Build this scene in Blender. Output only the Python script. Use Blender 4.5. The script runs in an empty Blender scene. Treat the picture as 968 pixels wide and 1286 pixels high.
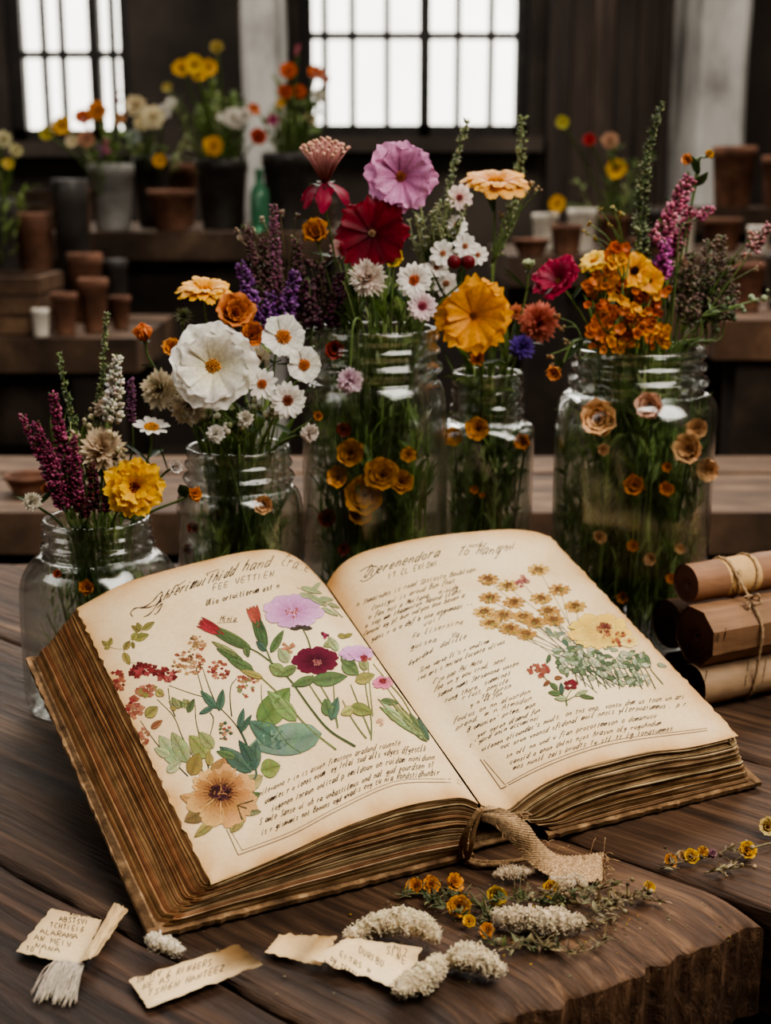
import bpy, bmesh, math, random
import numpy as np
from mathutils import Vector, Matrix, Quaternion, noise
from mathutils.bvhtree import BVHTree
R = random.Random(7)
SC = bpy.context.scene
COL = SC.collection
pi = math.pi
# ------------------------------------------------------------------ camera model (the photo is 968 x 1286)
ZT = 0.75            # table top height
HC = 0.32            # lens above the table
FPX = 1700.0
PITCH = math.atan((643 - 230) / FPX)
CP, SP = math.cos(PITCH), math.sin(PITCH)
EYE = Vector((0, 0, ZT + HC))

def ray(x, y):
    a = (x - 484) / FPX
    b = -(y - 643) / FPX
    return Vector((a, CP + b * SP, -SP + b * CP))

def gz(x, y, z=0.0):
    """point seen at pixel x,y at height z above the table top"""
    d = ray(x, y)
    return EYE + d * ((ZT + z - EYE.z) / d.z)

def at(x, y, Y):
    """point seen at pixel x,y at distance Y into the room"""
    d = ray(x, y)
    return EYE + d * (Y / d.y)

def mpp(Y):          # metres per pixel about there
    return (Y * CP + 0.15 * SP) / FPX

# ------------------------------------------------------------------ mesh builder
def lerp(a, b, t):
    return a + (b - a) * t

def mixc(a, b, t):
    return tuple(a[i] + (b[i] - a[i]) * t for i in range(3))

def jit(c, amt=0.12, rnd=R):
    k = 1 + rnd.uniform(-amt, amt)
    return tuple(max(0.0, min(1.0, x * k * (1 + rnd.uniform(-amt, amt) * 0.35))) for x in c)

def s2l(r, g, b):
    """sRGB 0-255 to linear"""
    def f(u):
        u /= 255.0
        return u / 12.92 if u <= 0.04045 else ((u + 0.055) / 1.055) ** 2.4
    return (f(r), f(g), f(b))

class MB:
    def __init__(self):
        self.v, self.f, self.c = [], [], []

    def add(self, vs, fs, cols):
        o = len(self.v)
        self.v.extend(tuple(p) for p in vs)
        if isinstance(cols, tuple):
            cols = [cols] * len(vs)
        self.c.extend(cols)
        self.f.extend(tuple(i + o for i in f) for f in fs)

    def grid(self, rows, cols, flip=False, close=False):
        """rows: list of equally long point lists; cols: the same of colours, or one colour"""
        n, m = len(rows), len(rows[0])
        vs = [p for r in rows for p in r]
        cs = cols if isinstance(cols, tuple) else [c for r in cols for c in r]
        fs = []
        for i in range(n - 1):
            for j in range(m if close else m - 1):
                k = (j + 1) % m
                q = (i * m + j, i * m + k, (i + 1) * m + k, (i + 1) * m + j)
                fs.append(q[::-1] if flip else q)
        self.add(vs, fs, cs)

    def tube(self, pts, r, col, n=6, cap=True):
        pts = [Vector(p) for p in pts]
        m = len(pts)
        if m < 2:
            return
        rr = r if isinstance(r, (list, tuple)) else [r] * m
        cc = col if isinstance(col, list) else [col] * m
        rows, crow = [], []
        prev = None
        for i, p in enumerate(pts):
            t = (pts[min(i + 1, m - 1)] - pts[max(i - 1, 0)])
            if t.length < 1e-9:
                t = Vector((0, 0, 1))
            t.normalize()
            if prev is None:
                a = Vector((0, 0, 1)) if abs(t.z) < 0.9 else Vector((1, 0, 0))
                u = t.cross(a).normalized()
            else:
                u = (prev - t * prev.dot(t))
                u = u.normalized() if u.length > 1e-6 else t.orthogonal().normalized()
            prev = u
            w = t.cross(u)
            rows.append([p + (u * math.cos(2 * pi * k / n) + w * math.sin(2 * pi * k / n)) * rr[i] for k in range(n)])
            crow.append([cc[i]] * n)
        o = len(self.v)
        self.grid(rows, crow, close=True)
        if cap:
            self.f.append(tuple(o + k for k in range(n))[::-1])
            self.f.append(tuple(o + (m - 1) * n + k for k in range(n)))

    def blob(self, c, r, col, lat=4, lon=6, Q=None, col2=None):
        c = Vector(c)
        if not isinstance(r, (tuple, list)):
            r = (r, r, r)
        vs, cs, fs = [], [], []
        def put(x, y, z):
            p = Vector((x * r[0], y * r[1], z * r[2]))
            if Q is not None:
                p = Q @ p
            vs.append(c + p)
            cs.append(mixc(col, col2, (z + 1) / 2) if col2 else col)
        put(0, 0, -1)
        for i in range(1, lat):
            th = pi * i / lat
            for k in range(lon):
                ph = 2 * pi * k / lon
                put(math.sin(th) * math.cos(ph), math.sin(th) * math.sin(ph), -math.cos(th))
        put(0, 0, 1)
        for k in range(lon):
            fs.append((0, 1 + (k + 1) % lon, 1 + k))
        for i in range(lat - 2):
            for k in range(lon):
                a = 1 + i * lon + k
                b = 1 + i * lon + (k + 1) % lon
                fs.append((a, b, b + lon, a + lon))
        e = len(vs) - 1
        s = 1 + (lat - 2) * lon
        for k in range(lon):
            fs.append((s + k, s + (k + 1) % lon, e))
        self.add(vs, fs, cs)

    def box(self, lo, hi, col, M=None):
        x0, y0, z0 = lo
        x1, y1, z1 = hi
        vs = [Vector(p) for p in ((x0, y0, z0), (x1, y0, z0), (x1, y1, z0), (x0, y1, z0), (x0, y0, z1), (x1, y0, z1), (x1, y1, z1), (x0, y1, z1))]
        if M is not None:
            vs = [M @ p for p in vs]
        self.add(vs, [(0, 3, 2, 1), (4, 5, 6, 7), (0, 1, 5, 4), (1, 2, 6, 5), (2, 3, 7, 6), (3, 0, 4, 7)], col)

    def petal(self, M, L, W, cin, cout, cup=0.15, curl=0.0, tip=0.2, notch=0.0, base=0.15, ruffle=0.0, chan=0.1,
              nx=6, ny=7, streak=0.12, ph=0.0, wmax=0.72, pointed=False, mid=None):
        rows, cols = [], []
        for j in range(ny + 1):
            v = j / ny
            if pointed:
                w = W * max(0.02, math.sin(pi * min(1, (0.06 + 0.94 * v)) ** 0.8) ** 0.9) if v < 1 else W * 0.02
            else:
                w = W * (base + (1 - base) * min(1.0, (v / wmax)) ** 0.85)
                if v > wmax:
                    k = (v - wmax) / (1 - wmax)
                    w *= math.sqrt(max(0.0, 1 - 0.70 * k * k))
            row, crow = [], []
            for i in range(nx + 1):
                u = -1 + 2 * i / nx
                y = L * v * (1 - tip * u * u * v)
                if notch:
                    y += L * notch * v ** 4 * math.cos(u * 7 + ph)
                z = L * (cup * v * v - curl * v ** 4) + W * chan * u * u * (0.4 + 0.6 * v)
                if ruffle:
                    z += L * ruffle * v * v * math.sin(u * 6.5 + ph * 3 + v * 2)
                row.append(M @ Vector((u * w, y, z)))
                t = v ** 0.75
                c = mixc(cin, cout, t) if mid is None else (mixc(cin, mid, t * 2) if t < 0.5 else mixc(mid, cout, t * 2 - 1))
                k = 1 - streak * (0.5 + 0.5 * math.cos(u * 14 + ph)) - streak * 0.7 * math.exp(-u * u * 30) * (1 - v)
                crow.append((c[0] * k, c[1] * k, c[2] * k))
            rows.append(row)
            cols.append(crow)
        self.grid(rows, cols)

    def build(self, name, m, parent=None, loc=None, rot=None, smooth=True):
        me = bpy.data.meshes.new(name)
        me.from_pydata(self.v, [], self.f)
        a = me.color_attributes.new('Col', 'FLOAT_COLOR', 'POINT')
        buf = np.ones((len(self.v), 4), dtype=np.float32)
        buf[:, :3] = np.array(self.c, dtype=np.float32).reshape(-1, 3)
        a.data.foreach_set('color', buf.ravel())
        if smooth:
            me.polygons.foreach_set('use_smooth', [True] * len(me.polygons))
        me.materials.append(m)
        me.update()
        o = bpy.data.objects.new(name, me)
        COL.objects.link(o)
        if parent is not None:
            o.parent = parent
        if loc is not None:
            o.location = loc
        if rot is not None:
            o.rotation_mode = 'QUATERNION'
            o.rotation_quaternion = rot
        return o

def tag(o, label=None, cat=None, group=None, kind=None):
    if label: o['label'] = label
    if cat: o['category'] = cat
    if group: o['group'] = group
    if kind: o['kind'] = kind
    return o

def empty(name, loc, label, cat, group=None):
    o = bpy.data.objects.new(name, None)
    o.empty_display_size = 0.02
    COL.objects.link(o)
    o.location = loc
    return tag(o, label, cat, group)

def lathe(mb, prof, col, n=32, c=(0, 0, 0), rfun=None):
    """prof: list of (radius, z); c: centre; col may be a list per row"""
    rows, cr = [], []
    for i, (r, z) in enumerate(prof):
        row = []
        for k in range(n):
            th = 2 * pi * k / n
            q = r * (rfun(th, z, i) if rfun else 1)
            row.append((c[0] + q * math.cos(th), c[1] + q * math.sin(th), c[2] + z))
        rows.append(row)
        cr.append([col[i] if isinstance(col, list) else col] * n)
    mb.grid(rows, cr, close=True)

def spline(pts, n=12):
    """Catmull-Rom through the points"""
    P = [Vector(p) for p in pts]
    if len(P) == 2:
        return [P[0].lerp(P[1], k / n) for k in range(n + 1)]
    out = []
    for i in range(len(P) - 1):
        p0 = P[i - 1] if i > 0 else P[0] * 2 - P[1]
        p1, p2 = P[i], P[i + 1]
        p3 = P[i + 2] if i + 2 < len(P) else P[-1] * 2 - P[-2]
        for k in range(n):
            t = k / n
            out.append(0.5 * ((2 * p1) + (p2 - p0) * t + (2 * p0 - 5 * p1 + 4 * p2 - p3) * t * t + (3 * p1 - p0 - 3 * p2 + p3) * t ** 3))
    out.append(P[-1].copy())
    return out

# ------------------------------------------------------------------ materials
def newmat(name):
    m = bpy.data.materials.new(name)
    m.use_nodes = True
    nt = m.node_tree
    nt.nodes.clear()
    out = nt.nodes.new('ShaderNodeOutputMaterial')
    return m, nt, out

def nd(nt, typ, **kw):
    n = nt.nodes.new(typ)
    for k, v in kw.items():
        if k.startswith('i_'):
            n.inputs[k[2:].replace('_', ' ')].default_value = v
        else:
            setattr(n, k, v)
    return n

def ramp(nt, fac, stops):
    r = nt.nodes.new('ShaderNodeValToRGB')
    e = r.color_ramp.elements
    while len(e) > 1:
        e.remove(e[-1])
    e[0].position = stops[0][0]
    e[0].color = (*stops[0][1], 1)
    for p, c in stops[1:]:
        k = e.new(p)
        k.color = (*c, 1)
    nt.links.new(fac, r.inputs[0])
    return r.outputs[0]

def mixn(nt, typ, fac, a, b):
    m = nt.nodes.new('ShaderNodeMix')
    m.data_type = 'RGBA'
    m.blend_type = typ
    for sock, v in ((m.inputs[0], fac), (m.inputs[6], a), (m.inputs[7], b)):
        if isinstance(v, (int, float)):
            sock.default_value = v
        elif isinstance(v, tuple):
            sock.default_value = (*v, 1) if len(v) == 3 else v
        else:
            nt.links.new(v, sock)
    return m.outputs[2]

def coords(nt, scale=(1, 1, 1), rot=(0, 0, 0), kind='Object'):
    tc = nt.nodes.new('ShaderNodeTexCoord')
    mp = nt.nodes.new('ShaderNodeMapping')
    src = tc.outputs[kind]
    if any(rot):
        m0 = nt.nodes.new('ShaderNodeMapping')
        m0.inputs['Rotation'].default_value = rot
        nt.links.new(src, m0.inputs[0])
        src = m0.outputs[0]
    mp.inputs['Scale'].default_value = scale
    nt.links.new(src, mp.inputs[0])
    return mp.outputs[0]

def noi(nt, vec, scale, detail=4, rough=0.55, dist=0.0):
    n = nd(nt, 'ShaderNodeTexNoise', i_Scale=scale, i_Detail=detail, i_Roughness=rough, i_Distortion=dist)
    nt.links.new(vec, n.inputs['Vector'])
    return n.outputs['Fac']

def bump(nt, h, strength=0.3, dist=0.001):
    b = nd(nt, 'ShaderNodeBump', i_Strength=strength, i_Distance=dist)
    nt.links.new(h, b.inputs['Height'])
    return b.outputs[0]

def plant_mat(name, rough=0.5, transl=0.25, nscale=350, amt=0.35, spec=0.3, sheen=0.0):
    m, nt, out = newmat(name)
    at_ = nd(nt, 'ShaderNodeAttribute', attribute_name='Col')
    n = noi(nt, coords(nt), nscale, 3)
    v = ramp(nt, n, [(0.3, (1 - amt,) * 3), (0.7, (1 + amt * 0.4,) * 3)])
    c = mixn(nt, 'MULTIPLY', 1.0, at_.outputs['Color'], v)
    p = nd(nt, 'ShaderNodeBsdfPrincipled', i_Roughness=rough)
    p.inputs['Specular IOR Level'].default_value = spec
    p.inputs['Sheen Weight'].default_value = sheen
    nt.links.new(c, p.inputs['Base Color'])
    nt.links.new(bump(nt, n, 0.25, 0.0004), p.inputs['Normal'])
    if transl:
        t = nd(nt, 'ShaderNodeBsdfTranslucent')
        nt.links.new(c, t.inputs[0])
        mx = nd(nt, 'ShaderNodeMixShader', i_Fac=transl)
        nt.links.new(p.outputs[0], mx.inputs[1])
        nt.links.new(t.outputs[0], mx.inputs[2])
        nt.links.new(mx.outputs[0], out.inputs[0])
    else:
        nt.links.new(p.outputs[0], out.inputs[0])
    return m

def simple_mat(name, stops, scale=20, stretch=(1, 1, 1), rough=0.6, bstr=0.3, bdist=0.002, metal=0.0, rot=(0, 0, 0), detail=5, spec=0.4, vcol=False):
    m, nt, out = newmat(name)
    n = noi(nt, coords(nt, stretch, rot), scale, detail, 0.6)
    c = ramp(nt, n, stops)
    if vcol:
        c = mixn(nt, 'MULTIPLY', 1.0, c, nd(nt, 'ShaderNodeAttribute', attribute_name='Col').outputs['Color'])
    p = nd(nt, 'ShaderNodeBsdfPrincipled', i_Roughness=rough, i_Metallic=metal)
    p.inputs['Specular IOR Level'].default_value = spec
    nt.links.new(c, p.inputs['Base Color'])
    nt.links.new(bump(nt, n, bstr, bdist), p.inputs['Normal'])
    nt.links.new(p.outputs[0], out.inputs[0])
    return m

def wood_mat(name, dark, mid, light, rot, scale=1.0, bstr=0.8, worn=None):
    """long grain along local X after turning by rot about Z"""
    m, nt, out = newmat(name)
    v1 = coords(nt, (7 * scale, 150 * scale, 60), (0, 0, rot))
    v2 = coords(nt, (3 * scale, 26 * scale, 10), (0, 0, rot))
    v3 = coords(nt, (5, 5, 5))
    fine = noi(nt, v1, 1.0, 6, 0.65, 0.6)
    broad = noi(nt, v2, 1.0, 5, 0.6, 1.2)
    patch = noi(nt, v3, 1.6, 4, 0.6)
    c1 = ramp(nt, fine, [(0.25, dark), (0.52, mid), (0.8, light)])
    c2 = ramp(nt, broad, [(0.3, (0.35, 0.33, 0.31)), (0.55, (1, 1, 1)), (0.8, (1.15, 1.12, 1.08))])
    c = mixn(nt, 'MULTIPLY', 0.85, c1, c2)
    c = mixn(nt, 'MULTIPLY', 0.8, c, ramp(nt, patch, [(0.35, (0.5, 0.47, 0.45)), (0.65, (1.1, 1.08, 1.05))]))
    c = mixn(nt, 'MULTIPLY', 1.0, c, nd(nt, 'ShaderNodeAttribute', attribute_name='Col').outputs['Color'])
    p = nd(nt, 'ShaderNodeBsdfPrincipled', i_Roughness=0.62)
    p.inputs['Specular IOR Level'].default_value = 0.35
    nt.links.new(c, p.inputs['Base Color'])
    add = nd(nt, 'ShaderNodeMath', operation='ADD')
    nt.links.new(fine, add.inputs[0])
    nt.links.new(broad, add.inputs[1])
    nt.links.new(bump(nt, add.outputs[0], bstr, 0.0022), p.inputs['Normal'])
    nt.links.new(p.outputs[0], out.inputs[0])
    return m

def glass_mat(name, tint=(0.975, 0.99, 0.98), rough=0.0, clear=0.78):
    """thin-walled jar glass: mostly see-through, some true refraction, mirror-like toward grazing angles, slightly wavy"""
    m, nt, out = newmat(name)
    n = noi(nt, coords(nt, (34, 34, 16)), 1.0, 2)
    nb = bump(nt, n, 0.35, 0.005)
    g = nd(nt, 'ShaderNodeBsdfGlass', i_Roughness=rough, i_IOR=1.3)
    g.inputs['Color'].default_value = (*tint, 1)
    nt.links.new(nb, g.inputs['Normal'])
    tr = nd(nt, 'ShaderNodeBsdfTransparent')
    tr.inputs[0].default_value = (*tint, 1)
    mx = nd(nt, 'ShaderNodeMixShader', i_Fac=clear)
    nt.links.new(g.outputs[0], mx.inputs[1])
    nt.links.new(tr.outputs[0], mx.inputs[2])
    gl = nd(nt, 'ShaderNodeBsdfGlossy', i_Roughness=0.13)
    nt.links.new(nb, gl.inputs['Normal'])
    lw = nd(nt, 'ShaderNodeLayerWeight', i_Blend=0.5)
    nt.links.new(nb, lw.inputs['Normal'])
    pw = nd(nt, 'ShaderNodeMath', operation='POWER'); pw.inputs[1].default_value = 2.6
    nt.links.new(lw.outputs['Facing'], pw.inputs[0])
    ma = nd(nt, 'ShaderNodeMath', operation='MULTIPLY_ADD'); ma.inputs[1].default_value = 0.72; ma.inputs[2].default_value = 0.06
    nt.links.new(pw.outputs[0], ma.inputs[0])
    fm = nd(nt, 'ShaderNodeMixShader')
    nt.links.new(ma.outputs[0], fm.inputs[0])
    nt.links.new(mx.outputs[0], fm.inputs[1])
    nt.links.new(gl.outputs[0], fm.inputs[2])
    nt.links.new(fm.outputs[0], out.inputs[0])
    return m

M_PETAL = plant_mat('petal_tissue', 0.5, 0.28, 420, 0.22)
M_CENTRE = plant_mat('flower_centre_pollen', 0.8, 0.0, 900, 0.4, 0.15)
M_LEAF = plant_mat('leaf_tissue', 0.45, 0.25, 260, 0.45)
M_STEM = plant_mat('stem_fibre', 0.5, 0.0, 500, 0.35)
M_GLASS = glass_mat('jar_glass')
# ================================================================== THE ROOM
M_PLASTER = simple_mat('stained_dark_plaster', [(0.25, (0.010, 0.008, 0.006)), (0.5, (0.035, 0.026, 0.020)), (0.8, (0.085, 0.066, 0.052))], 1.6, rough=0.85, bdist=0.01)
M_FLOOR = simple_mat('worn_floor_boards', [(0.3, (0.012, 0.008, 0.006)), (0.7, (0.06, 0.042, 0.03))], 3, (1, 12, 1), rough=0.6)
M_CEIL = simple_mat('sooty_ceiling', [(0.3, (0.02, 0.017, 0.014)), (0.7, (0.06, 0.05, 0.04))], 2, rough=0.9)
M_IRON = simple_mat('window_iron', [(0.3, (0.008, 0.007, 0.006)), (0.7, (0.03, 0.025, 0.02))], 20, rough=0.5, metal=0.3)
M_PILLAR = simple_mat('flaking_white_plaster', [(0.28, (0.10, 0.09, 0.08)), (0.5, (0.42, 0.40, 0.37)), (0.75, (0.62, 0.60, 0.56))], 3.5, (1, 1, 0.5), rough=0.85, bdist=0.01)
YW = 5.6            # back wall distance

def struct(name, mb, m):
    return tag(mb.build(name, m, smooth=False), kind='structure')

b = MB(); b.box((-4, -2.2, -0.1), (4, YW + 0.3, 0), (1, 1, 1)); struct('floor', b, M_FLOOR)
b = MB(); b.box((-4, -2.2, 3.6), (4, YW + 0.3, 3.7), (1, 1, 1)); struct('ceiling', b, M_CEIL)
b = MB(); b.box((-4.1, -2.2, 0), (-4, YW, 3.6), (1, 1, 1)); struct('wall_left', b, M_PLASTER)
b = MB(); b.box((4, -2.2, 0), (4.1, YW, 3.6), (1, 1, 1)); struct('wall_right', b, M_PLASTER)
b = MB(); b.box((-4, -2.3, 0), (4, -2.2, 3.6), (1, 1, 1)); struct('wall_front', b, M_PLASTER)
# window openings in the back wall, read off as x ranges there
def wx(px):
    return at(px, 100, YW).x
def wz(py):
    return at(484, py, YW).z
WIN = [(wx(8), wx(164), wz(178), 3.3), (wx(375), wx(665), wz(172), 3.3), (wx(1010), wx(1240), wz(172), 3.3)]
WIN = [(-2.75, -1.95, wz(178), 3.3)] + WIN
b = MB()
xs = -4.0
for (x0, x1, z0, z1) in WIN:
    b.box((xs, YW, 0), (x0, YW + 0.3, 3.6), (1, 1, 1))
    b.box((x0, YW, 0), (x1, YW + 0.3, z0), (1, 1, 1))
    b.box((x0, YW, z1), (x1, YW + 0.3, 3.6), (1, 1, 1))
    xs = x1
b.box((xs, YW, 0), (4, YW + 0.3, 3.6), (1, 1, 1))
struct('wall_back', b, M_PLASTER)
m, nt, out = newmat('dusty_window_pane')
_n = noi(nt, coords(nt), 4, 4)
_tr = nd(nt, 'ShaderNodeBsdfTransparent'); _gl = nd(nt, 'ShaderNodeBsdfGlossy', i_Roughness=0.1)
_c = ramp(nt, _n, [(0.3, (0.90, 0.89, 0.86)), (0.7, (1.0, 0.99, 0.97))])
nt.links.new(_c, _tr.inputs[0])
_mx = nd(nt, 'ShaderNodeMixShader', i_Fac=0.05)
nt.links.new(_tr.outputs[0], _mx.inputs[1]); nt.links.new(_gl.outputs[0], _mx.inputs[2]); nt.links.new(_mx.outputs[0], out.inputs[0])
M_PANE = m
bars = [
    ([0.5], [0.25, 0.75], [1.72, 2.3, 2.9]),
    ([(wx(115) - WIN[1][0]) / (WIN[1][1] - WIN[1][0])], [0.27, 0.42, 0.83], [wz(66), 2.15, 2.75]),
    ([(wx(534) - WIN[2][0]) / (WIN[2][1] - WIN[2][0])], [(wx(q) - WIN[2][0]) / (WIN[2][1] - WIN[2][0]) for q in (407, 442, 486, 576, 618)], [wz(42), 2.12, 2.75]),
    ([0.5], [0.25, 0.75], [wz(40), 2.2, 2.8]),
]
for k, ((x0, x1, z0, z1), (thick, thin, hz)) in enumerate(zip(WIN, bars)):
    w = bpy.data.objects.new('window_%d' % (k + 1), None); COL.objects.link(w); w.location = (x0, YW + 0.1, z0); w['kind'] = 'structure'
    W, H = x1 - x0, z1 - z0
    fr = MB()
    for lo, hi in (((0, -.03, 0), (.05, .03, H)), ((W - .05, -.03, 0), (W, .03, H)), ((0, -.03, 0), (W, .03, .05)), ((0, -.03, H - .05), (W, .03, H))):
        fr.box(lo, hi, (1, 1, 1))
    for t in thick: fr.box((t * W - .022, -.03, 0), (t * W + .022, .03, H), (1, 1, 1))
    for t in thin: fr.box((t * W - .013, -.014, 0), (t * W + .013, .014, H), (1, 1, 1))
    for z in hz: fr.box((0, -.018, z - z0 - .014), (W, .018, z - z0 + .014), (1, 1, 1))
    fr.build('window_frame', M_IRON, w, smooth=False)
    g = MB(); g.grid([[(0, 0.004, 0), (W, 0.004, 0)], [(0, 0.004, H), (W, 0.004, H)]], (1, 1, 1)); g.build('pane', M_PANE, w)
    s = MB(); s.box((-.05, -.2, -.06), (W + .05, .03, 0), (1, 1, 1)); s.build('window_sill', M_PLASTER, w, smooth=False)
# flaking white piers
def pier(name, px0, px1, Y, depth, label=None):
    a, c = at(px0, 100, Y).x, at(px1, 100, Y).x
    mb = MB()
    n = 24
    rows = []
    for i in range(n + 1):
        z = 3.6 * i / n
        j = 0.003 * math.sin(i * 2.1 + px0)
        rows.append([(a + j, Y + depth, z), (a + j, Y + .02, z), (a + .02 + j, Y, z), (c - .02 - j, Y, z), (c - j, Y + .02, z), (c - j, Y + depth, z)])
    mb.grid(rows, (1, 1, 1))
    return tag(mb.build(name, M_PILLAR, smooth=False), kind='structure')
pier('pillar', 303, 352, 5.2, 0.38)
pier('pillar', 880, 940, 4.9, 0.5)
# dark timber boards / door on the wall right of the middle window
b = MB()
for i in range(7):
    x0 = at(690, 100, 5.5).x + i * 0.085
    b.box((x0, 5.5, 0.05), (x0 + 0.08, 5.55 + 0.01 * (i % 2), 3.2), (0.8 + 0.25 * (i % 3),) * 3)
M_OLDWOOD = simple_mat('old_dark_boards', [(0.25, (0.012, 0.008, 0.006)), (0.55, (0.045, 0.030, 0.022)), (0.8, (0.10, 0.072, 0.055))], 4, (6, 6, 0.6), rough=0.75, vcol=True)
struct('trim_1', b, M_OLDWOOD)

# ================================================================== THE TABLE
PHI = math.radians(40)
G = Vector((math.cos(PHI), -math.sin(PHI), 0))       # grain
Wv = Vector((math.sin(PHI), math.cos(PHI), 0))       # across the planks
M_TABLE = wood_mat('weathered_table_wood', s2l(40, 27, 19), s2l(92, 68, 50), s2l(156, 124, 96), PHI, 1.0, 1.4)
M_TABLE2 = wood_mat('dark_bench_wood', s2l(30, 20, 14), s2l(66, 46, 33), s2l(104, 78, 58), 0.2, 1.0, 0.8)
tA = gz(860, 1100).dot(Wv)
tB = gz(290, 1232).dot(Wv)
table = empty('work_table', (0, 0.75, 0), 'old heavy wooden work table with rough thick planks carrying the open book', 'table')
e1, e2 = gz(566, 1286), gz(955, 1140)
ed = (e2 - e1).normalized()
en = Vector((ed.y, -ed.x, 0))          # outward, to the right and near
bounds = [tB - 0.36, tB - 0.17, tB, tA, tA + 0.15, tA + 0.31, tA + 0.47, tA + 0.64, tA + 0.82]
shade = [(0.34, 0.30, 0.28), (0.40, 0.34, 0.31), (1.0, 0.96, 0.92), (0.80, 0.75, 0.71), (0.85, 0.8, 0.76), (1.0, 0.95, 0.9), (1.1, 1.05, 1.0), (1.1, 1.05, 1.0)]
tb = MB()
for k in range(len(bounds) - 1):
    t0, t1 = bounds[k] + 0.0012, bounds[k + 1] - 0.0012
    fine = k in (1, 2, 3)
    ns, ntt = (330, 84) if fine else (90, 12)
    bm = bmesh.new()
    s0, s1 = -1.15, 0.62
    gridv = []
    for i in range(ns + 1):
        gridv.append([bm.verts.new(G * lerp(s0, s1, i / ns) + Wv * lerp(t0, t1, j / ntt)) for j in range(ntt + 1)])
    for i in range(ns):
        for j in range(ntt):
            bm.faces.new((gridv[i][j], gridv[i + 1][j], gridv[i + 1][j + 1], gridv[i][j + 1]))
    shift = 0.0 if k <= 2 else (0.10 if k == 3 else 0.14)
    planes = [((0, 1.13, 0), (0, 1, 0)), ((-0.78, 0, 0), (-1, 0, 0)), ((0.75, 0, 0), (1, 0, 0)), ((0, 0.20, 0), (0, -1, 0)), (tuple(e1 + en * shift), tuple(en))]
    if k <= 1:
        planes[-1] = (tuple(e1 + en * -0.012), tuple(en))
    for co, no in planes:
        bmesh.ops.bisect_plane(bm, geom=bm.verts[:] + bm.edges[:] + bm.faces[:], plane_co=co, plane_no=no, clear_outer=True)
    bmesh.ops.recalc_face_normals(bm, faces=bm.faces[:])
    if bm.faces and sum(f.normal.z for f in bm.faces) < 0:
        bmesh.ops.reverse_faces(bm, faces=bm.faces[:])
    for v in bm.verts:
        p = v.co.copy()
        s, t = p.dot(G), p.dot(Wv)
        d_seam = min(t - t0, t1 - t)
        d_end = (Vector(e1 + en * shift) - p).dot(en)
        q = noise.noise(Vector((s * 9, t * 60, k)))
        q2 = noise.noise(Vector((s * 25, t * 9, k + 5)))
        z = -0.0008 - 0.0008 * q
        if fine:
            z -= 0.0011 * abs(noise.noise(Vector((s * 11, t * 330 + 3 * noise.noise(Vector((s * 14, t * 20, 2))), k)))) * (1.5 if k == 2 else 0.8)
            z -= 0.0016 * max(0, noise.noise(Vector((s * 6, t * 120, k + 9))) - 0.25)
        z -= 0.0035 * max(0, 1 - d_seam / 0.006) ** 2 * (1.0 + 0.9 * q2)
        if d_end < 0.03:
            z -= 0.008 * max(0, 1 - d_end / 0.028) ** 2.0 * (1 + 0.5 * q2)
        # long cracks
        for (cs, ct, cl) in ((0.05, 0.03, 0.13), (-0.05, 0.075, 0.2), (0.12, 0.085, 0.08), (0.0, 0.055, 0.06)):
            if k == 2:
                u = (s - (tB + cs) - 0.15) / cl
                dt = abs(t - (t0 + ct) - 0.004 * math.sin(s * 60))
                if abs(u) < 1 and dt < 0.004:
                    z -= 0.004 * (1 - abs(u)) * (1 - dt / 0.004)
        v.co.z = z
        if d_end < 0.004:
            v.co += Vector(en) * 0.004 * noise.noise(Vector((t * 130, s * 5, 3)))
        if d_seam < 0.0005 and k == 2 and t < (t0 + t1) / 2:
            v.co -= Wv * 0.0035 * (0.5 + noise.noise(Vector((s * 55, 3, 1)))) - Wv * 0.0012
    be = [e for e in bm.edges if e.is_boundary]
    r = bmesh.ops.extrude_edge_only(bm, edges=be)
    for v in [g for g in r['geom'] if isinstance(g, bmesh.types.BMVert)]:
        v.co.z = -0.055
    bm.verts.ensure_lookup_table(); bm.verts.index_update()
    c0 = shade[k]
    vs, cs = [], []
    for v in bm.verts:
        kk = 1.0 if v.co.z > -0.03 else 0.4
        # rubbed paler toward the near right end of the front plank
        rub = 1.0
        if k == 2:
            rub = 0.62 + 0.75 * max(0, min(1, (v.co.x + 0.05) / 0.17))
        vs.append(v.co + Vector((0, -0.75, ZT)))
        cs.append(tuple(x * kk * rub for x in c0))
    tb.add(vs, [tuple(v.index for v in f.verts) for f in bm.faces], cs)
    bm.free()
o = tb.build('tabletop', M_TABLE, table, smooth=False)
o.data.polygons.foreach_set('use_smooth', [abs(p.normal.z) > 0.55 for p in o.data.polygons])
for sx, sy in ((-0.68, 0.3), (0.62, 0.78), (-0.68, 1.05), (0.62, 1.05)):
    b = MB(); b.box((sx - .045, sy - .795, 0), (sx + .045, sy - .705, ZT - 0.06), (0.6, 0.55, 0.5)); b.build('leg', M_TABLE2, table, smooth=False)
b = MB()
for i in range(6):
    b.box((-0.74, 0.18 + i * 0.16 - .75, ZT - 0.19), (0.72, 0.33 + i * 0.16 - .75, ZT - 0.16), (1.0 + 0.12 * (i % 2),) * 3)
b.build('shelf_board', M_TABLE2, table, smooth=False)
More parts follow.
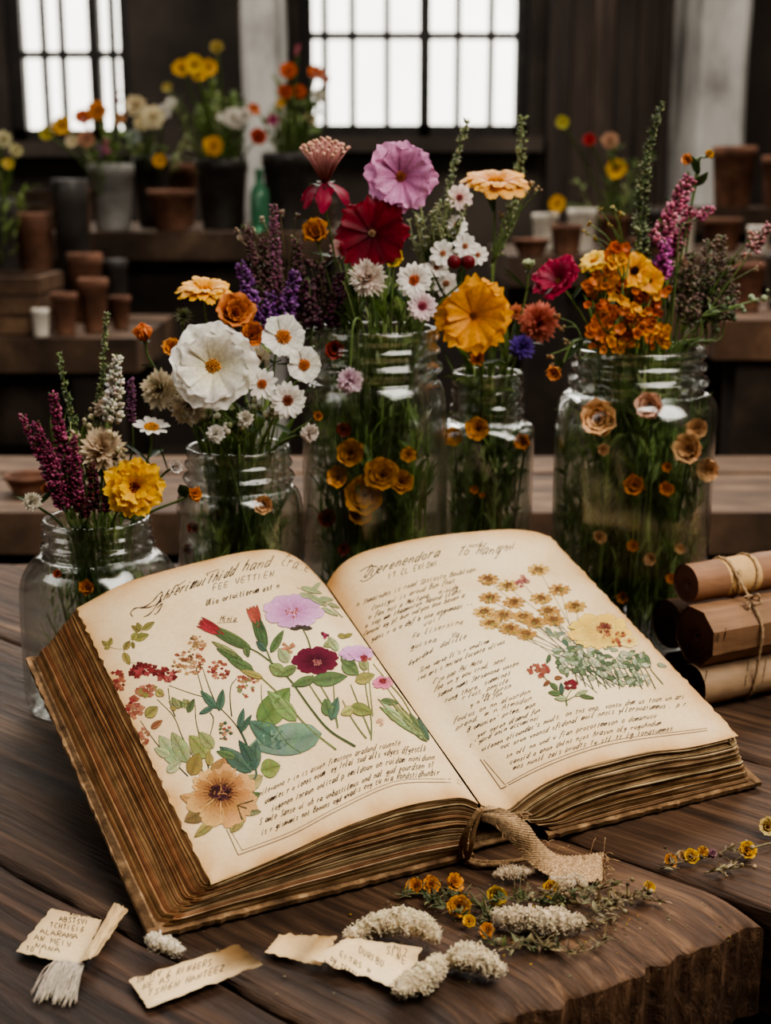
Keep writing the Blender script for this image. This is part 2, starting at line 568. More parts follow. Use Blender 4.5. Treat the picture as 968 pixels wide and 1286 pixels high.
# ================================================================== THE BOOK
BA = gz(187, 1183) ; BC = gz(955, 988)
BU = (BC - BA).normalized()
def on_plane(x, y, P, N):
    d = ray(x, y)
    return EYE + d * ((P - EYE).dot(N) / d.dot(N))
_B = on_plane(32, 832, BA, BU)
BV = (_B - BA).normalized(); BH = (_B - BA).length
BN = BU.cross(BV)
BW = (BC - BA).length
def bp(a, b, c):
    return BA + BU * a + BV * b + BN * c
def bcoord(P):
    q = P - BA
    return (q.dot(BU), q.dot(BV), q.dot(BN))
B0, B1 = 0.004, BH - 0.004
def prof(pts, b, n=60):
    P = [on_plane(x, y, bp(0, b, 0), BV) for x, y in pts]
    S = spline(P, 8)
    L = [0]
    for i in range(1, len(S)): L.append(L[-1] + (S[i] - S[i - 1]).length)
    out, k = [], 0
    for i in range(n + 1):
        t = L[-1] * i / n
        while k < len(S) - 2 and L[k + 1] < t: k += 1
        f = (t - L[k]) / max(1e-9, L[k + 1] - L[k])
        out.append(S[k].lerp(S[k + 1], min(1, f)))
    return out
LF = prof([(265, 1111), (305, 1095), (359, 1072), (413, 1047), (467, 1026), (510, 1012), (553, 1004), (582, 1002), (601, 1010)], B0)
LB = prof([(96, 764), (150, 735), (203, 718), (257, 704), (295, 695), (332, 691), (359, 694), (384, 708), (408, 734)], B1)
RF = prof([(604, 1011), (623, 1018), (640, 1016), (654, 1004), (683, 984), (724, 966), (770, 954), (816, 944), (863, 939), (903, 931), (927, 924)], B0)
RB = prof([(410, 734), (422, 716), (440, 701), (469, 689), (516, 678), (573, 670), (631, 665), (668, 667), (691, 674)], B1)

M_PAPER, nt, out = newmat('aged_page_paper')
_uv = nd(nt, 'ShaderNodeAttribute', attribute_name='Col')
_o = coords(nt)
_n1 = noi(nt, _o, 14, 5, 0.6); _n2 = noi(nt, _o, 420, 3)
_base = ramp(nt, _n1, [(0.28, s2l(222, 190, 146)), (0.5, s2l(238, 213, 173)), (0.75, s2l(245, 226, 192))])
_base = mixn(nt, 'MULTIPLY', 1.0, _base, _uv.outputs['Color'])
_base = mixn(nt, 'MULTIPLY', 0.5, _base, ramp(nt, _n2, [(0.3, (0.86, 0.84, 0.8)), (0.6, (1, 1, 1))]))
_p = nd(nt, 'ShaderNodeBsdfPrincipled', i_Roughness=0.75)
_p.inputs['Specular IOR Level'].default_value = 0.2
nt.links.new(_base, _p.inputs['Base Color'])
nt.links.new(bump(nt, _n2, 0.25, 0.0004), _p.inputs['Normal'])
nt.links.new(_p.outputs[0], out.inputs[0])
M_BLOCK = simple_mat('page_edges', [(0.3, (0.55, 0.5, 0.45)), (0.55, (0.95, 0.93, 0.9)), (0.8, (1.2, 1.15, 1.1))], 90, (1, 1, 1), rough=0.85, bstr=0.5, bdist=0.001, vcol=True, spec=0.15)
M_COVER = simple_mat('worn_book_cloth', [(0.3, s2l(70, 52, 36)), (0.55, s2l(120, 95, 70)), (0.8, s2l(178, 152, 118))], 120, rough=0.85, bstr=0.6, bdist=0.001, vcol=True, spec=0.2)
def ink_mat(name, sat=1.0, val=1.0):
    m, nt, out = newmat(name)
    a = nd(nt, 'ShaderNodeAttribute', attribute_name='Col')
    n = noi(nt, coords(nt), 900, 2)
    c = mixn(nt, 'MULTIPLY', 0.6, a.outputs['Color'], ramp(nt, n, [(0.3, (0.75, 0.75, 0.75)), (0.7, (1.15, 1.15, 1.15))]))
    if sat != 1.0:
        hs = nd(nt, 'ShaderNodeHueSaturation', i_Saturation=sat, i_Value=val)
        nt.links.new(c, hs.inputs['Color']); c = hs.outputs[0]
    p = nd(nt, 'ShaderNodeBsdfPrincipled', i_Roughness=0.8)
    p.inputs['Specular IOR Level'].default_value = 0.15
    nt.links.new(c, p.inputs['Base Color'])
    nt.links.new(p.outputs[0], out.inputs[0])
    return m
M_INK = ink_mat('brown_black_ink')
M_WATER = ink_mat('watercolour', 0.93, 0.93)

class Surf:
    """a thin sheet on which ink and paint can be laid"""
    def __init__(self, rows, cols):
        self.rows, self.cols = rows, cols
        mb = MB(); mb.grid(rows, cols)
        tris = []
        for f in mb.f: tris += [(f[0], f[1], f[2]), (f[0], f[2], f[3])]
        self.mb = mb
        self.bvh = BVHTree.FromPolygons([Vector(p) for p in mb.v], tris)
        self.k = 0
        self.last = Vector(mb.v[0])
    def p(self, x, y, lift=0.00015):
        d = ray(x, y).normalized()
        loc, no, i, dist = self.bvh.ray_cast(EYE, d)
        if loc is None:
            loc, no, i, dist = self.bvh.find_nearest(EYE + d * (self.last - EYE).length)
        self.last = loc
        if no.dot(d) > 0: no = -no
        return loc + no * lift
    def nlift(self):
        self.k += 1
        return 0.00006 + self.k * 1.5e-7

def page_surface(F, Bk, side):
    rows, cols = [], []
    n = 60
    for j in range(n + 1):
        w = j / n
        row, crow = [], []
        for i in range(len(F)):
            s = i / (len(F) - 1)
            p = F[i].lerp(Bk[i], w)
            e = s if side < 0 else 1 - s            # distance from the outer edge
            # ragged, slightly wavy deckle
            if j == n: p = p + BV * (0.0012 * noise.noise(Vector((s * 60, 1, side))))
            if j == 0: p = p + BV * (0.0008 * noise.noise(Vector((s * 60, 7, side))))
            if (i == 0 and side < 0) or (i == len(F) - 1 and side > 0):
                p = p + BU * (0.0016 * noise.noise(Vector((w * 45, 3, side)))) + BN * (0.0008 * noise.noise(Vector((w * 25, 9, side))))
            p = p + BN * (0.0006 * noise.noise(Vector((s * 5, w * 5, side * 3 + 10))))
            d = min(e * 0.165, w * 0.23, (1 - w) * 0.23)
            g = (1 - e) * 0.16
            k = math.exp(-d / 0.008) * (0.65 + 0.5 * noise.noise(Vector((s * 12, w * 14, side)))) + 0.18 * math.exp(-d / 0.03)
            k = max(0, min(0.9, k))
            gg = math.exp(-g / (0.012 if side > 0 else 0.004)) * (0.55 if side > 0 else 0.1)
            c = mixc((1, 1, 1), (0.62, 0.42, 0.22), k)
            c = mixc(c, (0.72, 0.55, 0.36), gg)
            row.append(p); crow.append(c)
        rows.append(row); cols.append(crow)
    return Surf(rows, cols)

book = empty('open_book', bp(0.17, 0.0, 0), 'large old open herbal book with handwritten pages and flower paintings', 'book')
def bkid(mb, name, m, parent=book, smooth=True):
    """build world-space geometry as a child of the book (or of one of its parts)"""
    o = book.location
    mb.v = [(p[0] - o[0], p[1] - o[1], p[2] - o[2]) for p in mb.v]
    return mb.build(name, m, parent, smooth=smooth)

SL, SR = page_surface(LF, LB, -1), page_surface(RF, RB, 1)
pageL = bkid(SL.mb, 'page', M_PAPER); pageL['label'] = 'page with pink and dark red flower painting'
pageR = bkid(SR.mb, 'page', M_PAPER); pageR['label'] = 'page with yellow flower painting beside a text column'

# ---- stacked page edges
def block(F, Bk, side, nl, bot0, bot1, seed):
    rnd = random.Random(seed)
    cz = 0.0038
    f0, f1 = bot0, bot1                               # bottom edge: a at the outer and inner side
    nf = 70
    layers = []
    drift = 0
    for j in range(nl):
        drift = 0.6 * drift + rnd.uniform(-0.00035, 0.00035)
        layers.append((drift + rnd.uniform(-0.0004, 0.0002), jit(mixc(s2l(150, 108, 70), s2l(244, 214, 170), rnd.random() ** 1.1), 0.15, rnd)))
    mb = MB()
    order = range(len(F)) if side < 0 else range(len(F) - 1, -1, -1)     # from the outer side inward
    Fo = [F[i] for i in order]; Bo = [Bk[i] for i in order]
    sgn = 1 if side < 0 else -1                        # inward direction along BU
    rad = 0.006
    def path(t, off):
        out = []
        tt = t ** 0.9
        # back edge, inner to outer
        for i in range(len(Bo) - 1, 0, -6):
            s = i / (len(Bo) - 1)
            out.append(bp(lerp(f0, f1, s), B1 + 0.0, cz).lerp(Bo[i], tt) - BV * (off * 1.0 + 0.001))
        for i in range(nf + 1):
            w = 1 - i / nf
            p = bp(f0, lerp(B0, B1, w), cz).lerp(Fo[0].lerp(Bo[0], w), tt)
            dl = w * (B1 - B0)
            sh = rad - math.sqrt(max(0, rad * rad - (rad - dl) ** 2)) if dl < rad else 0
            wob = 0.0006 * noise.noise(Vector((w * 8, t * 9, seed)))
            out.append(p + BU * (sgn * (sh - off + wob + 0.0006)))
        for i in range(1, len(Fo)):
            s = i / (len(Fo) - 1)
            p = bp(lerp(f0, f1, s), 0.0018, cz).lerp(Fo[i], tt)
            dl = s * 0.16
            sh = rad - math.sqrt(max(0, rad * rad - (rad - dl) ** 2)) if dl < rad else 0
            wob = 0.0007 * noise.noise(Vector((s * 7, t * 9, seed + 4)))
            out.append(p + BV * (sh - off + wob + 0.0004))
        return out
    rows, cols = [], []
    for j, (off, c) in enumerate(layers):
        for q in (0.06, 0.94):
            t = (j + q) / nl
            rows.append(path(t, off))
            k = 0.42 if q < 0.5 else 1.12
            cc = []
            nb = len(range(len(Bo) - 1, 0, -6))
            for i in range(len(rows[-1])):
                dk = 0.75 + 0.35 * noise.noise(Vector((i * 0.08, j * 0.7, seed)))
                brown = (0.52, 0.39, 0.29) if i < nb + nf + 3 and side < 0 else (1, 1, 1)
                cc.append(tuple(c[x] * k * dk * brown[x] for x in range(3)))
            cols.append(cc)
    mb.grid(rows, cols, flip=(side < 0))
    return mb
spineL = bcoord(on_plane(588, 1076, bp(0, 0, 0), BV))[0]
spineR = bcoord(on_plane(694, 1063, bp(0, 0, 0), BV))[0]
bkid(block(LF, LB, -1, 52, 0.004, spineL, 3), 'page_block', M_BLOCK, smooth=False)
bkid(block(RF, RB, 1, 42, BW - 0.004, spineR, 8), 'page_block', M_BLOCK, smooth=False)

# ---- cover boards with frayed cloth edge and the hollow spine
cb = MB()
def slab(a0, a1, b0, b1, c0, c1, n=60, ragged=0.0012):
    top, bot, ct = [], [], []
    per = []
    for i in range(n): per.append((lerp(a0, a1, i / n), b0, 0, -1))
    for i in range(n): per.append((a1, lerp(b0, b1, i / n), 1, 0))
    for i in range(n): per.append((lerp(a1, a0, i / n), b1, 0, 1))
    for i in range(n): per.append((a0, lerp(b1, b0, i / n), -1, 0))
    rt, rm, rb, ri, ct2 = [], [], [], [], []
    for (a, b, da, db) in per:
        r = ragged * noise.noise(Vector((a * 260, b * 260, 2)))
        rt.append(bp(a - da * 0.004, b - db * 0.004, c1)); rm.append(bp(a + da * r, b + db * r, c1 - 0.0004)); rb.append(bp(a + da * r, b + db * r, c0))
        k = 0.75 + 0.6 * noise.noise(Vector((a * 90, b * 90, 5)))
        ct.append((1.6 * k, 1.52 * k, 1.4 * k))
    o = len(cb.v)
    cb.grid([rt, rm, rb], [ct, ct, [tuple(x * 0.7 for x in c) for c in ct]], close=True, flip=True)
    N = len(per)
    cb.f.append(tuple(o + i for i in range(N)))
    cb.f.append(tuple(o + 2 * N + i for i in range(N))[::-1])
slab(0.0, spineL + 0.004, 0.0, BH, 0.0006, 0.0036)
slab(spineR - 0.004, BW, 0.0, BH, 0.0006, 0.0036)
slab(spineL + 0.002, spineR - 0.002, 0.006, BH - 0.002, 0.0006, 0.0022)
bkid(cb, 'cover', M_COVER, smooth=False)
# inner back of the spine, coloured near-black for the shade in its hollow
sb = MB()
rows = []
for w in (0.03, 0.5, 1.0):
    b_ = lerp(B0 + 0.012, B1, w)
    top = LF[-1].lerp(LB[-1], w)
    rows.append([bp(spineL - 0.004, b_, 0.004), bp(lerp(spineL, spineR, 0.3), b_, 0.016), top - BN * 0.002 + BV * 0.0, bp(lerp(spineL, spineR, 0.75), b_, 0.017), bp(spineR + 0.004, b_, 0.004)])
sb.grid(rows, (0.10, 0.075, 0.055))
bkid(sb, 'spine_lining', M_COVER)

# ---- old board under the far edge of the book that tilts it up
wr = MB()
M_WEDGE = simple_mat('book_prop_wood', [(0.3, (0.02, 0.013, 0.009)), (0.7, (0.08, 0.055, 0.04))], 30, (1, 8, 1), rough=0.7)
hb = Vector((BV.x, BV.y, 0)).normalized()
def wpt(a, b, top):
    p = bp(a, b, 0)
    return Vector((p.x, p.y, p.z - 0.0004 if top else ZT + 0.0003))
vs = []
for top in (False, True):
    for a, b in ((0.09, 0.12), (0.27, 0.12), (0.27, 0.215), (0.09, 0.215)):
        vs.append(wpt(a, b, top))
wr.add(vs, [(0, 3, 2, 1), (4, 5, 6, 7), (0, 1, 5, 4), (1, 2, 6, 5), (2, 3, 7, 6), (3, 0, 4, 7)], (1, 1, 1))
_wc = wpt(0.18, 0.17, False)
wr.v = [tuple(Vector(p) - _wc) for p in wr.v]
tag(wr.build('wooden_wedge', M_WEDGE, None, loc=_wc, smooth=False), 'dark wooden wedge propping up the far side of the open book', 'wedge')

# ================================================================== HANDWRITING
GL = {
 'a': '56 26 14 12 22 54 56 52 62', 'b': '12 19 14 36 55 53 32 12', 'c': '55 36 16 13 32 52', 'd': '55 26 14 12 32 54 59 52', 'e': '14 54 46 26 13 22 52',
 'f': '68 59 39 20/16 56', 'g': '56 26 14 13 33 56 50 20 11', 'h': '12 29 15 36 55 52', 'i': '26 22 42/27 28', 'j': '46 40 20 11', 'k': '12 19/56 14 52',
 'l': '12 28 39 28 22 42', 'm': '02 06 04 16 26 22 24 46 56 52', 'n': '12 16 14 36 55 52', 'o': '36 15 13 32 53 55 36', 'p': '10 16 36 55 53 32 13', 'q': '56 26 14 13 33 55 56 50',
 'r': '12 16 14 36 55', 's': '55 36 15 53 32 12', 't': '38 33 42 52/16 56', 'u': '16 13 32 54 56 52', 'v': '16 32 56', 'w': '06 12 35 42 66', 'x': '16 52/12 56', 'y': '16 14 33 56 40 20', 'z': '16 56 12 52',
 'A': '02 39 62/15 45', 'B': '12 19 49 57 16 56 54 42 12', 'C': '68 49 25 13 32 52', 'D': '12 29 49 67 54 42 12', 'E': '69 29 12 52/25 55', 'F': '12 29 69/25 55', 'G': '68 49 25 13 32 54 55 35', 'H': '12 29/52 69/25 65',
 'I': '39 22', 'L': '29 12 52', 'M': '02 19 34 69 62', 'N': '12 29 42 69', 'O': '49 26 13 32 53 67 49', 'P': '12 29 59 66 25', 'R': '12 29 59 66 25 62', 'S': '68 49 27 54 42 12', 'T': '18 69/49 32', 'U': '29 13 32 54 69', 'V': '19 32 69', 'X': '19 52/12 69', 'Z': '19 69 12 52',
 '.': '22 32', ',': '22 11', "'": '39 37', '-': '24 54', '/': '10 69', '0': '49 26 13 32 53 67 49', '1': '29 22', '2': '17 39 57 12 52', '3': '19 59 36 54 32 12', '5': '59 29 26 55 32 12', '6': '59 25 13 32 54 35 15', '7': '19 59 22', '8': '36 18 59 36 13 52 36', '4': '49 14 54/42 47', ':': '22 23/25 26',
}
def write(S, mb, text, base, h, col=s2l(62, 46, 36), slant=0.25, lw=0.85, up=None, adv=0.66, wob=0.35, fit=True, rnd=R):
    """base: pixel points of the baseline; h: x-height in pixels; laid on the sheet S as ink ribbons"""
    B = spline([(x, y, 0) for x, y in base], 10)
    L = [0]
    for i in range(1, len(B)): L.append(L[-1] + (B[i] - B[i - 1]).length)
    def pt(d):
        d = max(0, min(L[-1] - 1e-4, d))
        k = 0
        while k < len(L) - 2 and L[k + 1] < d: k += 1
        f = (d - L[k]) / max(1e-9, L[k + 1] - L[k])
        q = B[k].lerp(B[k + 1], f); t = (B[k + 1] - B[k]).normalized()
        return q, t
    a = h * adv * 1.75
    if fit: a = L[-1] / max(1, len(text))
    d = 0.0
    lift = S.nlift()
    for ch in text:
        g = GL.get(ch)
        w0 = a * (0.82 if g and ch not in 'iltI.,\'' else 0.6)
        if g:
            dy = rnd.uniform(-wob, wob)
            sc = rnd.uniform(0.88, 1.12)
            for st in g.split('/'):
                P = []
                for q in st.split():
                    gx, gy = int(q[0]) / 6.0, (int(q[1]) - 2) / 4.0 * sc
                    p, t = pt(d + gx * w0)
                    P.append((p.x + t.x * 0 + gy * h * slant, p.y - gy * h + dy, 0))
                P = [Vector(p) for p in P]
                if len(P) > 2: P = spline(P, 2)
                ribbon(S, mb, [(p.x, p.y) for p in P], lw, col, lift, taper=False)
        d += a

def ribbon(S, mb, P, w, col, lift, taper=True, col2=None):
    """flat painted stroke along pixel points P, w pixels wide"""
    n = len(P)
    r0, r1, cc = [], [], []
    for i in range(n):
        ax, ay = P[max(0, i - 1)]; bx, by = P[min(n - 1, i + 1)]
        dx, dy = bx - ax, by - ay
        l = math.hypot(dx, dy) or 1
        ww = (w[i] if isinstance(w, list) else w) * 0.5
        nx, ny = -dy / l * ww, dx / l * ww
        x, y = P[i]
        r0.append(S.p(x + nx, y + ny, lift)); r1.append(S.p(x - nx, y - ny, lift))
        cc.append(mixc(col, col2, i / max(1, n - 1)) if col2 else col)
    mb.grid([r0, r1], [cc, cc], flip=True)

INK = s2l(58, 43, 34); INK2 = s2l(84, 66, 52); FAINT = s2l(128, 106, 84)
def pagekid(mb, name, m, page, label=None):
    o = bkid(mb, name, m, page)
    if label: o['label'] = label
    return o
hw = MB()
# opening flourish and headline of the left page
for P in ([(167, 775), (164, 770), (170, 764), (182, 762), (192, 755), (199, 747), (204, 744), (199, 757), (188, 771), (180, 775)], [(197, 764), (204, 758), (199, 768), (194, 772)], [(176, 764), (190, 762), (203, 755)]):
    Q = spline([(x, y, 0) for x, y in P], 5)
    ribbon(SL, hw, [(p.x, p.y) for p in Q], [0.9 + 0.7 * math.sin(i * 0.5) ** 2 for i in range(len(Q))], INK, SL.nlift())
write(SL, hw, 'shFerimuithidd', [(197, 757), (236, 741), (294, 722)], 8.5, INK, 0.55, 1.25)
write(SL, hw, 'hand', [(303, 718), (340, 711)], 8.5, INK, 0.5, 1.1)
write(SL, hw, 'Craxe', [(352, 709), (388, 719)], 8, INK2, 0.5, 1.0)
ribbon(SL, hw, [(258, 721), (275, 715)], 0.8, INK, SL.nlift()); ribbon(SL, hw, [(222, 737), (233, 729)], 0.9, INK, SL.nlift())
write(SL, hw, 'FEE VETTIEN.', [(266, 742), (308, 731), (352, 722)], 4.2, INK2, 0.1, 1.0)
write(SL, hw, 'Ulio ortuitierum est n', [(258, 761), (300, 750), (351, 738)], 4.2, INK, 0.2, 1.2)
write(SL, hw, 'Minia', [(276, 781), (297, 780)], 4.5, INK, 0.3, 0.9)
ribbon(SL, hw, [(273, 782.5), (299, 781)], 0.7, INK, SL.nlift())
pagekid(hw, "headline_lettering", M_INK, pageL)
hw = MB()
write(SL, hw, 'nilevanne r in is asuen fimosoen aradand ruuente', [(325, 1000), (407, 963), (457, 946), (503, 935)], 4.4, INK2, 0.25, 0.85)
write(SL, hw, 'uommies r o iones eoum Wey Irlai sud alls vdyes dfyesclk', [(332, 1010), (418, 969), (480, 950), (535, 943)], 4.6, INK, 0.25, 0.95)
write(SL, hw, 'iogenen Inraun onlicad p emildoun on ruidam nonidunn', [(341, 1019), (428, 979), (490, 960), (546, 954)], 4.6, INK, 0.25, 0.95)
write(SL, hw, 'S amle Sanse ui oh ra unbastilmus ond nal gud eourdsen st', [(325, 1036), (418, 1000), (480, 974), (545, 963)], 4.6, INK, 0.25, 0.95)
write(SL, hw, 'is r gismumis nnt Benuns ogd wvad-s eny cu nia Rondstidhunbir', [(328, 1049), (414, 1012), (480, 983), (552, 973)], 4.6, INK, 0.25, 0.95)
for off, lw in ((0, 1.15), (4.2, 0.85)):
    P = spline([(284.6 + off, 1042, 0), (299 + off * 1.2, 1074 - off * 1.4, 0)], 6)
    ribbon(SL, hw, [(p.x, p.y) for p in P], lw, INK2, SL.nlift())
    P = spline([(299 + off * 1.2, 1074 - off * 1.4, 0), (365, 1049 - off, 0), (418, 1021 - off, 0), (478, 992 - off, 0), (515, 983 - off, 0), (583, 983 - off, 0)], 8)
    ribbon(SL, hw, [(p.x, p.y) for p in P], lw, INK2, SL.nlift(), col2=FAINT)
pagekid(hw, 'handwritten_lettering', M_INK, pageL)
hw = MB()
write(SR, hw, 'Dierenendora', [(456, 726), (500, 711), (552, 698)], 7.5, INK, 0.5, 1.2)
P = spline([(452, 729, 0), (458, 730, 0), (470, 722, 0), (474, 712, 0), (462, 712, 0), (452, 718, 0)], 5)
ribbon(SR, hw, [(p.x, p.y) for p in P], 1.0, INK, SR.nlift())
write(SR, hw, 'To Hany', [(573, 698), (600, 696), (628, 697)], 7, INK, 0.5, 1.05)
write(SR, hw, 'nusdir', [(588, 688), (612, 685)], 3.5, INK2, 0.3, 0.8)
write(SR, hw, 'angel', [(624, 690), (647, 689)], 4, INK2, 0.3, 0.8)
write(SR, hw, 'IT.CL.EXIONI.', [(487, 727), (520, 717), (556, 709)], 4.0, INK2, 0.1, 1.0)
for txt, ba in (
    ('n Thmaindos is read Sptiosto Baubloan', [(447, 762), (520, 736), (597, 717)]),
    ('Consigni is aroud Bun foas', [(466, 767), (520, 746), (571, 731)]),
    ('o fan nst p Muitana & n-xidg', [(462, 778), (520, 756), (575, 740)]),
    ('o sop mm thaamnten Haund clans', [(458, 789), (520, 763), (579, 744)]),
    ('Canenl ag pt bun oulyon anu bavan a', [(456, 799), (520, 771), (583, 750)]),
    ('yans r o o dgf b ooe angumaas --', [(466, 806), (530, 778), (593, 760)]),
    ('voif', [(530, 788), (556, 775)]),
    ("Fe lisersine", [(517, 802), (550, 791), (582, 783)]),
    ("guisea   Va", [(515, 816), (545, 806), (577, 799)]),
    ('Gyerded. dalille', [(512, 837), (550, 815), (586, 801)]),
    ("Sine varve li's r unuliom", [(526, 845), (570, 824), (614, 807)]),
    ('ioo ars s nniope locunte olivos', [(524, 855), (580, 829), (634, 808)]),
    ("C'jo pep Phi Moto", [(543, 859), (575, 845), (605, 832)]),
    ('foe vn y aou crnd, nent', [(545, 868), (590, 847), (635, 830)]),
    ('somne nams Sersanone unsen', [(549, 876), (600, 853), (651, 835)]),
    ('rung thore, sommines', [(558, 883), (600, 864), (641, 847)]),
    ('r lust, penicle', [(580, 879), (610, 868), (638, 857)]),
    ('se forsn', [(604, 877), (642, 863)]),
    ('y n 48 fon', [(590, 888), (630, 873)]),
    ('foulus on nn alnordon', [(569, 908), (615, 889), (666, 870)]),
    ('prend, m n Atmodon', [(572, 917), (615, 897), (668, 879)]),
    ("B omunien' prtme, mon", [(586, 920), (625, 903), (672, 887)]),
    ('yur nyren dlomnd fun', [(599, 926), (640, 909), (678, 894)]),
    ("c' yprd onin accuminoi", [(589, 939), (635, 918), (677, 903)]),
    ("uilenen otioundas's nuult, on tns onp, vonso dnm us toun un ari", [(604, 944), (704, 902), (780, 887), (860, 877)]),
    ('ouc orun vnonsd sfidonal moil nnsis yllerouatummus , p r.', [(628, 941), (744, 901), (866, 886)]),
    ('sn oll nn und v fian procottmmson o domanusu', [(635, 952), (726, 919), (824, 901)]),
    ('cansid o anon Unlns njos hrasun oly ruguhndum', [(640, 960), (733, 928), (830, 910)]),
    ('mos nuntl zais prodts ty stl tt lg tonasummes', [(644, 967), (736, 937), (845, 917)]),
):
    if txt.startswith("uilenen"):
        pagekid(hw, "column_lettering", M_INK, pageR)
        hw = MB()
    write(SR, hw, txt, ba, 3.8, R.choice((INK, INK, INK2)), 0.4, 0.85)
for off, lw in ((0, 1.15), (4.0, 0.9)):
    P = spline([(603 + off, 954, 0), (629 + off * 1.2, 991 - off * 1.4, 0)], 6)
    ribbon(SR, hw, [(p.x, p.y) for p in P], lw, INK2, SR.nlift())
    P = spline([(629 + off * 1.2, 991 - off * 1.4, 0), (678, 966 - off, 0), (733, 944.5 - off, 0), (787, 931 - off, 0), (888, 917.5 - off * 0.7, 0)], 8)
    ribbon(SR, hw, [(p.x, p.y) for p in P], lw, INK2, SR.nlift(), col2=FAINT)
pagekid(hw, 'handwritten_lettering', M_INK, pageR)

# ================================================================== PAINTED PLANTS ON THE PAGES
def d_stem(S, mb, P, w, col, col2=None):
    Q = spline([(x, y, 0) for x, y in P], 6)
    n = len(Q)
    # a darker line on one side for body
    ribbon(S, mb, [(p.x, p.y) for p in Q], [w * (0.6 + 0.6 * i / n) for i in range(n)], col, S.nlift(), col2=col2 or col)
    ribbon(S, mb, [(p.x + w * 0.3, p.y + w * 0.1) for p in Q], [w * 0.3 * (0.6 + 0.6 * i / n) for i in range(n)], tuple(c * 0.45 for c in col), S.nlift())

def d_poly(S, mb, pts, cen, cin, cout, rings=3):
    """filled shape: pts is its outline, cen its centre, all in page-image coordinates"""
    lift = S.nlift()
    rows, cols = [], []
    for k in range(rings + 1):
        t = k / rings
        rows.append([S.p(lerp(cen[0], x, max(t, 0.02)), lerp(cen[1], y, max(t, 0.02)), lift) for x, y in pts])
        cols.append([mixc(cin, cout, t)] * len(pts))
    mb.grid(rows, cols, close=True)

def d_leaf(S, mb, x0, y0, x1, y1, w, col, col2=None, bend=0.0, vein=True):
    n = 9
    dx, dy = x1 - x0, y1 - y0
    l = math.hypot(dx, dy) or 1
    ux, uy = dx / l, dy / l
    px_, py_ = -uy, ux
    col2 = col2 or tuple(c * 1.35 for c in col)
    lift = S.nlift()
    rows, cols = [[], [], [], [], []], [[], [], [], [], []]
    for i in range(n + 1):
        t = i / n
        ww = w * math.sin(pi * min(1, 0.04 + 0.96 * t) ** 0.85) ** 0.85 if 0 < t < 1 else 0.05
        b = bend * l * math.sin(pi * t)
        cx, cy = x0 + dx * t + px_ * b, y0 + dy * t + py_ * b
        for k, u in enumerate((-1, -0.5, 0, 0.5, 1)):
            rows[k].append(S.p(cx + px_ * ww * u, cy + py_ * ww * u, lift))
            c = mixc(col, col2, 0.5 + 0.5 * u * (1 if t > 0.1 else 0))
            if k == 2: c = tuple(q * 0.72 for q in c)
            cols[k].append(tuple(q * (0.85 + 0.3 * R.random()) for q in c))
    mb.grid(rows, cols, flip=True)
    lo_ = S.nlift()
    for k in (0, 4):
        P_ = []
        for i in range(n + 1):
            t = i / n
            ww = w * math.sin(pi * min(1, 0.04 + 0.96 * t) ** 0.85) ** 0.85 if 0 < t < 1 else 0.05
            b = bend * l * math.sin(pi * t)
            P_.append((x0 + dx * t + px_ * (b + ww * (k - 2) / 2), y0 + dy * t + py_ * (b + ww * (k - 2) / 2)))
        ribbon(S, mb, P_, 0.55, tuple(c * 0.42 for c in col), lo_)
    if vein:
        lv = S.nlift()
        P = [(x0 + dx * t + px_ * bend * l * math.sin(pi * t), y0 + dy * t + py_ * bend * l * math.sin(pi * t)) for t in [i / 6 for i in range(7)]]
        ribbon(S, mb, P, 0.5, tuple(c * 0.4 for c in col), lv)
        for t in (0.25, 0.42, 0.6, 0.75):
            for sgn in (-1, 1):
                bx, by = x0 + dx * t + px_ * bend * l * math.sin(pi * t), y0 + dy * t + py_ * bend * l * math.sin(pi * t)
                ex = bx + ux * w * 0.6 + px_ * w * 0.62 * sgn * math.sin(pi * t); ey = by + uy * w * 0.6 + py_ * w * 0.62 * sgn * math.sin(pi * t)
                ribbon(S, mb, [(bx, by), (ex, ey)], 0.35, tuple(c * 0.5 for c in col), lv)

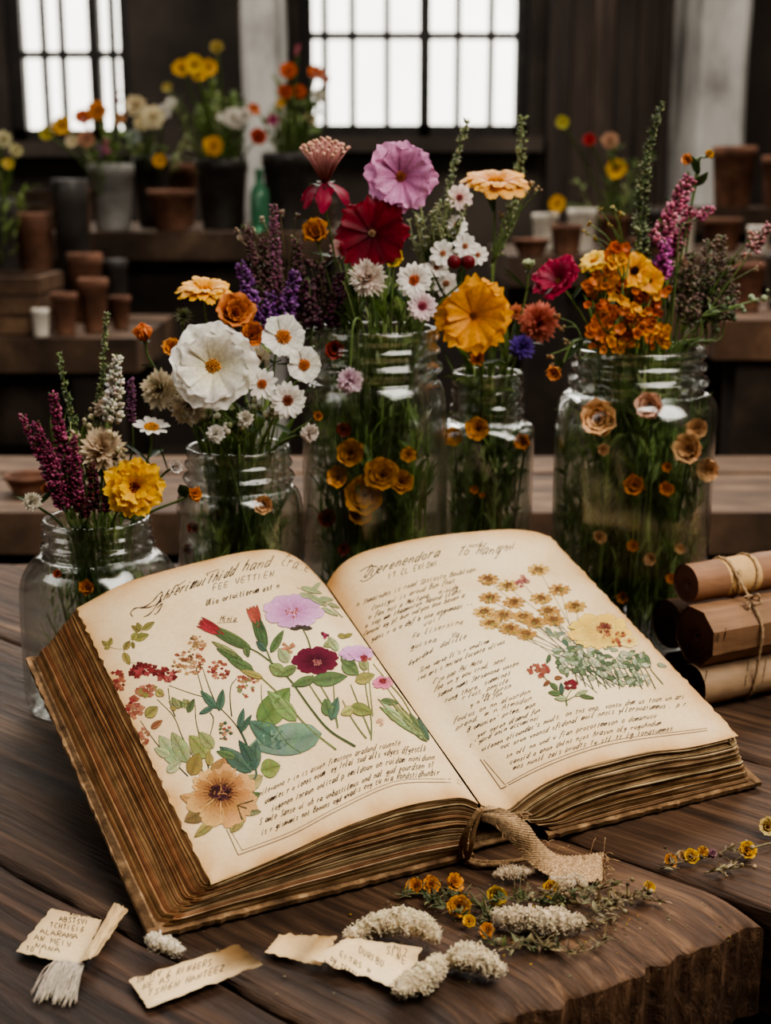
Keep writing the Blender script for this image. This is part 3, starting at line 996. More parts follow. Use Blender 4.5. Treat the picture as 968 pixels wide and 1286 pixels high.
def d_flower(S, mb, cx, cy, rx, ry, n, cin, cout, ccol, cr=0.25, jag=0.08, wid=1.15, rot=0.0, dx=0, dy=0, lines=True):
    """open flower of n petals round cx,cy; dx,dy shift the eye of the flower off the middle"""
    for k in range(n):
        a0 = rot + 2 * pi * k / n + R.uniform(-0.08, 0.08)
        pts = []
        hw_ = pi / n * wid
        for i in range(13):
            u = -1 + i / 6
            a = a0 + hw_ * u
            r = (1 - 0.30 * abs(u) ** 3.2) * (1 + R.uniform(-jag, jag) * 0.6)
            pts.append((cx + rx * r * math.cos(a), cy + ry * r * math.sin(a)))
        ex, ey = cx + dx, cy + dy
        co_ = jit(cout, 0.10)
        d_poly(S, mb, [(ex, ey)] + pts, ((ex * 2 + cx + rx * .5 * math.cos(a0)) / 3, (ey * 2 + cy + ry * .5 * math.sin(a0)) / 3), cin, co_)
        lv = S.nlift()
        ribbon(S, mb, pts, 0.5, tuple(c * 0.55 for c in co_), lv)
        if lines:
            for u in (-0.95, -0.55, -0.25, 0.05, 0.35, 0.65):
                a = a0 + hw_ * u
                ribbon(S, mb, [(ex + (rx * .25) * math.cos(a), ey + (ry * .25) * math.sin(a)), (lerp(ex, cx + rx * math.cos(a), .9), lerp(ey, cy + ry * math.sin(a), .9))], 0.42, tuple(c * 0.62 for c in co_), lv)
    for i in range(int(46 * max(0.4, cr * 3))):
        a = R.uniform(0, 2 * pi); q = R.random() ** 0.6
        x, y = cx + dx + rx * cr * q * math.cos(a), cy + dy + ry * cr * 1.15 * q * math.sin(a)
        s = R.uniform(0.6, 1.3)
        d_poly(S, mb, [(x + s * math.cos(t), y + s * math.sin(t)) for t in (0, 1.05, 2.1, 3.14, 4.2, 5.2)], (x, y), jit(ccol, 0.5), jit(ccol, 0.4), 1)

def d_cluster(S, mb, cx, cy, rx, ry, n, cols, size=2.2):
    for i in range(n):
        a = R.uniform(0, 2 * pi); q = math.sqrt(R.random())
        x, y = cx + rx * q * math.cos(a), cy + ry * q * math.sin(a)
        c = jit(R.choice(cols), 0.25)
        s = size * R.uniform(0.6, 1.25)
        t0 = R.uniform(0, 6.28)
        for k in range(4):
            a2 = t0 + k * pi / 2 + R.uniform(-.3, .3)
            tx, ty = x + s * math.cos(a2), y + s * math.sin(a2) * 0.8
            nx, ny = -math.sin(a2) * s * .42, math.cos(a2) * s * .42
            mx_, my_ = (x + tx) / 2, (y + ty) / 2
            d_poly(S, mb, [(x, y), (mx_ + nx, my_ + ny), (tx, ty), (mx_ - nx, my_ - ny)], (mx_, my_), c, tuple(q2 * 0.7 for q2 in c), 1)

def d_bud(S, mb, x0, y0, x1, y1, w, ccal, cpet):
    """bud: calyx from x0,y0 with petals out to x1,y1"""
    mx_, my_ = lerp(x0, x1, .5), lerp(y0, y1, .5)
    for o_ in (-.5, 0, .5, .2, -.2):
        px_, py_ = -(y1 - y0), (x1 - x0)
        l = math.hypot(px_, py_); px_ /= l; py_ /= l
        d_leaf(S, mb, mx_, my_, x1 + px_ * w * o_ * 1.6, y1 + py_ * w * o_ * 1.6, w * .42, jit(cpet, .25), tuple(c * .6 for c in cpet), vein=False)
    for o_ in (-.6, .6, 0):
        d_leaf(S, mb, x0, y0, lerp(x0, x1, .68) + px_ * w * o_, lerp(y0, y1, .68) + py_ * w * o_, w * .55, jit(ccal, .2), vein=False)

GR1, GR2, GR3, GR4 = s2l(86, 104, 62), s2l(72, 96, 78), s2l(132, 136, 84), s2l(150, 158, 112)
OLV = s2l(140, 128, 66); BRN = s2l(132, 84, 48); RED = s2l(140, 38, 40); DRED = s2l(112, 26, 30); RUST = s2l(158, 84, 58); TAN = s2l(176, 130, 82)
PINK = s2l(216, 158, 200); PINKD = s2l(178, 104, 160); BURG = s2l(110, 14, 48); BURG2 = s2l(60, 4, 24); ORG = s2l(196, 136, 58); YEL = s2l(238, 200, 84); YELD = s2l(206, 150, 44)
def painting(page, S, label, fn):
    mb = MB(); fn(S, mb); return pagekid(mb, 'botanical_painting', M_WATER, page, label)

def f(S, mb):       # trailing olive sprig
    d_stem(S, mb, [(176, 834), (160, 830), (156, 815), (165, 803), (176, 796), (180, 790)], 0.9, OLV)
    d_stem(S, mb, [(157, 815), (146, 815), (136, 812)], 0.8, OLV)
    for l in ((136, 812, 128, 805, 3), (137, 811, 140, 801, 3), (138, 812, 131, 815, 2.5), (156, 816, 163, 805, 4), (155, 820, 163, 835, 4.5), (168, 803, 187, 797, 5), (166, 804, 172, 794, 4), (176, 793, 165, 786, 3.5), (177, 792, 172, 782, 3.5), (179, 791, 194, 781, 4), (166, 806, 168, 815, 2.5)):
        d_leaf(S, mb, *l, jit(OLV, .2))
painting(pageL, SL, 'trailing sprig of olive leaves', f)
def f(S, mb):       # rusty umbels
    st = s2l(70, 74, 52)
    for P in ([(212, 861), (240, 871), (262, 878), (280, 893), (297, 912), (309, 935), (318, 965)], [(246, 838), (252, 860), (258, 878), (268, 885)], [(254, 838), (262, 862), (270, 882)], [(297, 852), (290, 862), (289, 880), (291, 900)],
              [(197, 878), (218, 900), (230, 928), (250, 962), (270, 990)], [(245, 885), (246, 905), (252, 930), (262, 965)], [(211, 864), (214, 885), (220, 900)], [(176, 905), (190, 925), (206, 945), (236, 975)], [(262, 930), (268, 905), (264, 895)]):
        d_stem(S, mb, P, 1.5, st)
    d_cluster(S, mb, 246, 808, 13, 9, 34, [TAN, s2l(190, 150, 92), RUST, s2l(120, 100, 60)], 3)
    d_cluster(S, mb, 236, 833, 20, 15, 75, [TAN, RUST, s2l(196, 150, 104), s2l(120, 78, 46)], 3)
    d_cluster(S, mb, 275, 842, 13, 12, 36, [RUST, RED, s2l(190, 120, 90)], 3)
    d_cluster(S, mb, 311, 860, 13, 16, 36, [RUST, s2l(150, 70, 56), TAN, GR3], 3)
    d_cluster(S, mb, 281, 918, 10, 11, 26, [RUST, GR1, GR2, s2l(180, 130, 90)], 2.6)
    d_cluster(S, mb, 180, 842, 17, 9, 34, [RED, DRED, s2l(170, 60, 60)], 4.5)
    d_cluster(S, mb, 208, 848, 14, 8, 28, [RED, DRED, s2l(182, 92, 80)], 4.5)
    d_cluster(S, mb, 147, 855, 9, 14, 26, [RED, RUST, s2l(120, 50, 36)], 4)
    d_cluster(S, mb, 170, 888, 10, 15, 30, [RUST, RED, s2l(170, 110, 80)], 4)
    d_cluster(S, mb, 186, 868, 15, 8, 24, [s2l(186, 110, 84), RUST, OLV], 4.5)
    d_cluster(S, mb, 180, 926, 7, 12, 16, [RUST, s2l(170, 110, 80)], 3.5)
    d_cluster(S, mb, 222, 884, 14, 7, 14, [GR3, GR1, OLV], 4)
    for l in ((272, 890, 252, 868, 5, GR2), (275, 893, 280, 866, 5, GR2), (268, 888, 250, 897, 3.5, GR2), (300, 915, 306, 890, 4, GR2), (302, 920, 316, 898, 3.5, GR2), (196, 868, 206, 874, 5, OLV), (183, 900, 198, 888, 7, OLV), (190, 915, 204, 905, 4, BRN), (236, 895, 244, 878, 4, GR1), (226, 890, 216, 876, 4, GR3)):
        d_leaf(S, mb, *l[:5], jit(l[5], .15))
painting(pageL, SL, 'rust red umbels on thin stems', f)
def f(S, mb):       # broad leaves and pods
    for l in ((326, 912, 364, 864, 17, s2l(96, 122, 62)), (372, 906, 336, 868, 10, s2l(120, 140, 80)), (404, 922, 312, 938, 20, s2l(104, 128, 104)), (360, 938, 312, 906, 14, s2l(74, 100, 82)), (316, 970, 276, 938, 10, GR2), (318, 968, 322, 930, 8, GR2), (322, 965, 300, 930, 7, s2l(62, 86, 70)),
              (226, 962, 200, 924, 11, s2l(150, 160, 112)), (236, 958, 216, 920, 10, s2l(132, 140, 92)), (214, 950, 194, 940, 6, GR4), (262, 952, 238, 924, 11, s2l(128, 132, 70)), (268, 940, 250, 920, 8, GR3), (328, 968, 352, 962, 12, s2l(118, 128, 66)), (305, 990, 330, 975, 10, s2l(150, 136, 82)), (300, 984, 320, 1000, 8, OLV), (210, 970, 228, 956, 6, GR4), (296, 952, 272, 944, 5, GR1)):
        d_leaf(S, mb, *l[:5], jit(l[5], .08))
    for l in ((240, 974, 250, 946, 10, s2l(128, 108, 52)), (272, 980, 282, 952, 12, s2l(150, 112, 60)), (264, 962, 262, 944, 5, OLV)):
        d_leaf(S, mb, *l[:5], jit(l[5], .1), vein=False)
    d_stem(S, mb, [(328, 860), (330, 885), (345, 912), (362, 935), (378, 946)], 1.2, GR1)
    d_stem(S, mb, [(300, 912), (312, 940), (322, 972), (312, 985)], 2.4, GR2)
painting(pageL, SL, 'broad green leaves with brown seed pods', f)
def f(S, mb):       # the amber flower low on the page
    for l in ((262, 1010, 226, 1000, 9, s2l(178, 128, 70)), (258, 1018, 232, 1032, 10, s2l(120, 96, 54)), (300, 1014, 326, 996, 9, GR1), (300, 1018, 328, 1020, 6, s2l(116, 112, 76)), (304, 1024, 290, 1046, 8, OLV), (270, 1030, 244, 1052, 6, OLV)):
        d_leaf(S, mb, *l[:5], jit(l[5], .1))
    d_flower(S, mb, 280, 1002, 44, 40, 7, s2l(150, 84, 36), s2l(208, 158, 92), s2l(70, 34, 30), .36, .16, 1.25, .3, -3, -5)
    d_flower(S, mb, 278, 996, 34, 28, 9, s2l(84, 40, 26), s2l(186, 128, 62), s2l(60, 26, 34), .40, .2, .95, .1)
    d_cluster(S, mb, 277, 996, 13, 11, 60, [s2l(66, 28, 38), s2l(96, 48, 52), s2l(50, 22, 24)], 3)
    for a in range(26):
        t = a * .2417; ribbon(S, mb, [(277 + 10 * math.cos(t), 996 + 9 * math.sin(t)), (277 + 22 * math.cos(t), 996 + 19 * math.sin(t))], 0.7, s2l(90, 46, 24), S.nlift())
    for x, y in ((310, 1016), (304, 1030), (318, 1006)):
        d_stem(S, mb, [(298, 1012), (x, y)], 1.6, s2l(58, 62, 44))
painting(pageL, SL, 'amber flower with dark purple eye', f)
def f(S, mb):       # red buds
    d_stem(S, mb, [(308, 812), (330, 824), (362, 852), (390, 890), (414, 918), (446, 938)], 2.4, GR1, s2l(70, 84, 52))
    d_stem(S, mb, [(280, 812), (310, 836), (350, 872), (385, 912), (422, 942)], 1.8, s2l(116, 128, 76))
    d_bud(S, mb, 316, 816, 250, 781, 8, GR1, s2l(170, 40, 50))
    d_bud(S, mb, 334, 815, 316, 762, 8.5, s2l(72, 92, 56), s2l(190, 84, 62))
    d_leaf(S, mb, 340, 820, 356, 792, 5, GR1); d_leaf(S, mb, 334, 818, 322, 806, 4, GR2)
    d_stem(S, mb, [(334, 815), (340, 830), (343, 838)], 2, GR1)
    for l in ((300, 826, 266, 806, 4, GR3), (306, 832, 272, 815, 5, GR1), (318, 842, 286, 828, 6, GR1), (330, 852, 302, 842, 4, OLV), (308, 812, 312, 826, 4, GR1)):
        d_leaf(S, mb, *l[:5], jit(l[5], .15))
painting(pageL, SL, 'two red buds on a long green stem', f)
def f(S, mb):       # pink flower
    d_stem(S, mb, [(379, 788), (386, 802), (390, 815)], 1.6, GR1)
    for k in (364, 378, 392): d_leaf(S, mb, 378, 788, k, 790, 3, s2l(70, 60, 50), vein=False)
    d_flower(S, mb, 368, 768, 38, 21, 8, PINKD, PINK, s2l(150, 70, 34), .28, .06, 1.25, .2, 0, 2)
painting(pageL, SL, 'large pink flower with orange eye', f)
def f(S, mb):       # burgundy flower and its bunch
    st = s2l(110, 122, 76)
    for P in ([(392, 848), (405, 866), (418, 890), (424, 912)], [(418, 850), (420, 880), (424, 915)], [(430, 880), (440, 900), (452, 918), (460, 928)], [(440, 860), (452, 890), (466, 924)], [(456, 840), (460, 870), (466, 905), (466, 930)], [(382, 850), (396, 872), (408, 890)]):
        d_stem(S, mb, P, 1.6, st)
    for l in ((392, 856, 436, 850, 9, GR1), (396, 852, 366, 862, 6, GR1), (372, 838, 348, 850, 6, s2l(96, 110, 60)), (356, 846, 338, 836, 8, s2l(110, 124, 72)), (362, 832, 350, 815, 7, GR4), (414, 900, 408, 878, 8, GR1), (416, 905, 424, 876, 6, GR2), (440, 888, 468, 896, 8, s2l(116, 122, 60)), (444, 890, 428, 898, 6, s2l(150, 146, 80)), (430, 832, 450, 848, 9, GR1), (428, 824, 446, 836, 7, GR1), (460, 842, 452, 826, 6, GR3), (420, 806, 406, 812, 5, GR3), (424, 818, 412, 800, 5, GR4), (446, 856, 470, 848, 7, OLV)):
        d_leaf(S, mb, *l[:5], jit(l[5], .12))
    d_cluster(S, mb, 362, 814, 9, 6, 16, [s2l(196, 120, 90), TAN], 3)
    d_cluster(S, mb, 407, 799, 4, 4, 9, [s2l(150, 40, 80), BURG], 2.4)
    d_flower(S, mb, 396, 830, 29, 17, 7, BURG2, BURG, s2l(150, 90, 80), .2, .1, 1.3, .5, 2, 3)
painting(pageL, SL, 'dark burgundy flower over leafy stems', f)
def f(S, mb):       # small pink pair by the gutter
    for P in ([(468, 834), (486, 856), (506, 880), (528, 920), (536, 932)], [(462, 836), (464, 862), (468, 900)], [(484, 862), (500, 884), (514, 900)]):
        d_stem(S, mb, P, 1.3, GR3)
    for l in ((536, 932, 500, 894, 5, GR1), (534, 930, 490, 880, 4, GR3), (536, 932, 474, 878, 4, GR4), (530, 925, 476, 888, 5, s2l(128, 150, 90)), (534, 928, 514, 896, 4, GR1), (500, 905, 486, 894, 5, GR3), (478, 880, 500, 884, 4, GR1), (538, 930, 524, 902, 3.5, GR2)):
        d_leaf(S, mb, *l[:5], jit(l[5], .15))
    d_flower(S, mb, 447, 821, 22, 10, 7, s2l(196, 120, 176), s2l(220, 160, 206), RED, .2, .1, 1.2, .4, 9, 5)
    d_cluster(S, mb, 458, 828, 6, 4, 14, [s2l(130, 40, 50), s2l(170, 70, 60)], 2.5)
    d_flower(S, mb, 480, 858, 13, 8, 6, s2l(180, 60, 100), s2l(214, 120, 150), DRED, .35, .12, 1.1, .2, 0, -2)
    d_cluster(S, mb, 478, 908, 6, 4, 8, [s2l(214, 160, 120)], 2.5)
painting(pageL, SL, 'small pink flowers with grassy leaves by the gutter', f)
def f(S, mb):       # faint sage in the upper corner
    for l in ((378, 738, 404, 746, 3, GR4), (384, 746, 410, 762, 3.5, GR4), (392, 742, 402, 732, 3, GR4), (400, 752, 418, 754, 3, GR4), (404, 764, 424, 774, 2.5, GR4), (376, 746, 392, 752, 3, GR4), (412, 758, 426, 764, 2, GR4), (424, 798, 436, 801, 3, OLV), (432, 800, 442, 797, 2.5, OLV)):
        d_leaf(S, mb, *l[:5], jit(l[5], .1))
    d_stem(S, mb, [(372, 738), (390, 746), (412, 760), (430, 776)], .8, GR4)
painting(pageL, SL, 'faint sage green sprig', f)
def f(S, mb):       # the yellow bunch
    heads = [(613, 728), (638, 736), (676, 716), (702, 741), (615, 751), (645, 757), (679, 752), (608, 769), (632, 773), (689, 768), (722, 762), (616, 783), (657, 775), (660, 797), (695, 779), (655, 731), (672, 782), (640, 790)]
    for i, (x, y) in enumerate(heads):
        ex, ey = (lerp(745, 790, ((i * 7) % 10) / 10), lerp(856, 872, ((i * 3) % 10) / 10))
        if x < 665: d_stem(S, mb, [(x + 3, y + 4), (lerp(x, ex, .45), lerp(y, ey, .42)), (ex, ey)], 1.0, s2l(104, 104, 84))
        else: d_stem(S, mb, [(x + 3, y + 4), (lerp(x, ex - 20, .6), lerp(y, ey - 20, .55)), (ex - 20, ey - 14)], 0.9, s2l(104, 104, 84))
    for i in range(46):
        x, y = R.uniform(680, 760), R.uniform(778, 832)
        if (y - 770) > (x - 680) * 0.75 + 26 or (y - 770) < (x - 700) * 0.55 - 2: continue
        a = R.uniform(-.6, 1.2)
        d_leaf(S, mb, x, y, x + 13 * math.cos(a), y + 10 * math.sin(a), 2.6, jit(R.choice((GR2, GR4, s2l(120, 128, 104))), .2), vein=False)
    for (x, y) in heads:
        if (x, y) == (655, 731): d_cluster(S, mb, x, y, 9, 7, 20, [s2l(168, 90, 84), s2l(140, 62, 60), s2l(206, 150, 120)], 3.2); continue
        d_flower(S, mb, x, y, 14, 7.5, 9, s2l(150, 104, 40), R.choice((s2l(204, 156, 62), s2l(190, 140, 60), s2l(214, 170, 80))), s2l(110, 72, 34), .4, .2, .85, R.uniform(0, 3), 0, -1, lines=False)
        d_cluster(S, mb, x, y + 3, 8, 4, 8, [s2l(150, 110, 50), OLV], 2)
painting(pageR, SR, 'spray of small golden daisies', f)
def f(S, mb):
    for i in range(170):
        t = R.random()
        x = lerp(700, 815, t) + R.uniform(-12, 12); y = lerp(826, 836, t) + R.uniform(-20, 26) * (0.6 + .4 * t)
        a = R.uniform(-.4, 2.2)
        d_leaf(S, mb, x, y, x + R.uniform(8, 14) * math.cos(a), y + R.uniform(6, 11) * math.sin(a), R.uniform(1.6, 2.8), jit(R.choice((s2l(104, 118, 82), s2l(150, 158, 124), s2l(84, 100, 72), s2l(176, 178, 146))), .2), vein=False)
    for i in range(16):
        x = 712 + i * 6.5
        d_stem(S, mb, [(x, 826 + (i % 3) * 4), (x + 8, 842), (x + 14 + (i % 4) * 3, 860 + (i % 3) * 3)], .9, s2l(84, 96, 68))
    d_flower(S, mb, 752, 793, 40, 22, 9, YELD, YEL, s2l(140, 70, 50), .25, .14, 1.2, .1, 4, 2)
    d_flower(S, mb, 752, 797, 30, 16, 8, s2l(190, 130, 30), s2l(240, 206, 100), s2l(140, 62, 44), .3, .14, 1.0, .5, 6, 0)
    d_cluster(S, mb, 758, 790, 9, 7, 26, [s2l(120, 54, 44), s2l(150, 84, 60)], 3)
    d_cluster(S, mb, 778, 803, 10, 8, 30, [s2l(170, 84, 44), s2l(140, 60, 44), YELD], 3.2)
    d_flower(S, mb, 790, 806, 12, 8, 6, YELD, s2l(240, 214, 130), s2l(160, 90, 50), .2, .1, 1.1, .4, lines=False)
painting(pageR, SR, 'big yellow double flower over grey green leaves', f)
def f(S, mb):
    d_stem(S, mb, [(680, 848), (694, 862), (708, 876), (712, 887)], 1.3, GR1); d_stem(S, mb, [(718, 866), (712, 876), (711, 884)], 1.2, GR1); d_stem(S, mb, [(745, 876), (726, 874), (712, 880)], 1.0, GR1)
    for l in ((700, 866, 690, 858, 3, GR1), (704, 872, 688, 870, 3.5, GR1), (706, 872, 704, 858, 3, GR2), (712, 878, 696, 878, 3, GR4), (722, 874, 738, 868, 3, GR4), (728, 874, 746, 878, 2.5, GR1), (690, 856, 682, 862, 2.5, BRN), (696, 852, 706, 852, 2.5, BRN)):
        d_leaf(S, mb, *l[:5], jit(l[5], .15))
    d_cluster(S, mb, 676, 842, 13, 8, 30, [s2l(176, 90, 66), RUST, s2l(150, 60, 50)], 3.4)
    d_cluster(S, mb, 717, 861, 8, 6, 26, [DRED, s2l(130, 20, 36)], 3)
painting(pageR, SR, 'little red flowered sprig', f)
# ================================================================== GLASS JARS
class Jar:
    pass
JARS = []
def make_jar(cx, Y, wpx, rimpx, rim_y, label, sq=2.0, ribs=0, rib_amp=0.0, neck=0.030, shoulder=0.020, rot=0.0, neckpx=None, slug='glass_jar'):
    j = Jar()
    dep = (Y * CP + (HC - 0.12) * SP)
    j.R = wpx / 2 * dep / FPX
    j.Rr = rimpx / 2 * dep / FPX
    j.H = at(cx, rim_y, Y).z - ZT
    j.c = Vector((at(cx, rim_y, Y).x, Y, ZT))
    Rn = j.Rr * 0.93
    R0, H = j.R, j.H
    zs = H - neck - shoulder
    pr = [(0.0001, 0.0), (R0 * .6, 0.0004), (R0 * .86, 0.0), (R0 * .95, .0022), (R0 * .992, .008), (R0, .016)]
    for t in (.25, .5, .75, 1): pr.append((R0, lerp(.016, zs, t)))
    for k in range(1, 9):
        a = k / 8 * pi / 2
        pr.append((lerp(Rn, R0, math.cos(a)), zs + shoulder * math.sin(a)))
    nb = len(pr)
    z0 = zs + shoulder
    br = j.Rr
    for dz, rr in ((.10, Rn), (.16, br * 1.0), (.24, br * 1.03), (.32, br * 1.0), (.38, Rn), (.48, Rn), (.53, br * .975), (.58, br * .99), (.63, br * .975), (.68, Rn), (.76, Rn), (.82, br * .965), (.86, br * .975), (.90, br * .965), (.93, br * .955), (.97, br * .95), (1.0, br * .93)):
        pr.append((rr, z0 + dz * neck))
    th = .0024
    outer_n = len(pr)
    inner = [(br * .93 - .0012, H + .0003), (br * .93 - .0024, H - .0008), (Rn - th, H - .004), (Rn - th, z0 + neck * .5), (Rn - th, z0)]
    for k in range(8, -1, -2):
        a = k / 8 * pi / 2
        inner.append((lerp(Rn, R0, math.cos(a)) - th, zs + shoulder * math.sin(a) - th * .4))
    inner += [(R0 - th, lerp(.016, zs, .5)), (R0 - th, .018), (R0 * .93, .009), (R0 * .7, .0068), (0.0001, .0062)]
    pr += inner
    def rf(t, z, i):
        k = max(0, min(1, (zs + shoulder * .75 - z) / (shoulder * .9)))
        tt = t + rot
        f_ = 1.0
        if sq > 2:
            f_ = (abs(math.cos(tt)) ** sq + abs(math.sin(tt)) ** sq) ** (-1 / sq)
            f_ = f_ / (2 ** (0.5 - 1 / sq) * 0.5 + 0.5)
        if ribs:
            f_ *= 1 + rib_amp * (abs(math.cos(tt * ribs / 2)) ** 3 - .4)
        return 1 + (f_ - 1) * k
    mb = MB()
    lathe(mb, pr, (1, 1, 1), 72, (0, 0, 0), rf)
    o = mb.build(slug, M_GLASS, None, loc=j.c + Vector((0, 0, .0002)))
    tag(o, label, 'jar')
    j.o = o; j.sq = sq; j.Rn = Rn - th; j.zn = z0
    JARS.append(j)
    return j
J1 = make_jar(121, .800, 190, 140, 650, 'small squat glass jar at the far left of the open book', 3.2, 12, .012, .022, .020, .5)
J2 = make_jar(299, .848, 158, 136, 560, 'short wide-mouthed glass jar of white and orange flowers between squat jar and tall jar', 2.0, 14, .014, .026, .014)
J3 = make_jar(471, .900, 180, 164, 412, 'tallest broad glass jar in the middle behind the book', 2.6, 12, .012, .034, .026, .3)
J4 = make_jar(612, .953, 126, 92, 467, 'slim narrow-necked glass jar behind the right page', 3.4, 8, .01, .034, .012, .2)
J5 = make_jar(802, .935, 208, 170, 436, 'large square-shouldered glass jar beside the tied paper rolls', 3.2, 12, .010, .030, .024, .25)

# ================================================================== FLOWERS
def frame(d, spin=0.0):
    d = Vector(d).normalized()
    q = Vector((0, 0, 1)).rotation_difference(d)
    return q @ Quaternion((0, 0, 1), spin)

def facing(head, fx=0.0, fz=0.0, cam=1.0):
    c = (EYE - head).normalized() * cam
    return (c + Vector((fx, 0, fz))).normalized()

def stem_path(j, head, out, seed, entry=None):
    """from the jar floor up through its mouth to the flower"""
    rnd = random.Random(seed)
    a = rnd.uniform(0, 2 * pi); r = rnd.uniform(.1, .55) * j.R
    base = j.c + Vector((r * math.cos(a), r * math.sin(a), .008))
    d = Vector((head.x - j.c.x, head.y - j.c.y, 0))
    lim = j.Rn * .74
    e = d * .6
    if e.length > lim: e = e.normalized() * lim
    mouth = j.c + Vector((e.x, e.y, j.H - .006))
    pts = [base, base.lerp(mouth, .55) + Vector((rnd.uniform(-.006, .006), rnd.uniform(-.006, .006), 0)), mouth]
    neck = head - out * 0.014
    if head.z > mouth.z + .03: pts.append(mouth.lerp(neck, .55) + Vector((0, 0, .004)))
    elif head.z < mouth.z: pts.append(Vector((lerp(mouth.x, neck.x, .7), lerp(mouth.y, neck.y, .7), mouth.z + .014)))
    pts.append(neck)
    pts.append(head - out * .001)
    return base, spline(pts, 6)

GREEN = s2l(92, 112, 58); DGREEN = s2l(52, 70, 36); PGREEN = s2l(138, 150, 96)
NUM = [0]
def plant(name, label, cat, j, head, out, stemcol=GREEN, sr=.0009, group=None, leaves=2, leafcol=DGREEN, seed=None):
    NUM[0] += 1
    seed = NUM[0] if seed is None else seed
    base, path = stem_path(j, head, out, seed)
    root = empty(name, base, label, cat, group)
    mb = MB()
    L = len(path)
    mb.tube([p - base for p in path], [sr * (1.25 - .45 * i / L) for i in range(L)], [mixc(tuple(c * .6 for c in stemcol), stemcol, i / L) for i in range(L)], 6)
    mb.build('stem', M_STEM, root)
    rnd = random.Random(seed * 13 + 1)
    if leaves:
        lm = MB()
        for k in range(leaves):
            i = int(L * rnd.uniform(.5, .86))
            add_leaf(lm, path[i] - base, Vector((rnd.uniform(-1, 1), rnd.uniform(-1, .4), rnd.uniform(.1, .9))), rnd.uniform(.012, .024), rnd.uniform(.0018, .0038), jit(leafcol, .25, rnd), rnd)
        lm.build('foliage', M_LEAF, root)
    return root, base

def add_leaf(mb, p, d, L, W, col, rnd=R, curl=.25):
    q = frame(d, 0)
    # leaf runs along d: turn petal's local Y to d
    d = Vector(d).normalized()
    s = d.cross(Vector((rnd.uniform(-.4, .4), rnd.uniform(-.4, .4), 1))).normalized()
    n = s.cross(d)
    M = Matrix.Translation(p) @ Matrix((s, d, n)).transposed().to_4x4()
    mb.petal(M, L, W, tuple(c * .8 for c in col), tuple(min(1, c * 1.25) for c in col), cup=rnd.uniform(-.1, .2), curl=rnd.uniform(0, curl), tip=0, base=.1, chan=.25, nx=4, ny=6, streak=.18, pointed=True)

def ring(mb, n, Rad, W, cin, cout, elev=.15, r0=.12, cup=.12, curl=.1, ruffle=.03, notch=.0, tip=.15, z0=0.0, spin=0.0, jitter=.12, wmax=.72, mid=None, chan=.1, rnd=R, streak=.12, pointed=False, nx=6, ny=7, base=.18, roll=0.0):
    for k in range(n):
        a = spin + 2 * pi * k / n + rnd.uniform(-.06, .06)
        M = Matrix.Rotation(a, 4, 'Z') @ Matrix.Translation((0, Rad * r0, z0)) @ Matrix.Rotation(elev + rnd.uniform(-jitter, jitter), 4, 'X') @ Matrix.Rotation(roll, 4, 'Y')
        mb.petal(M, Rad * (1 - r0) * (1 + rnd.uniform(-.06, .06)), W * Rad * (1 + rnd.uniform(-.08, .08)), jit(cin, .1, rnd), jit(cout, .07, rnd), cup=cup + rnd.uniform(-.05, .05), curl=curl, tip=tip, notch=notch, ruffle=ruffle, ph=rnd.uniform(0, 6), wmax=wmax, mid=mid, chan=chan, streak=streak, pointed=pointed, nx=nx, ny=ny, base=base)

def pollen(mb, r, ca, cb, n=40, h=.5, s=.12, dome=.5, rnd=R, sticks=True):
    """domed eye of small stamens"""
    mb.blob((0, 0, 0), (r * .8, r * .8, r * dome * .6), tuple(c * .5 for c in ca), 4, 10)
    for k in range(n):
        q = math.sqrt((k + .5) / n); a = k * 2.39996
        x, y = r * q * math.cos(a), r * q * math.sin(a)
        z = r * dome * (1 - q * q) + r * h * rnd.uniform(.25, .6)
        c = jit(mixc(cb, ca, q), .22, rnd)
        if sticks: mb.tube([(x * .6, y * .6, 0), (x, y, z)], r * s * .3, tuple(k2 * .7 for k2 in c), 3, cap=False)
        mb.blob((x, y, z), r * s * rnd.uniform(.7, 1.1), c, 3, 5)

def bloom_obj(root, base, head, out, pm, cm=None, spin=0.0, name='bloom', cname='flower_eye', sep=None):
    q = frame(out, spin)
    b = pm.build(name, M_PETAL, root, loc=head - base, rot=q)
    if cm is not None: cm.build(cname, M_CENTRE, b, loc=(0, 0, 0))
    if sep is not None: sep.build('calyx', M_LEAF, b, loc=(0, 0, 0))
    return b

def calyx(r, col=DGREEN, n=8, rnd=R):
    mb = MB()
    mb.blob((0, 0, -r * .35), (r * .5, r * .5, r * .45), col, 4, 8)
    ring(mb, n, r * 1.3, .22, col, tuple(c * 1.3 for c in col), elev=-.25, r0=.1, cup=.1, curl=0, tip=0, z0=-r * .12, pointed=True, nx=2, ny=4, ruffle=0)
    return mb

def flower(kind, label, j, x, y, Y, rpx, fx=0.0, fz=0.0, cam=1.0, spin=0.0, cat='flower', stemcol=GREEN, group=None, leaves=2, name=None, **kw):
    head = at(x, y, Y)
    r = rpx * mpp(Y)
    out = facing(head, fx, fz, cam)
    root, base = plant(name or kind, label, cat, j, head, out, stemcol, group=group, leaves=leaves)
    pm, cm = MB(), MB()
    sep = calyx(r * .3)
    BLOOMS[kind](pm, cm, r, **kw)
    bloom_obj(root, base, head, out, pm, cm if cm.v else None, spin, sep=sep)
    return root

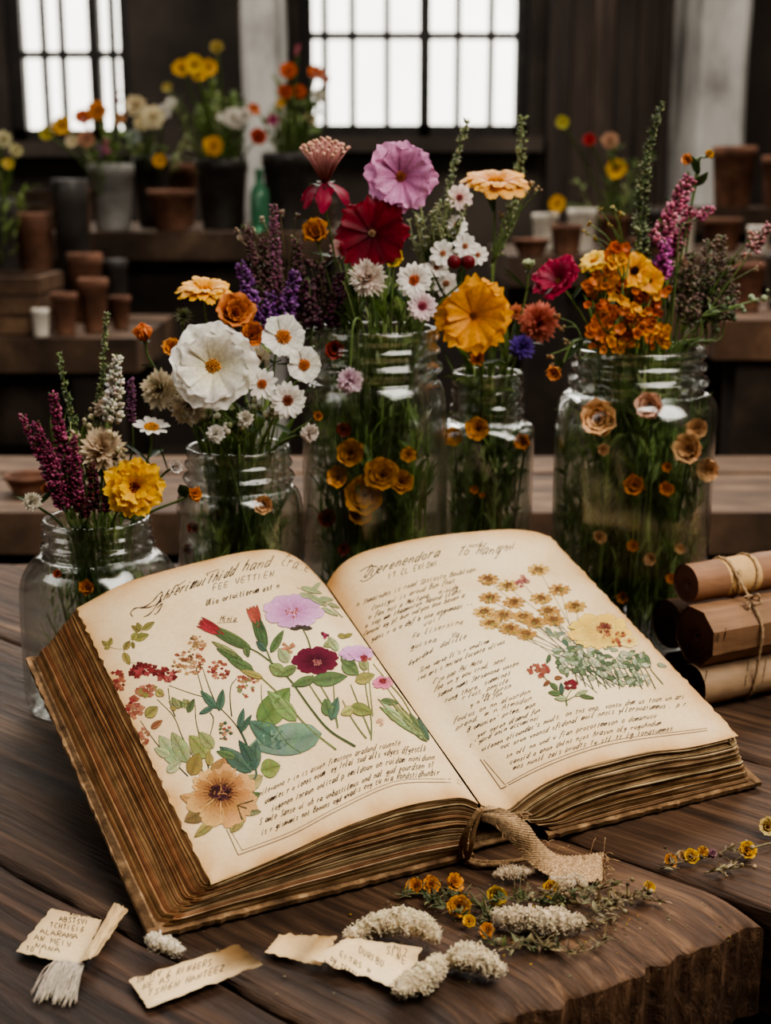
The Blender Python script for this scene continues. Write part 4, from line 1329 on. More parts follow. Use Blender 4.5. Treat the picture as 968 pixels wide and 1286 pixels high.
def k_cosmos(pm, cm, r, cin=PINKD, cout=PINK, n=8, W=.42, elev=.16, eye=.2, ca=s2l(190, 130, 40), cb=s2l(70, 20, 30), ruffle=.035, notch=.03, layers=1, cup=.1, curl=.14, mid=None, streak=.22, dome=.5):
    W *= .95; ruffle *= 1.1; notch *= 1.3
    for l in range(layers):
        ring(pm, n, r * (1 - .16 * l), W, cin, cout, elev + .22 * l, .1, cup, curl, ruffle, notch, .13, .001 * l, spin=l * pi / n, mid=mid, streak=streak, nx=10, ny=9, jitter=.06, chan=.08, wmax=.78, roll=.16)
    pollen(cm, r * eye, ca, cb, 46, .5, .15, dome)
def k_daisy(pm, cm, r, cin=s2l(236, 226, 214), cout=s2l(244, 240, 234), n=14, W=.13, elev=.12, eye=.3, ca=s2l(214, 140, 40), cb=s2l(190, 96, 30), notch=.04, layers=1, cup=.05, curl=.1):
    for l in range(layers):
        ring(pm, n, r * (1 - .12 * l), W, cin, cout, elev + .2 * l, .18, cup, curl, .02, notch, .1, .0006 * l, spin=l * pi / n, nx=4, ny=5, chan=.18, base=.4)
    pollen(cm, r * eye, ca, cb, 40, .35, .16, .45)
def k_double(pm, cm, r, cin=s2l(214, 150, 30), cout=s2l(244, 200, 50), n=9, W=.34, layers=4, eye=.2, ca=s2l(150, 60, 30), cb=s2l(90, 16, 20), ruffle=.06, notch=.05, e0=.05, de=.28):
    for l in range(layers):
        ring(pm, max(5, n - l), r * (1 - .17 * l), W, cin, jit(cout, .06), e0 + de * l, .08, .12, .05, ruffle, notch, .12, .0012 * l, spin=l * .5)
    pollen(cm, r * eye, ca, cb, 36, .6, .16, .6)
def k_cup(pm, cm, r, cin=s2l(206, 112, 36), cout=s2l(240, 160, 66), n=5, W=.62, layers=2, elev=1.0, eye=.14, cup=.5, curl=.35, ca=s2l(214, 150, 50), cb=s2l(150, 90, 30), ruffle=.03):
    for l in range(layers + 1):
        ring(pm, max(4, n - l), r * (1.3 - .27 * l), W, tuple(q * .8 for q in cin), mixc(cout, cin, .18 * l), min(1.45, elev + .17 * l), .12 * (1 - .25 * l), cup, curl, ruffle * 1.6, .03, .2, 0, spin=l * 1.9)
    if eye: pollen(cm, r * eye, ca, cb, 18, .8, .2, .6)
def k_puff(pm, cm, r, cin=s2l(214, 200, 180), cout=s2l(240, 232, 220), n=70, W=.12, fl=.55):
    """scabious-like tuft of many short petals"""
    for k in range(n):
        th = math.acos(1 - 1.25 * (k + .5) / n); a = k * 2.39996
        M = Matrix.Rotation(a, 4, 'Z') @ Matrix.Rotation(pi / 2 - th + R.uniform(-.2, .2), 4, 'X')
        pm.petal(M @ Matrix.Translation((0, r * .25, 0)), r * R.uniform(.55, .8), r * W, jit(cin, .15), jit(cout, .08), cup=.1, curl=.1, tip=.2, nx=2, ny=3, notch=.05, ruffle=.05)
    cm.blob((0, 0, 0), r * .35, tuple(c * .4 for c in cin), 4, 6)
def k_side(pm, cm, r, cin=s2l(214, 134, 26), cout=s2l(246, 186, 60), n=16, W=.2, eye=.3, elev=.18, layers=2, ca=s2l(220, 150, 40), cb=s2l(190, 110, 30), ruffle=.04, notch=.05, curl=.32, cup=.12):
    for l in range(layers):
        ring(pm, n, r * (1 - .14 * l), W, cin, cout, elev + .25 * l, .15, cup, curl, ruffle, notch, .1, .001 * l, spin=l * pi / n, nx=4, ny=6)
    pollen(cm, r * eye, ca, cb, 36, .4, .16, .5)
def k_star(pm, cm, r, cin=s2l(120, 24, 50), cout=s2l(158, 36, 66), n=6, W=.24):
    ring(pm, n, r, W, cin, cout, -.42, .08, -.1, .25, .03, .05, .2, 0)
    for k in range(46):
        a = k * 2.39996; q = math.sqrt((k + .5) / 46)
        tx, ty, tz = r * .72 * q * math.cos(a), r * .72 * q * math.sin(a), r * (1.25 - .35 * q)
        pm.tube([(tx * .12, ty * .12, 0), (tx * .55, ty * .55, tz * .55), (tx, ty, tz)], [r * .022, r * .025, r * .03], [s2l(180, 110, 110), s2l(196, 140, 136), s2l(206, 150, 142)], 3)
        cm.blob((tx, ty, tz), r * .06, jit(s2l(206, 160, 140), .2), 3, 5)
BLOOMS = dict(cosmos_flower=k_cosmos, daisy=k_daisy, double_marigold=k_double, ranunculus=k_cup, scabious=k_puff, yellow_daisy=k_side, astrantia=k_star, poppy_bud=k_cup)

WHITE = s2l(238, 234, 226); CREAM = s2l(232, 214, 180); YELLOW = s2l(246, 190, 56); AMBER = s2l(238, 150, 52); ORANGE = s2l(226, 118, 44)
# ---- squat jar
Y = J1.c.y
flower('double_marigold', 'bright yellow double flower with dark red eye over the squat jar rim', J1, 168, 612, Y - .045, 39, .1, .05, layers=3, n=10, cout=s2l(250, 200, 46), cin=s2l(228, 150, 24), eye=.3, ca=s2l(150, 44, 34), cb=s2l(84, 12, 20), ruffle=.07, e0=.0, de=.3)
flower('daisy', 'white daisy seen edge-on with golden dome above the squat jar', J1, 190, 538, Y, 24, .1, 1.5, cam=.5, n=12, W=.2, elev=.25, eye=.42, ca=s2l(226, 160, 40), cb=s2l(200, 120, 30))
flower('scabious', 'fluffy cream flower head in the squat jar behind the purple heather', J1, 128, 566, Y - .004, 32, 0, .3, cin=s2l(176, 140, 110), cout=s2l(226, 206, 176), n=90)
flower('scabious', 'small round white puff hanging left of the squat jar rim', J1, 41, 630, Y - .03, 13, -.2, .2, cin=s2l(170, 160, 130), cout=s2l(226, 218, 200), n=50, W=.16)
flower('scabious', 'small cream flower head under the white veronica spike', J1, 132, 512, Y + .01, 17, 0, .6, cin=s2l(190, 150, 130), cout=s2l(232, 212, 190), n=50)
flower('ranunculus', 'small orange bud between the squat jar and the short wide jar', J1, 241, 622, Y - .02, 13, .5, .2, layers=2, elev=1.05)
flower('ranunculus', 'little dull orange bud low at the left of the squat jar mouth', J1, 60, 616, Y + .02, 9, -.3, .4, cin=s2l(150, 80, 40), cout=s2l(186, 112, 60))
flower('ranunculus', 'tiny white bud right of the yellow double flower', J1, 218, 588, Y - .01, 11, .4, .2, cin=s2l(190, 150, 150), cout=WHITE, elev=1.0)
# ---- short wide jar
Y = J2.c.y
flower('cosmos_flower', 'largest white open flower with golden eye in the short wide jar', J2, 267, 460, Y - .045, 55, .02, .06, n=9, W=.52, cin=s2l(236, 226, 180), cout=s2l(246, 242, 236), eye=.2, ca=s2l(226, 160, 44), cb=s2l(190, 104, 30), layers=2, ruffle=.04, elev=.16, notch=.02, streak=.1)
flower('yellow_daisy', 'golden yellow daisy seen from the side above the large white flower', J2, 257, 367, Y + .01, 36, 0, 1.9, cam=.5, n=18, W=.22)
flower('ranunculus', 'soft orange cupped bloom behind the large white flower', J2, 292, 398, Y, 26, .3, .5, n=6, W=.6, layers=2, elev=.75, cin=s2l(170, 84, 30), cout=s2l(226, 146, 84), cup=.4, curl=.3)
flower('poppy_bud', 'orange half-open bud with flared outer petals left of the golden daisy', J2, 182, 428, Y, 19, -.2, 1.0, cam=.6, n=6, W=.5, layers=3, elev=1.2, cin=s2l(196, 92, 36), cout=s2l(238, 150, 92), curl=.2, eye=0)
flower('ranunculus', 'small amber bloom beside the orange half-open bud', J2, 216, 440, Y + .005, 15, 0, .4, cout=s2l(232, 160, 72), elev=.9)
flower('ranunculus', 'burnt orange bloom half hidden right of the large white flower', J2, 314, 424, Y + .02, 18, .3, .3, cin=s2l(160, 76, 24), cout=s2l(222, 130, 44), elev=.8)
flower('scabious', 'green thistle-like bud left of the golden daisy', J2, 230, 398, Y + .01, 13, 0, 1.0, cin=s2l(96, 110, 66), cout=s2l(150, 156, 110), n=60, W=.08)
flower('cosmos_flower', 'topmost white anemone with orange stamens in the short wide jar', J2, 355, 424, Y - .02, 29, .3, .35, n=6, W=.52, cin=s2l(236, 230, 214), cout=WHITE, eye=.34, ca=s2l(216, 132, 36), cb=s2l(176, 90, 24), ruffle=.03, elev=.22)
flower('cosmos_flower', 'white anemone at the right side of the short wide jar by the tall jar', J2, 381, 458, Y - .025, 23, .45, .05, n=5, W=.6, cin=s2l(236, 230, 214), cout=WHITE, eye=.34, ca=s2l(216, 128, 36), cb=s2l(176, 84, 24), elev=.2)
flower('daisy', 'white daisy with rust brown eye lowest of the three right of the large white flower', J2, 361, 503, Y - .04, 24, .15, -.05, n=15, W=.17, eye=.32, ca=s2l(150, 72, 40), cb=s2l(110, 44, 26), layers=2)
flower('daisy', 'small white daisy with orange eye touching the large white flower', J2, 329, 482, Y - .035, 20, .2, 0, n=12, W=.2, eye=.32, ca=s2l(200, 110, 40), cb=s2l(170, 80, 30))
flower('cosmos_flower', 'small pale cream bloom just above the small white daisy', J2, 324, 450, Y - .015, 16, .3, .3, n=6, W=.5, cin=CREAM, cout=s2l(240, 226, 206), eye=.25, elev=.4)
flower('scabious', 'ragged cream flower left of the large white flower', J2, 203, 490, Y - .02, 28, -.5, .2, cin=s2l(170, 150, 110), cout=s2l(228, 214, 186), n=70, W=.14)
flower('scabious', 'pale ruffled bloom tucked under the large white flower', J2, 238, 510, Y - .025, 26, -.2, -.2, cin=s2l(196, 180, 150), cout=s2l(236, 226, 206), n=60, W=.2)
flower('scabious', 'small round white puff at the rim of the short wide jar', J2, 271, 545, Y - .048, 13, 0, .1, cin=s2l(190, 180, 160), cout=WHITE, n=60, W=.16)
flower('scabious', 'white puff at the right rim of the short wide jar', J2, 388, 544, Y - .03, 14, .3, 0, cin=s2l(190, 170, 160), cout=s2l(226, 216, 206), n=50, W=.16)
flower('scabious', 'tiny white tuft amid leaves below the large white flower', J2, 308, 526, Y - .04, 12, 0, .2, cin=s2l(180, 170, 150), cout=s2l(224, 218, 204), n=40, W=.16)
flower('ranunculus', 'tiny amber bud right of the rust eyed daisy', J2, 397, 524, Y - .02, 9, .3, .2, cin=s2l(150, 90, 30), cout=s2l(206, 140, 56))
# ---- tall jar
Y = J3.c.y
flower('cosmos_flower', 'large pink cosmos highest in the tall jar', J3, 503, 222, Y - .015, 44, .12, .02, n=8, W=.46, cin=s2l(160, 70, 120), cout=s2l(226, 160, 202), mid=s2l(214, 138, 188), eye=.17, ca=s2l(196, 120, 50), cb=s2l(90, 24, 40), ruffle=.05, layers=2, elev=.1)
flower('cosmos_flower', 'deep burgundy cosmos just below the pink cosmos', J3, 467, 293, Y - .02, 45, -.05, .02, n=8, W=.44, cin=s2l(86, 6, 24), cout=s2l(128, 16, 40), eye=.1, ca=s2l(196, 160, 120), cb=s2l(90, 30, 30), ruffle=.03, elev=.08, notch=.05)
flower('astrantia', 'dark red drooping star flower with a crown of pink stamens', J3, 408, 228, Y, 43, 0, 1.6, cam=.45)
flower('ranunculus', 'orange cup flower left of the burgundy cosmos', J3, 398, 297, Y + .01, 20, -.1, .6, cin=s2l(206, 116, 30), cout=s2l(240, 166, 56), elev=.9)
flower('scabious', 'fluffy white flower below the burgundy cosmos', J3, 462, 350, Y - .03, 25, 0, .25, cin=s2l(196, 160, 140), cout=s2l(236, 226, 214), n=80, W=.1)
flower('daisy', 'white daisy with orange eye over the tall jar rim', J3, 520, 352, Y - .035, 23, .05, .1, n=15, W=.17, eye=.34, layers=2, ca=s2l(210, 110, 50), cb=s2l(170, 70, 36))
flower('daisy', 'pale pink daisy with dark rose eye at the tall jar rim', J3, 530, 385, Y - .04, 19, .1, .1, n=14, W=.18, layers=2, cin=s2l(214, 160, 170), cout=s2l(238, 222, 224), eye=.34, ca=s2l(170, 70, 90), cb=s2l(120, 40, 60))
flower('scabious', 'pale pink tuft hanging in front of the tall jar neck', J3, 439, 478, Y - .062, 19, 0, 0, cin=s2l(206, 150, 180), cout=s2l(240, 222, 230), n=60, W=.14)
flower('daisy', 'pink and white flower high at the right of the pink cosmos', J3, 577, 248, Y + .02, 17, .2, .2, n=10, W=.24, cin=s2l(206, 160, 150), cout=s2l(232, 214, 206), eye=.25, ca=s2l(170, 90, 90), cb=s2l(130, 60, 60))
flower('daisy', 'small white flower beneath the pink and white one behind the tall jar', J3, 574, 283, Y + .025, 14, .2, .3, n=10, W=.24, eye=.28)
for lab, x, y, r in (('white star flower at the upper left of the two dark berries', 556, 318, 17), ('white star flower above the two dark berries', 584, 309, 16), ('white star flower left of the golden cosmos with peachy eye', 560, 356, 17), ('white star flower left beside the two dark berries', 548, 336, 15), ('white star flower behind the upright of the golden cosmos stem', 600, 320, 14)):
    flower('daisy', lab, J3, x, y, Y + .0, r, .15, .2, n=9, W=.26, eye=.24, ca=s2l(206, 150, 110), cb=s2l(170, 90, 70))
flower('ranunculus', 'little yellow bloom peeping out below the burgundy cosmos', J3, 492, 326, Y, 14, .1, .3, cin=s2l(190, 150, 20), cout=s2l(230, 196, 50), elev=.8)
flower('daisy', 'small dull pink flower behind the burgundy cosmos at its left', J3, 428, 312, Y + .02, 14, -.1, .3, n=10, W=.22, cin=s2l(150, 90, 100), cout=s2l(206, 170, 160), eye=.25)
# two berries on one stalk
head = at(579, 329, Y - .012)
root, base = plant('berry_sprig', 'two glossy dark red berries side by side on one stalk', 'berries', J3, head, Vector((0, -.3, 1)).normalized(), leaves=2)
for dx in (-9, 9):
    bm_ = MB(); p = at(579 + dx, 329, Y - .014) - base
    bm_.blob(p, .0046, s2l(110, 14, 26), 8, 12)
    bm_.tube([head - base - Vector((0, 0, .002)), p], .0006, GREEN, 4)
    bm_.build('berry', M_PETAL, root)
# ---- slim jar
Y = J4.c.y
flower('cosmos_flower', 'big golden yellow cosmos with brown eye over the slim jar', J4, 595, 396, Y - .04, 49, .02, 0, n=8, W=.46, cin=s2l(206, 120, 20), cout=s2l(246, 176, 56), mid=s2l(240, 164, 44), eye=.13, ca=s2l(190, 110, 30), cb=s2l(80, 30, 16), layers=2, ruffle=.04, elev=.1, notch=.05)
flower('yellow_daisy', 'amber daisy on tall stems seen from the side above the golden cosmos', J4, 623, 232, Y, 42, .1, 1.6, cam=.5, n=13, W=.26, layers=2, cin=s2l(214, 120, 40), cout=s2l(244, 184, 90), curl=.4)
flower('poppy_bud', 'closed pale green bud right of the golden cosmos', J4, 663, 340, Y - .005, 12, .1, 2.2, cam=.3, n=5, W=.55, layers=3, elev=1.38, cin=s2l(120, 140, 90), cout=s2l(190, 200, 160), eye=0, cup=.3, curl=.4)
flower('scabious', 'coral pink fluffy flower between the slim jar and the large jar', J4, 676, 405, Y - .01, 27, .2, .1, cin=s2l(176, 66, 56), cout=s2l(220, 136, 116), n=90, W=.12)
flower('scabious', 'violet blue cornflower at the right rim of the slim jar', J4, 655, 436, Y - .035, 18, .15, .3, cin=s2l(60, 30, 110), cout=s2l(112, 80, 176), n=60, W=.12)
flower('ranunculus', 'small amber bud at the slim jar mouth', J4, 600, 452, Y - .03, 13, -.1, .3)
flower('scabious', 'small salmon tuft between the green bud and the golden cosmos', J4, 648, 392, Y, 12, 0, .3, cin=s2l(186, 96, 70), cout=s2l(226, 150, 110), n=40)
# ---- large jar
Y = J5.c.y
flower('cosmos_flower', 'crimson cup-shaped cosmos leaning left out of the large jar', J5, 702, 354, Y - .03, 34, -.5, .7, cam=.8, n=7, W=.46, cin=s2l(110, 14, 44), cout=s2l(164, 34, 70), elev=.55, eye=.15, layers=2, curl=.25)
flower('cosmos_flower', 'yellow pansy-like flower with dark eye in the large jar', J5, 797, 340, Y - .02, 23, .05, .25, n=5, W=.62, cin=s2l(120, 50, 10), mid=s2l(240, 160, 30), cout=s2l(248, 190, 50), eye=.24, ca=s2l(60, 26, 30), cb=s2l(40, 16, 30))
flower('cosmos_flower', 'yellow flower beside the pansy-like flower at its lower right', J5, 816, 352, Y - .022, 18, .3, .2, n=5, W=.6, cin=s2l(206, 120, 20), cout=s2l(246, 176, 40), eye=.2)
flower('yellow_daisy', 'lemon yellow flower seen from the side at the left of the large jar bunch', J5, 746, 330, Y - .01, 20, -.3, 1.0, cam=.6, n=9, W=.3, cin=s2l(226, 170, 40), cout=s2l(250, 214, 90))
flower('ranunculus', 'orange nodding bud on the highest curved stem of the large jar', J5, 866, 202, Y, 10, -.6, .3, cin=s2l(206, 110, 50), cout=s2l(244, 170, 100), elev=1.0)
flower('ranunculus', 'small yellow bud at the tip of the curved stem beside the orange nodding bud', J5, 888, 196, Y + .005, 7, .5, .5, cin=s2l(190, 130, 30), cout=s2l(230, 180, 70))
flower('ranunculus', 'drooping orange bloom at the left outside of the large jar mouth', J5, 698, 466, Y - .05, 13, -.3, -.3, cin=s2l(200, 100, 40), cout=s2l(236, 160, 90))
flower('scabious', 'pale cream tuft behind the magenta spike of the large jar', J5, 856, 330, Y + .01, 13, .2, .3, cin=s2l(190, 150, 130), cout=s2l(232, 206, 180), n=40)
flower('scabious', 'small violet tuft below the magenta spike', J5, 820, 334, Y, 9, 0, .3, cin=s2l(110, 40, 120), cout=s2l(160, 80, 170), n=36)

# ---- flower spikes
def spike(name, label, j, x0, y0, x1, y1, Y, wpx, cols, cat='flower spike', dens=1.0, taper=.7, blobs=True, stemcol=GREEN, group=None, leafy=False, size=1.0, bend=0.0):
    p0, p1 = at(x0, y0, Y), at(x1, y1, Y)
    d = (p1 - p0)
    L = d.length
    out = d.normalized()
    head = p0
    NUM[0] += 1
    base, path = stem_path(j, head, out, NUM[0])
    root = empty(name, base, label, cat, group)
    side = out.cross(Vector((0, 1, 0))).normalized()
    top = [p0.lerp(p1, t / 8) + side * (bend * L * math.sin(pi * t / 8)) for t in range(9)]
    full = [p - base for p in path] + [p - base for p in top[1:]]
    st = MB(); n_ = len(full)
    st.tube(full, [.0009 * (1.2 - .8 * i / n_) for i in range(n_)], jit(stemcol, .15), 5)
    st.build('stem', M_STEM, root)
    mb = MB()
    w = wpx * mpp(Y) / 2
    k = 0
    n = int(dens * L / .00062)
    for i in range(n):
        t = (i + R.random()) / n
        p = top[0].lerp(top[-1], t) + side * (bend * L * math.sin(pi * t)) - base
        ww = w * (1 - taper * t ** 1.4)
        for q in range(3):
            a = R.uniform(0, 2 * pi)
            rr = ww * R.uniform(.35, 1)
            o_ = side * math.cos(a) * rr + out.cross(side) * math.sin(a) * rr
            c = jit(R.choice(cols), .25)
            s = size * ww * R.uniform(.13, .24) + .0004
            if blobs:
                mb.blob(p + o_ + out * R.uniform(-.001, .001), (s, s * .8, s * 1.7), tuple(z * .6 for z in c), 3, 5, frame((o_ + out * rr * R.uniform(.2, 1.4)).normalized()), col2=tuple(min(1, z * 1.25) for z in c))
            if leafy or R.random() < .2:
                add_leaf(mb, p + o_ * .4, o_.normalized() + out * .8, ww * R.uniform(.7, 1.2) + .001, ww * .16 + .0003, c if leafy else jit(GREEN, .3))
    mb.build('floret_spike', M_PETAL, root)
    return root
MAG = [s2l(150, 60, 100), s2l(120, 40, 76), s2l(176, 90, 124), s2l(100, 30, 56)]
Y = J1.c.y
spike('heather', 'tallest magenta heather spike in the squat jar', J1, 92, 632, 66, 494, Y - .01, 22, MAG, taper=.55)
for lab, x0, y0, x1, y1 in (('magenta heather spike leaning farthest left over the squat jar', 78, 634, 27, 520), ('magenta heather spike second from the left in the squat jar', 82, 636, 45, 530), ('short magenta heather spike between the leaning ones and the tallest', 88, 636, 56, 552), ('dark magenta heather spike right beside the tallest one', 100, 630, 92, 548), ('dark plum heather low in front of the cream fluffy flower', 118, 640, 116, 582), ('dark plum heather beside the yellow double flower', 132, 642, 142, 590), ('low plum heather at the squat jar mouth', 108, 648, 84, 596)):
    spike('heather', lab, J1, x0, y0, x1, y1, Y - .02, 16, MAG if 'plum' not in lab else [s2l(96, 30, 50), s2l(70, 20, 36), s2l(120, 50, 64)], taper=.5)
spike('veronica', 'thick white veronica spike in the squat jar', J1, 140, 530, 147, 447, Y, 24, [s2l(232, 224, 206), s2l(206, 196, 176), s2l(244, 240, 228)], taper=.45)
spike('grass_stalk', 'tall thin green seed stalk rising above the white veronica', J1, 122, 540, 135, 392, Y + .01, 10, [s2l(110, 124, 84), s2l(150, 158, 116)], taper=.3, dens=.35, leafy=True)
spike('grass_stalk', 'thin green seed stalk at the left of the squat jar bunch', J1, 98, 560, 73, 442, Y + .012, 12, [s2l(104, 120, 80), s2l(136, 148, 104)], taper=.4, dens=.35, leafy=True)
spike('purple_salvia', 'small purple spike between the veronica and the ragged cream flower', J1, 166, 530, 164, 476, Y + .01, 11, [s2l(110, 60, 100), s2l(136, 90, 120)], taper=.3)
Y = J3.c.y
VIO = [s2l(124, 66, 140), s2l(96, 46, 110), s2l(156, 104, 168)]
MAUVE = [s2l(112, 72, 84), s2l(90, 58, 60), s2l(140, 100, 108), s2l(96, 84, 66)]
for lab, x0, y0, x1, y1, w, cols in (
    ('tall pinkish mauve spike at the back left of the tall jar', 352, 400, 343, 258, 15, [s2l(166, 104, 136), s2l(136, 84, 110), s2l(120, 90, 90)]),
    ('bright violet salvia spike at the left edge of the tall jar bunch', 322, 404, 302, 330, 23, VIO),
    ('bright violet salvia spike nearest the white anemones', 358, 402, 371, 342, 24, VIO),
    ('violet salvia spike low behind the topmost anemone', 336, 418, 340, 368, 22, VIO),
    ('dusky mauve spike leaning left at the tall jar', 338, 400, 308, 284, 16, MAUVE),
    ('dusky mauve spike between the two bright violet ones', 345, 400, 330, 300, 18, MAUVE),
    ('dusky mauve spike left of the orange cup flower', 380, 400, 372, 300, 18, MAUVE),
    ('dusky mauve spike right under the orange cup flower', 400, 405, 402, 330, 20, MAUVE),
    ('dark plum spike at the left rim of the tall jar', 416, 410, 428, 342, 20, [s2l(90, 40, 70), s2l(110, 60, 84), s2l(76, 52, 50)]),
    ('dark plum spike over the left rim of the tall jar', 392, 410, 388, 352, 22, [s2l(96, 44, 76), s2l(80, 40, 60), s2l(110, 80, 90)])):
    spike('purple_salvia', lab, J3, x0, y0, x1, y1, Y - (.0 if 'mauve' in lab else .012), w, cols, taper=.45)
spike('grass_stalk', 'pale green sprig standing before the middle window', J3, 558, 330, 588, 148, Y + .03, 12, [s2l(130, 140, 104), s2l(156, 162, 124)], taper=.3, dens=.3, leafy=True, bend=.05)
Y = J4.c.y
spike('grass_stalk', 'pale green sprig above the amber daisy at the window corner', J4, 624, 320, 656, 146, Y + .03, 15, [s2l(126, 136, 96), s2l(150, 158, 116)], taper=.3, dens=.3, leafy=True, bend=-.05)
Y = J5.c.y
spike('veronica', 'tallest knobbly green spike of all rising from the large jar', J5, 806, 330, 830, 128, Y, 20, [s2l(116, 128, 92), s2l(150, 156, 122), s2l(92, 104, 70)], taper=.55, dens=.5, leafy=True, bend=.05)
PK = [s2l(196, 110, 140), s2l(170, 84, 112), s2l(214, 140, 160)]
spike('pink_spike', 'dense pink spike slanting up right in the large jar', J5, 824, 308, 867, 222, Y, 24, PK, taper=.35)
spike('pink_spike', 'pale pink spike behind the dense slanting one', J5, 842, 320, 868, 262, Y + .01, 20, PK, taper=.4)
spike('pink_spike', 'bright magenta spike beside the yellow pansy-like flower', J5, 832, 350, 836, 302, Y - .01, 20, [s2l(196, 90, 170), s2l(166, 66, 140), s2l(214, 120, 190)], taper=.2)
spike('pink_spike', 'short pink spike pointing right near the top of the large jar bunch', J5, 876, 274, 896, 260, Y, 13, PK, taper=.4)
spike('pink_spike', 'dusty pink sprig reaching the right edge of the picture', J5, 944, 314, 966, 282, Y - .01, 16, [s2l(190, 130, 140), s2l(160, 110, 110), s2l(206, 160, 160)], taper=.3)
for i, (x0, y0, x1, y1) in enumerate(((872, 400, 866, 318), (886, 400, 890, 300), (894, 404, 906, 296), (902, 400, 918, 322), (866, 410, 850, 350), (884, 410, 880, 350), (910, 402, 924, 356))):
    spike('seed_spray', 'greyish mauve dry spray at the right of the large jar bunch', J5, x0, y0, x1, y1, Y + .004 * (i % 3), 20, [s2l(140, 110, 106), s2l(116, 96, 84), s2l(160, 140, 124), s2l(110, 110, 84)], taper=.25, dens=.6, group='mauve dry sprays in the large jar', size=.7)

# ---- branching sprigs
def sprig(name, label, j, tips, x0, y0, Y, tipfn, cat='sprig', stemcol=GREEN, group=None, sr=.0007, leafn=0, leafcol=DGREEN):
    """a stalk that forks at x0,y0 into tips; each tip gets its own little flower part"""
    fork = at(x0, y0, Y)
    NUM[0] += 1
    base, path = stem_path(j, fork, Vector((0, 0, 1)), NUM[0])
    root = empty(name, base, label, cat, group)
    st = MB()
    st.tube([p - base for p in path], sr * 1.2, jit(stemcol, .2), 5)
    lf = MB()
    for (x, y) in tips:
        e = at(x, y, Y + R.uniform(-.012, .012))
        P = spline([fork, fork.lerp(e, .5) + Vector((R.uniform(-.004, .004), 0, R.uniform(-.001, .004))), e], 5)
        st.tube([p - base for p in P], [sr * (1 - .5 * i / len(P)) for i in range(len(P))], jit(stemcol, .2), 4)
        for k in range(leafn):
            q = P[R.randrange(2, len(P) - 1)] - base
            add_leaf(lf, q, Vector((R.uniform(-1, 1), R.uniform(-1, 1), R.uniform(0, 1))), R.uniform(.004, .009), R.uniform(.0008, .0018), jit(leafcol, .3))
        tipfn(root, e - base, (e - P[-3]).normalized())
    st.build('stem', M_STEM, root)
    if lf.v: lf.build('foliage', M_LEAF, root)
    return root
def tip_floret(cols, r=.0042, nm='floret'):
    def fn(root, p, d):
        mb = MB(); c = R.choice(cols)
        for k in range(R.randint(4, 7)):
            o_ = Vector((R.uniform(-1, 1), R.uniform(-1, 1), R.uniform(-.9, .9))) * r * 1.15
            m_ = MB()
            ring(m_, 5, r * R.uniform(.8, 1.15), .5, tuple(q * .7 for q in c), jit(c, .12), R.uniform(.2, .9), .1, .25, .1, .05, .02, nx=2, ny=3)
            q = frame(facing(EYE * 0 + p, R.uniform(-.6, .6), R.uniform(-.2, .8)) if False else Vector((R.uniform(-.7, .7), -1, R.uniform(-.3, .9))), R.uniform(0, 6))
            mb.add([q @ Vector(v) + p + o_ for v in m_.v], m_.f, m_.c)
        mb.build(nm, M_PETAL, root)
    return fn
def tip_dot(cols, r=.0014, nm='seed_head', n=5):
    def fn(root, p, d):
        mb = MB()
        for k in range(n):
            mb.blob(p + Vector((R.uniform(-1, 1), R.uniform(-1, 1), R.uniform(-1, 1))) * r * 1.5, r * R.uniform(.6, 1.1), jit(R.choice(cols), .25), 3, 5)
        mb.build(nm, M_PETAL, root)
    return fn
ORS = [s2l(230, 150, 44), s2l(206, 110, 34), s2l(246, 184, 70), s2l(220, 130, 60), s2l(240, 170, 50), s2l(196, 96, 40)]
pos = [((752, 360), [(740, 350), (752, 352), (764, 346), (746, 368), (762, 366)], 'orange floret cluster at the upper left of the large jar bunch'),
       ((790, 370), [(774, 356), (786, 362), (800, 370), (778, 376), (794, 384)], 'orange floret cluster under the yellow pansy-like flower'),
       ((764, 400), [(746, 386), (758, 390), (770, 392), (752, 402), (770, 406)], 'orange floret cluster at the left middle of the large jar bunch'),
       ((800, 400), [(788, 394), (800, 392), (812, 398), (796, 408), (810, 410)], 'orange floret cluster in the middle of the large jar bunch'),
       ((758, 430), [(744, 418), (756, 416), (768, 420), (750, 430), (764, 432)], 'orange floret cluster at the left rim of the large jar'),
       ((784, 432), [(776, 420), (788, 418), (780, 432), (792, 430)], 'orange floret cluster at the front rim of the large jar'),
       ((824, 428), [(818, 414), (830, 416), (824, 430), (828, 424)], 'yellow orange floret cluster at the right front rim of the large jar'),
       ((782, 330), [(768, 318), (780, 312), (790, 320), (774, 330)], 'rusty orange floret cluster behind the pansy-like flower'),
       ((806, 375), [(816, 372), (826, 384), (820, 392), (830, 370)], 'orange floret cluster right of the pansy-like flower')]
for (fx_, fy_), tips, lab in pos:
    sprig('wallflower', lab, J5, tips, fx_, fy_ + 24, Y - .03 + .01 * R.random(), tip_floret(ORS, .0043), 'flower')
sprig('seed_sprig', 'airy sprig with tiny yellow tips at the left of the tallest spike', J5, [(754, 264), (770, 262), (742, 282), (748, 300), (780, 270), (766, 282), (736, 292)], 782, 330, Y + .01, tip_dot([s2l(196, 160, 70), s2l(140, 140, 90)], .0012))
sprig('seed_sprig', 'thin forked stalk carrying curled pods right of the dry sprays', J5, [(944, 296), (936, 322), (950, 336), (916, 338)], 890, 372, Y, tip_dot([s2l(170, 120, 110), s2l(150, 130, 100)], .0016))
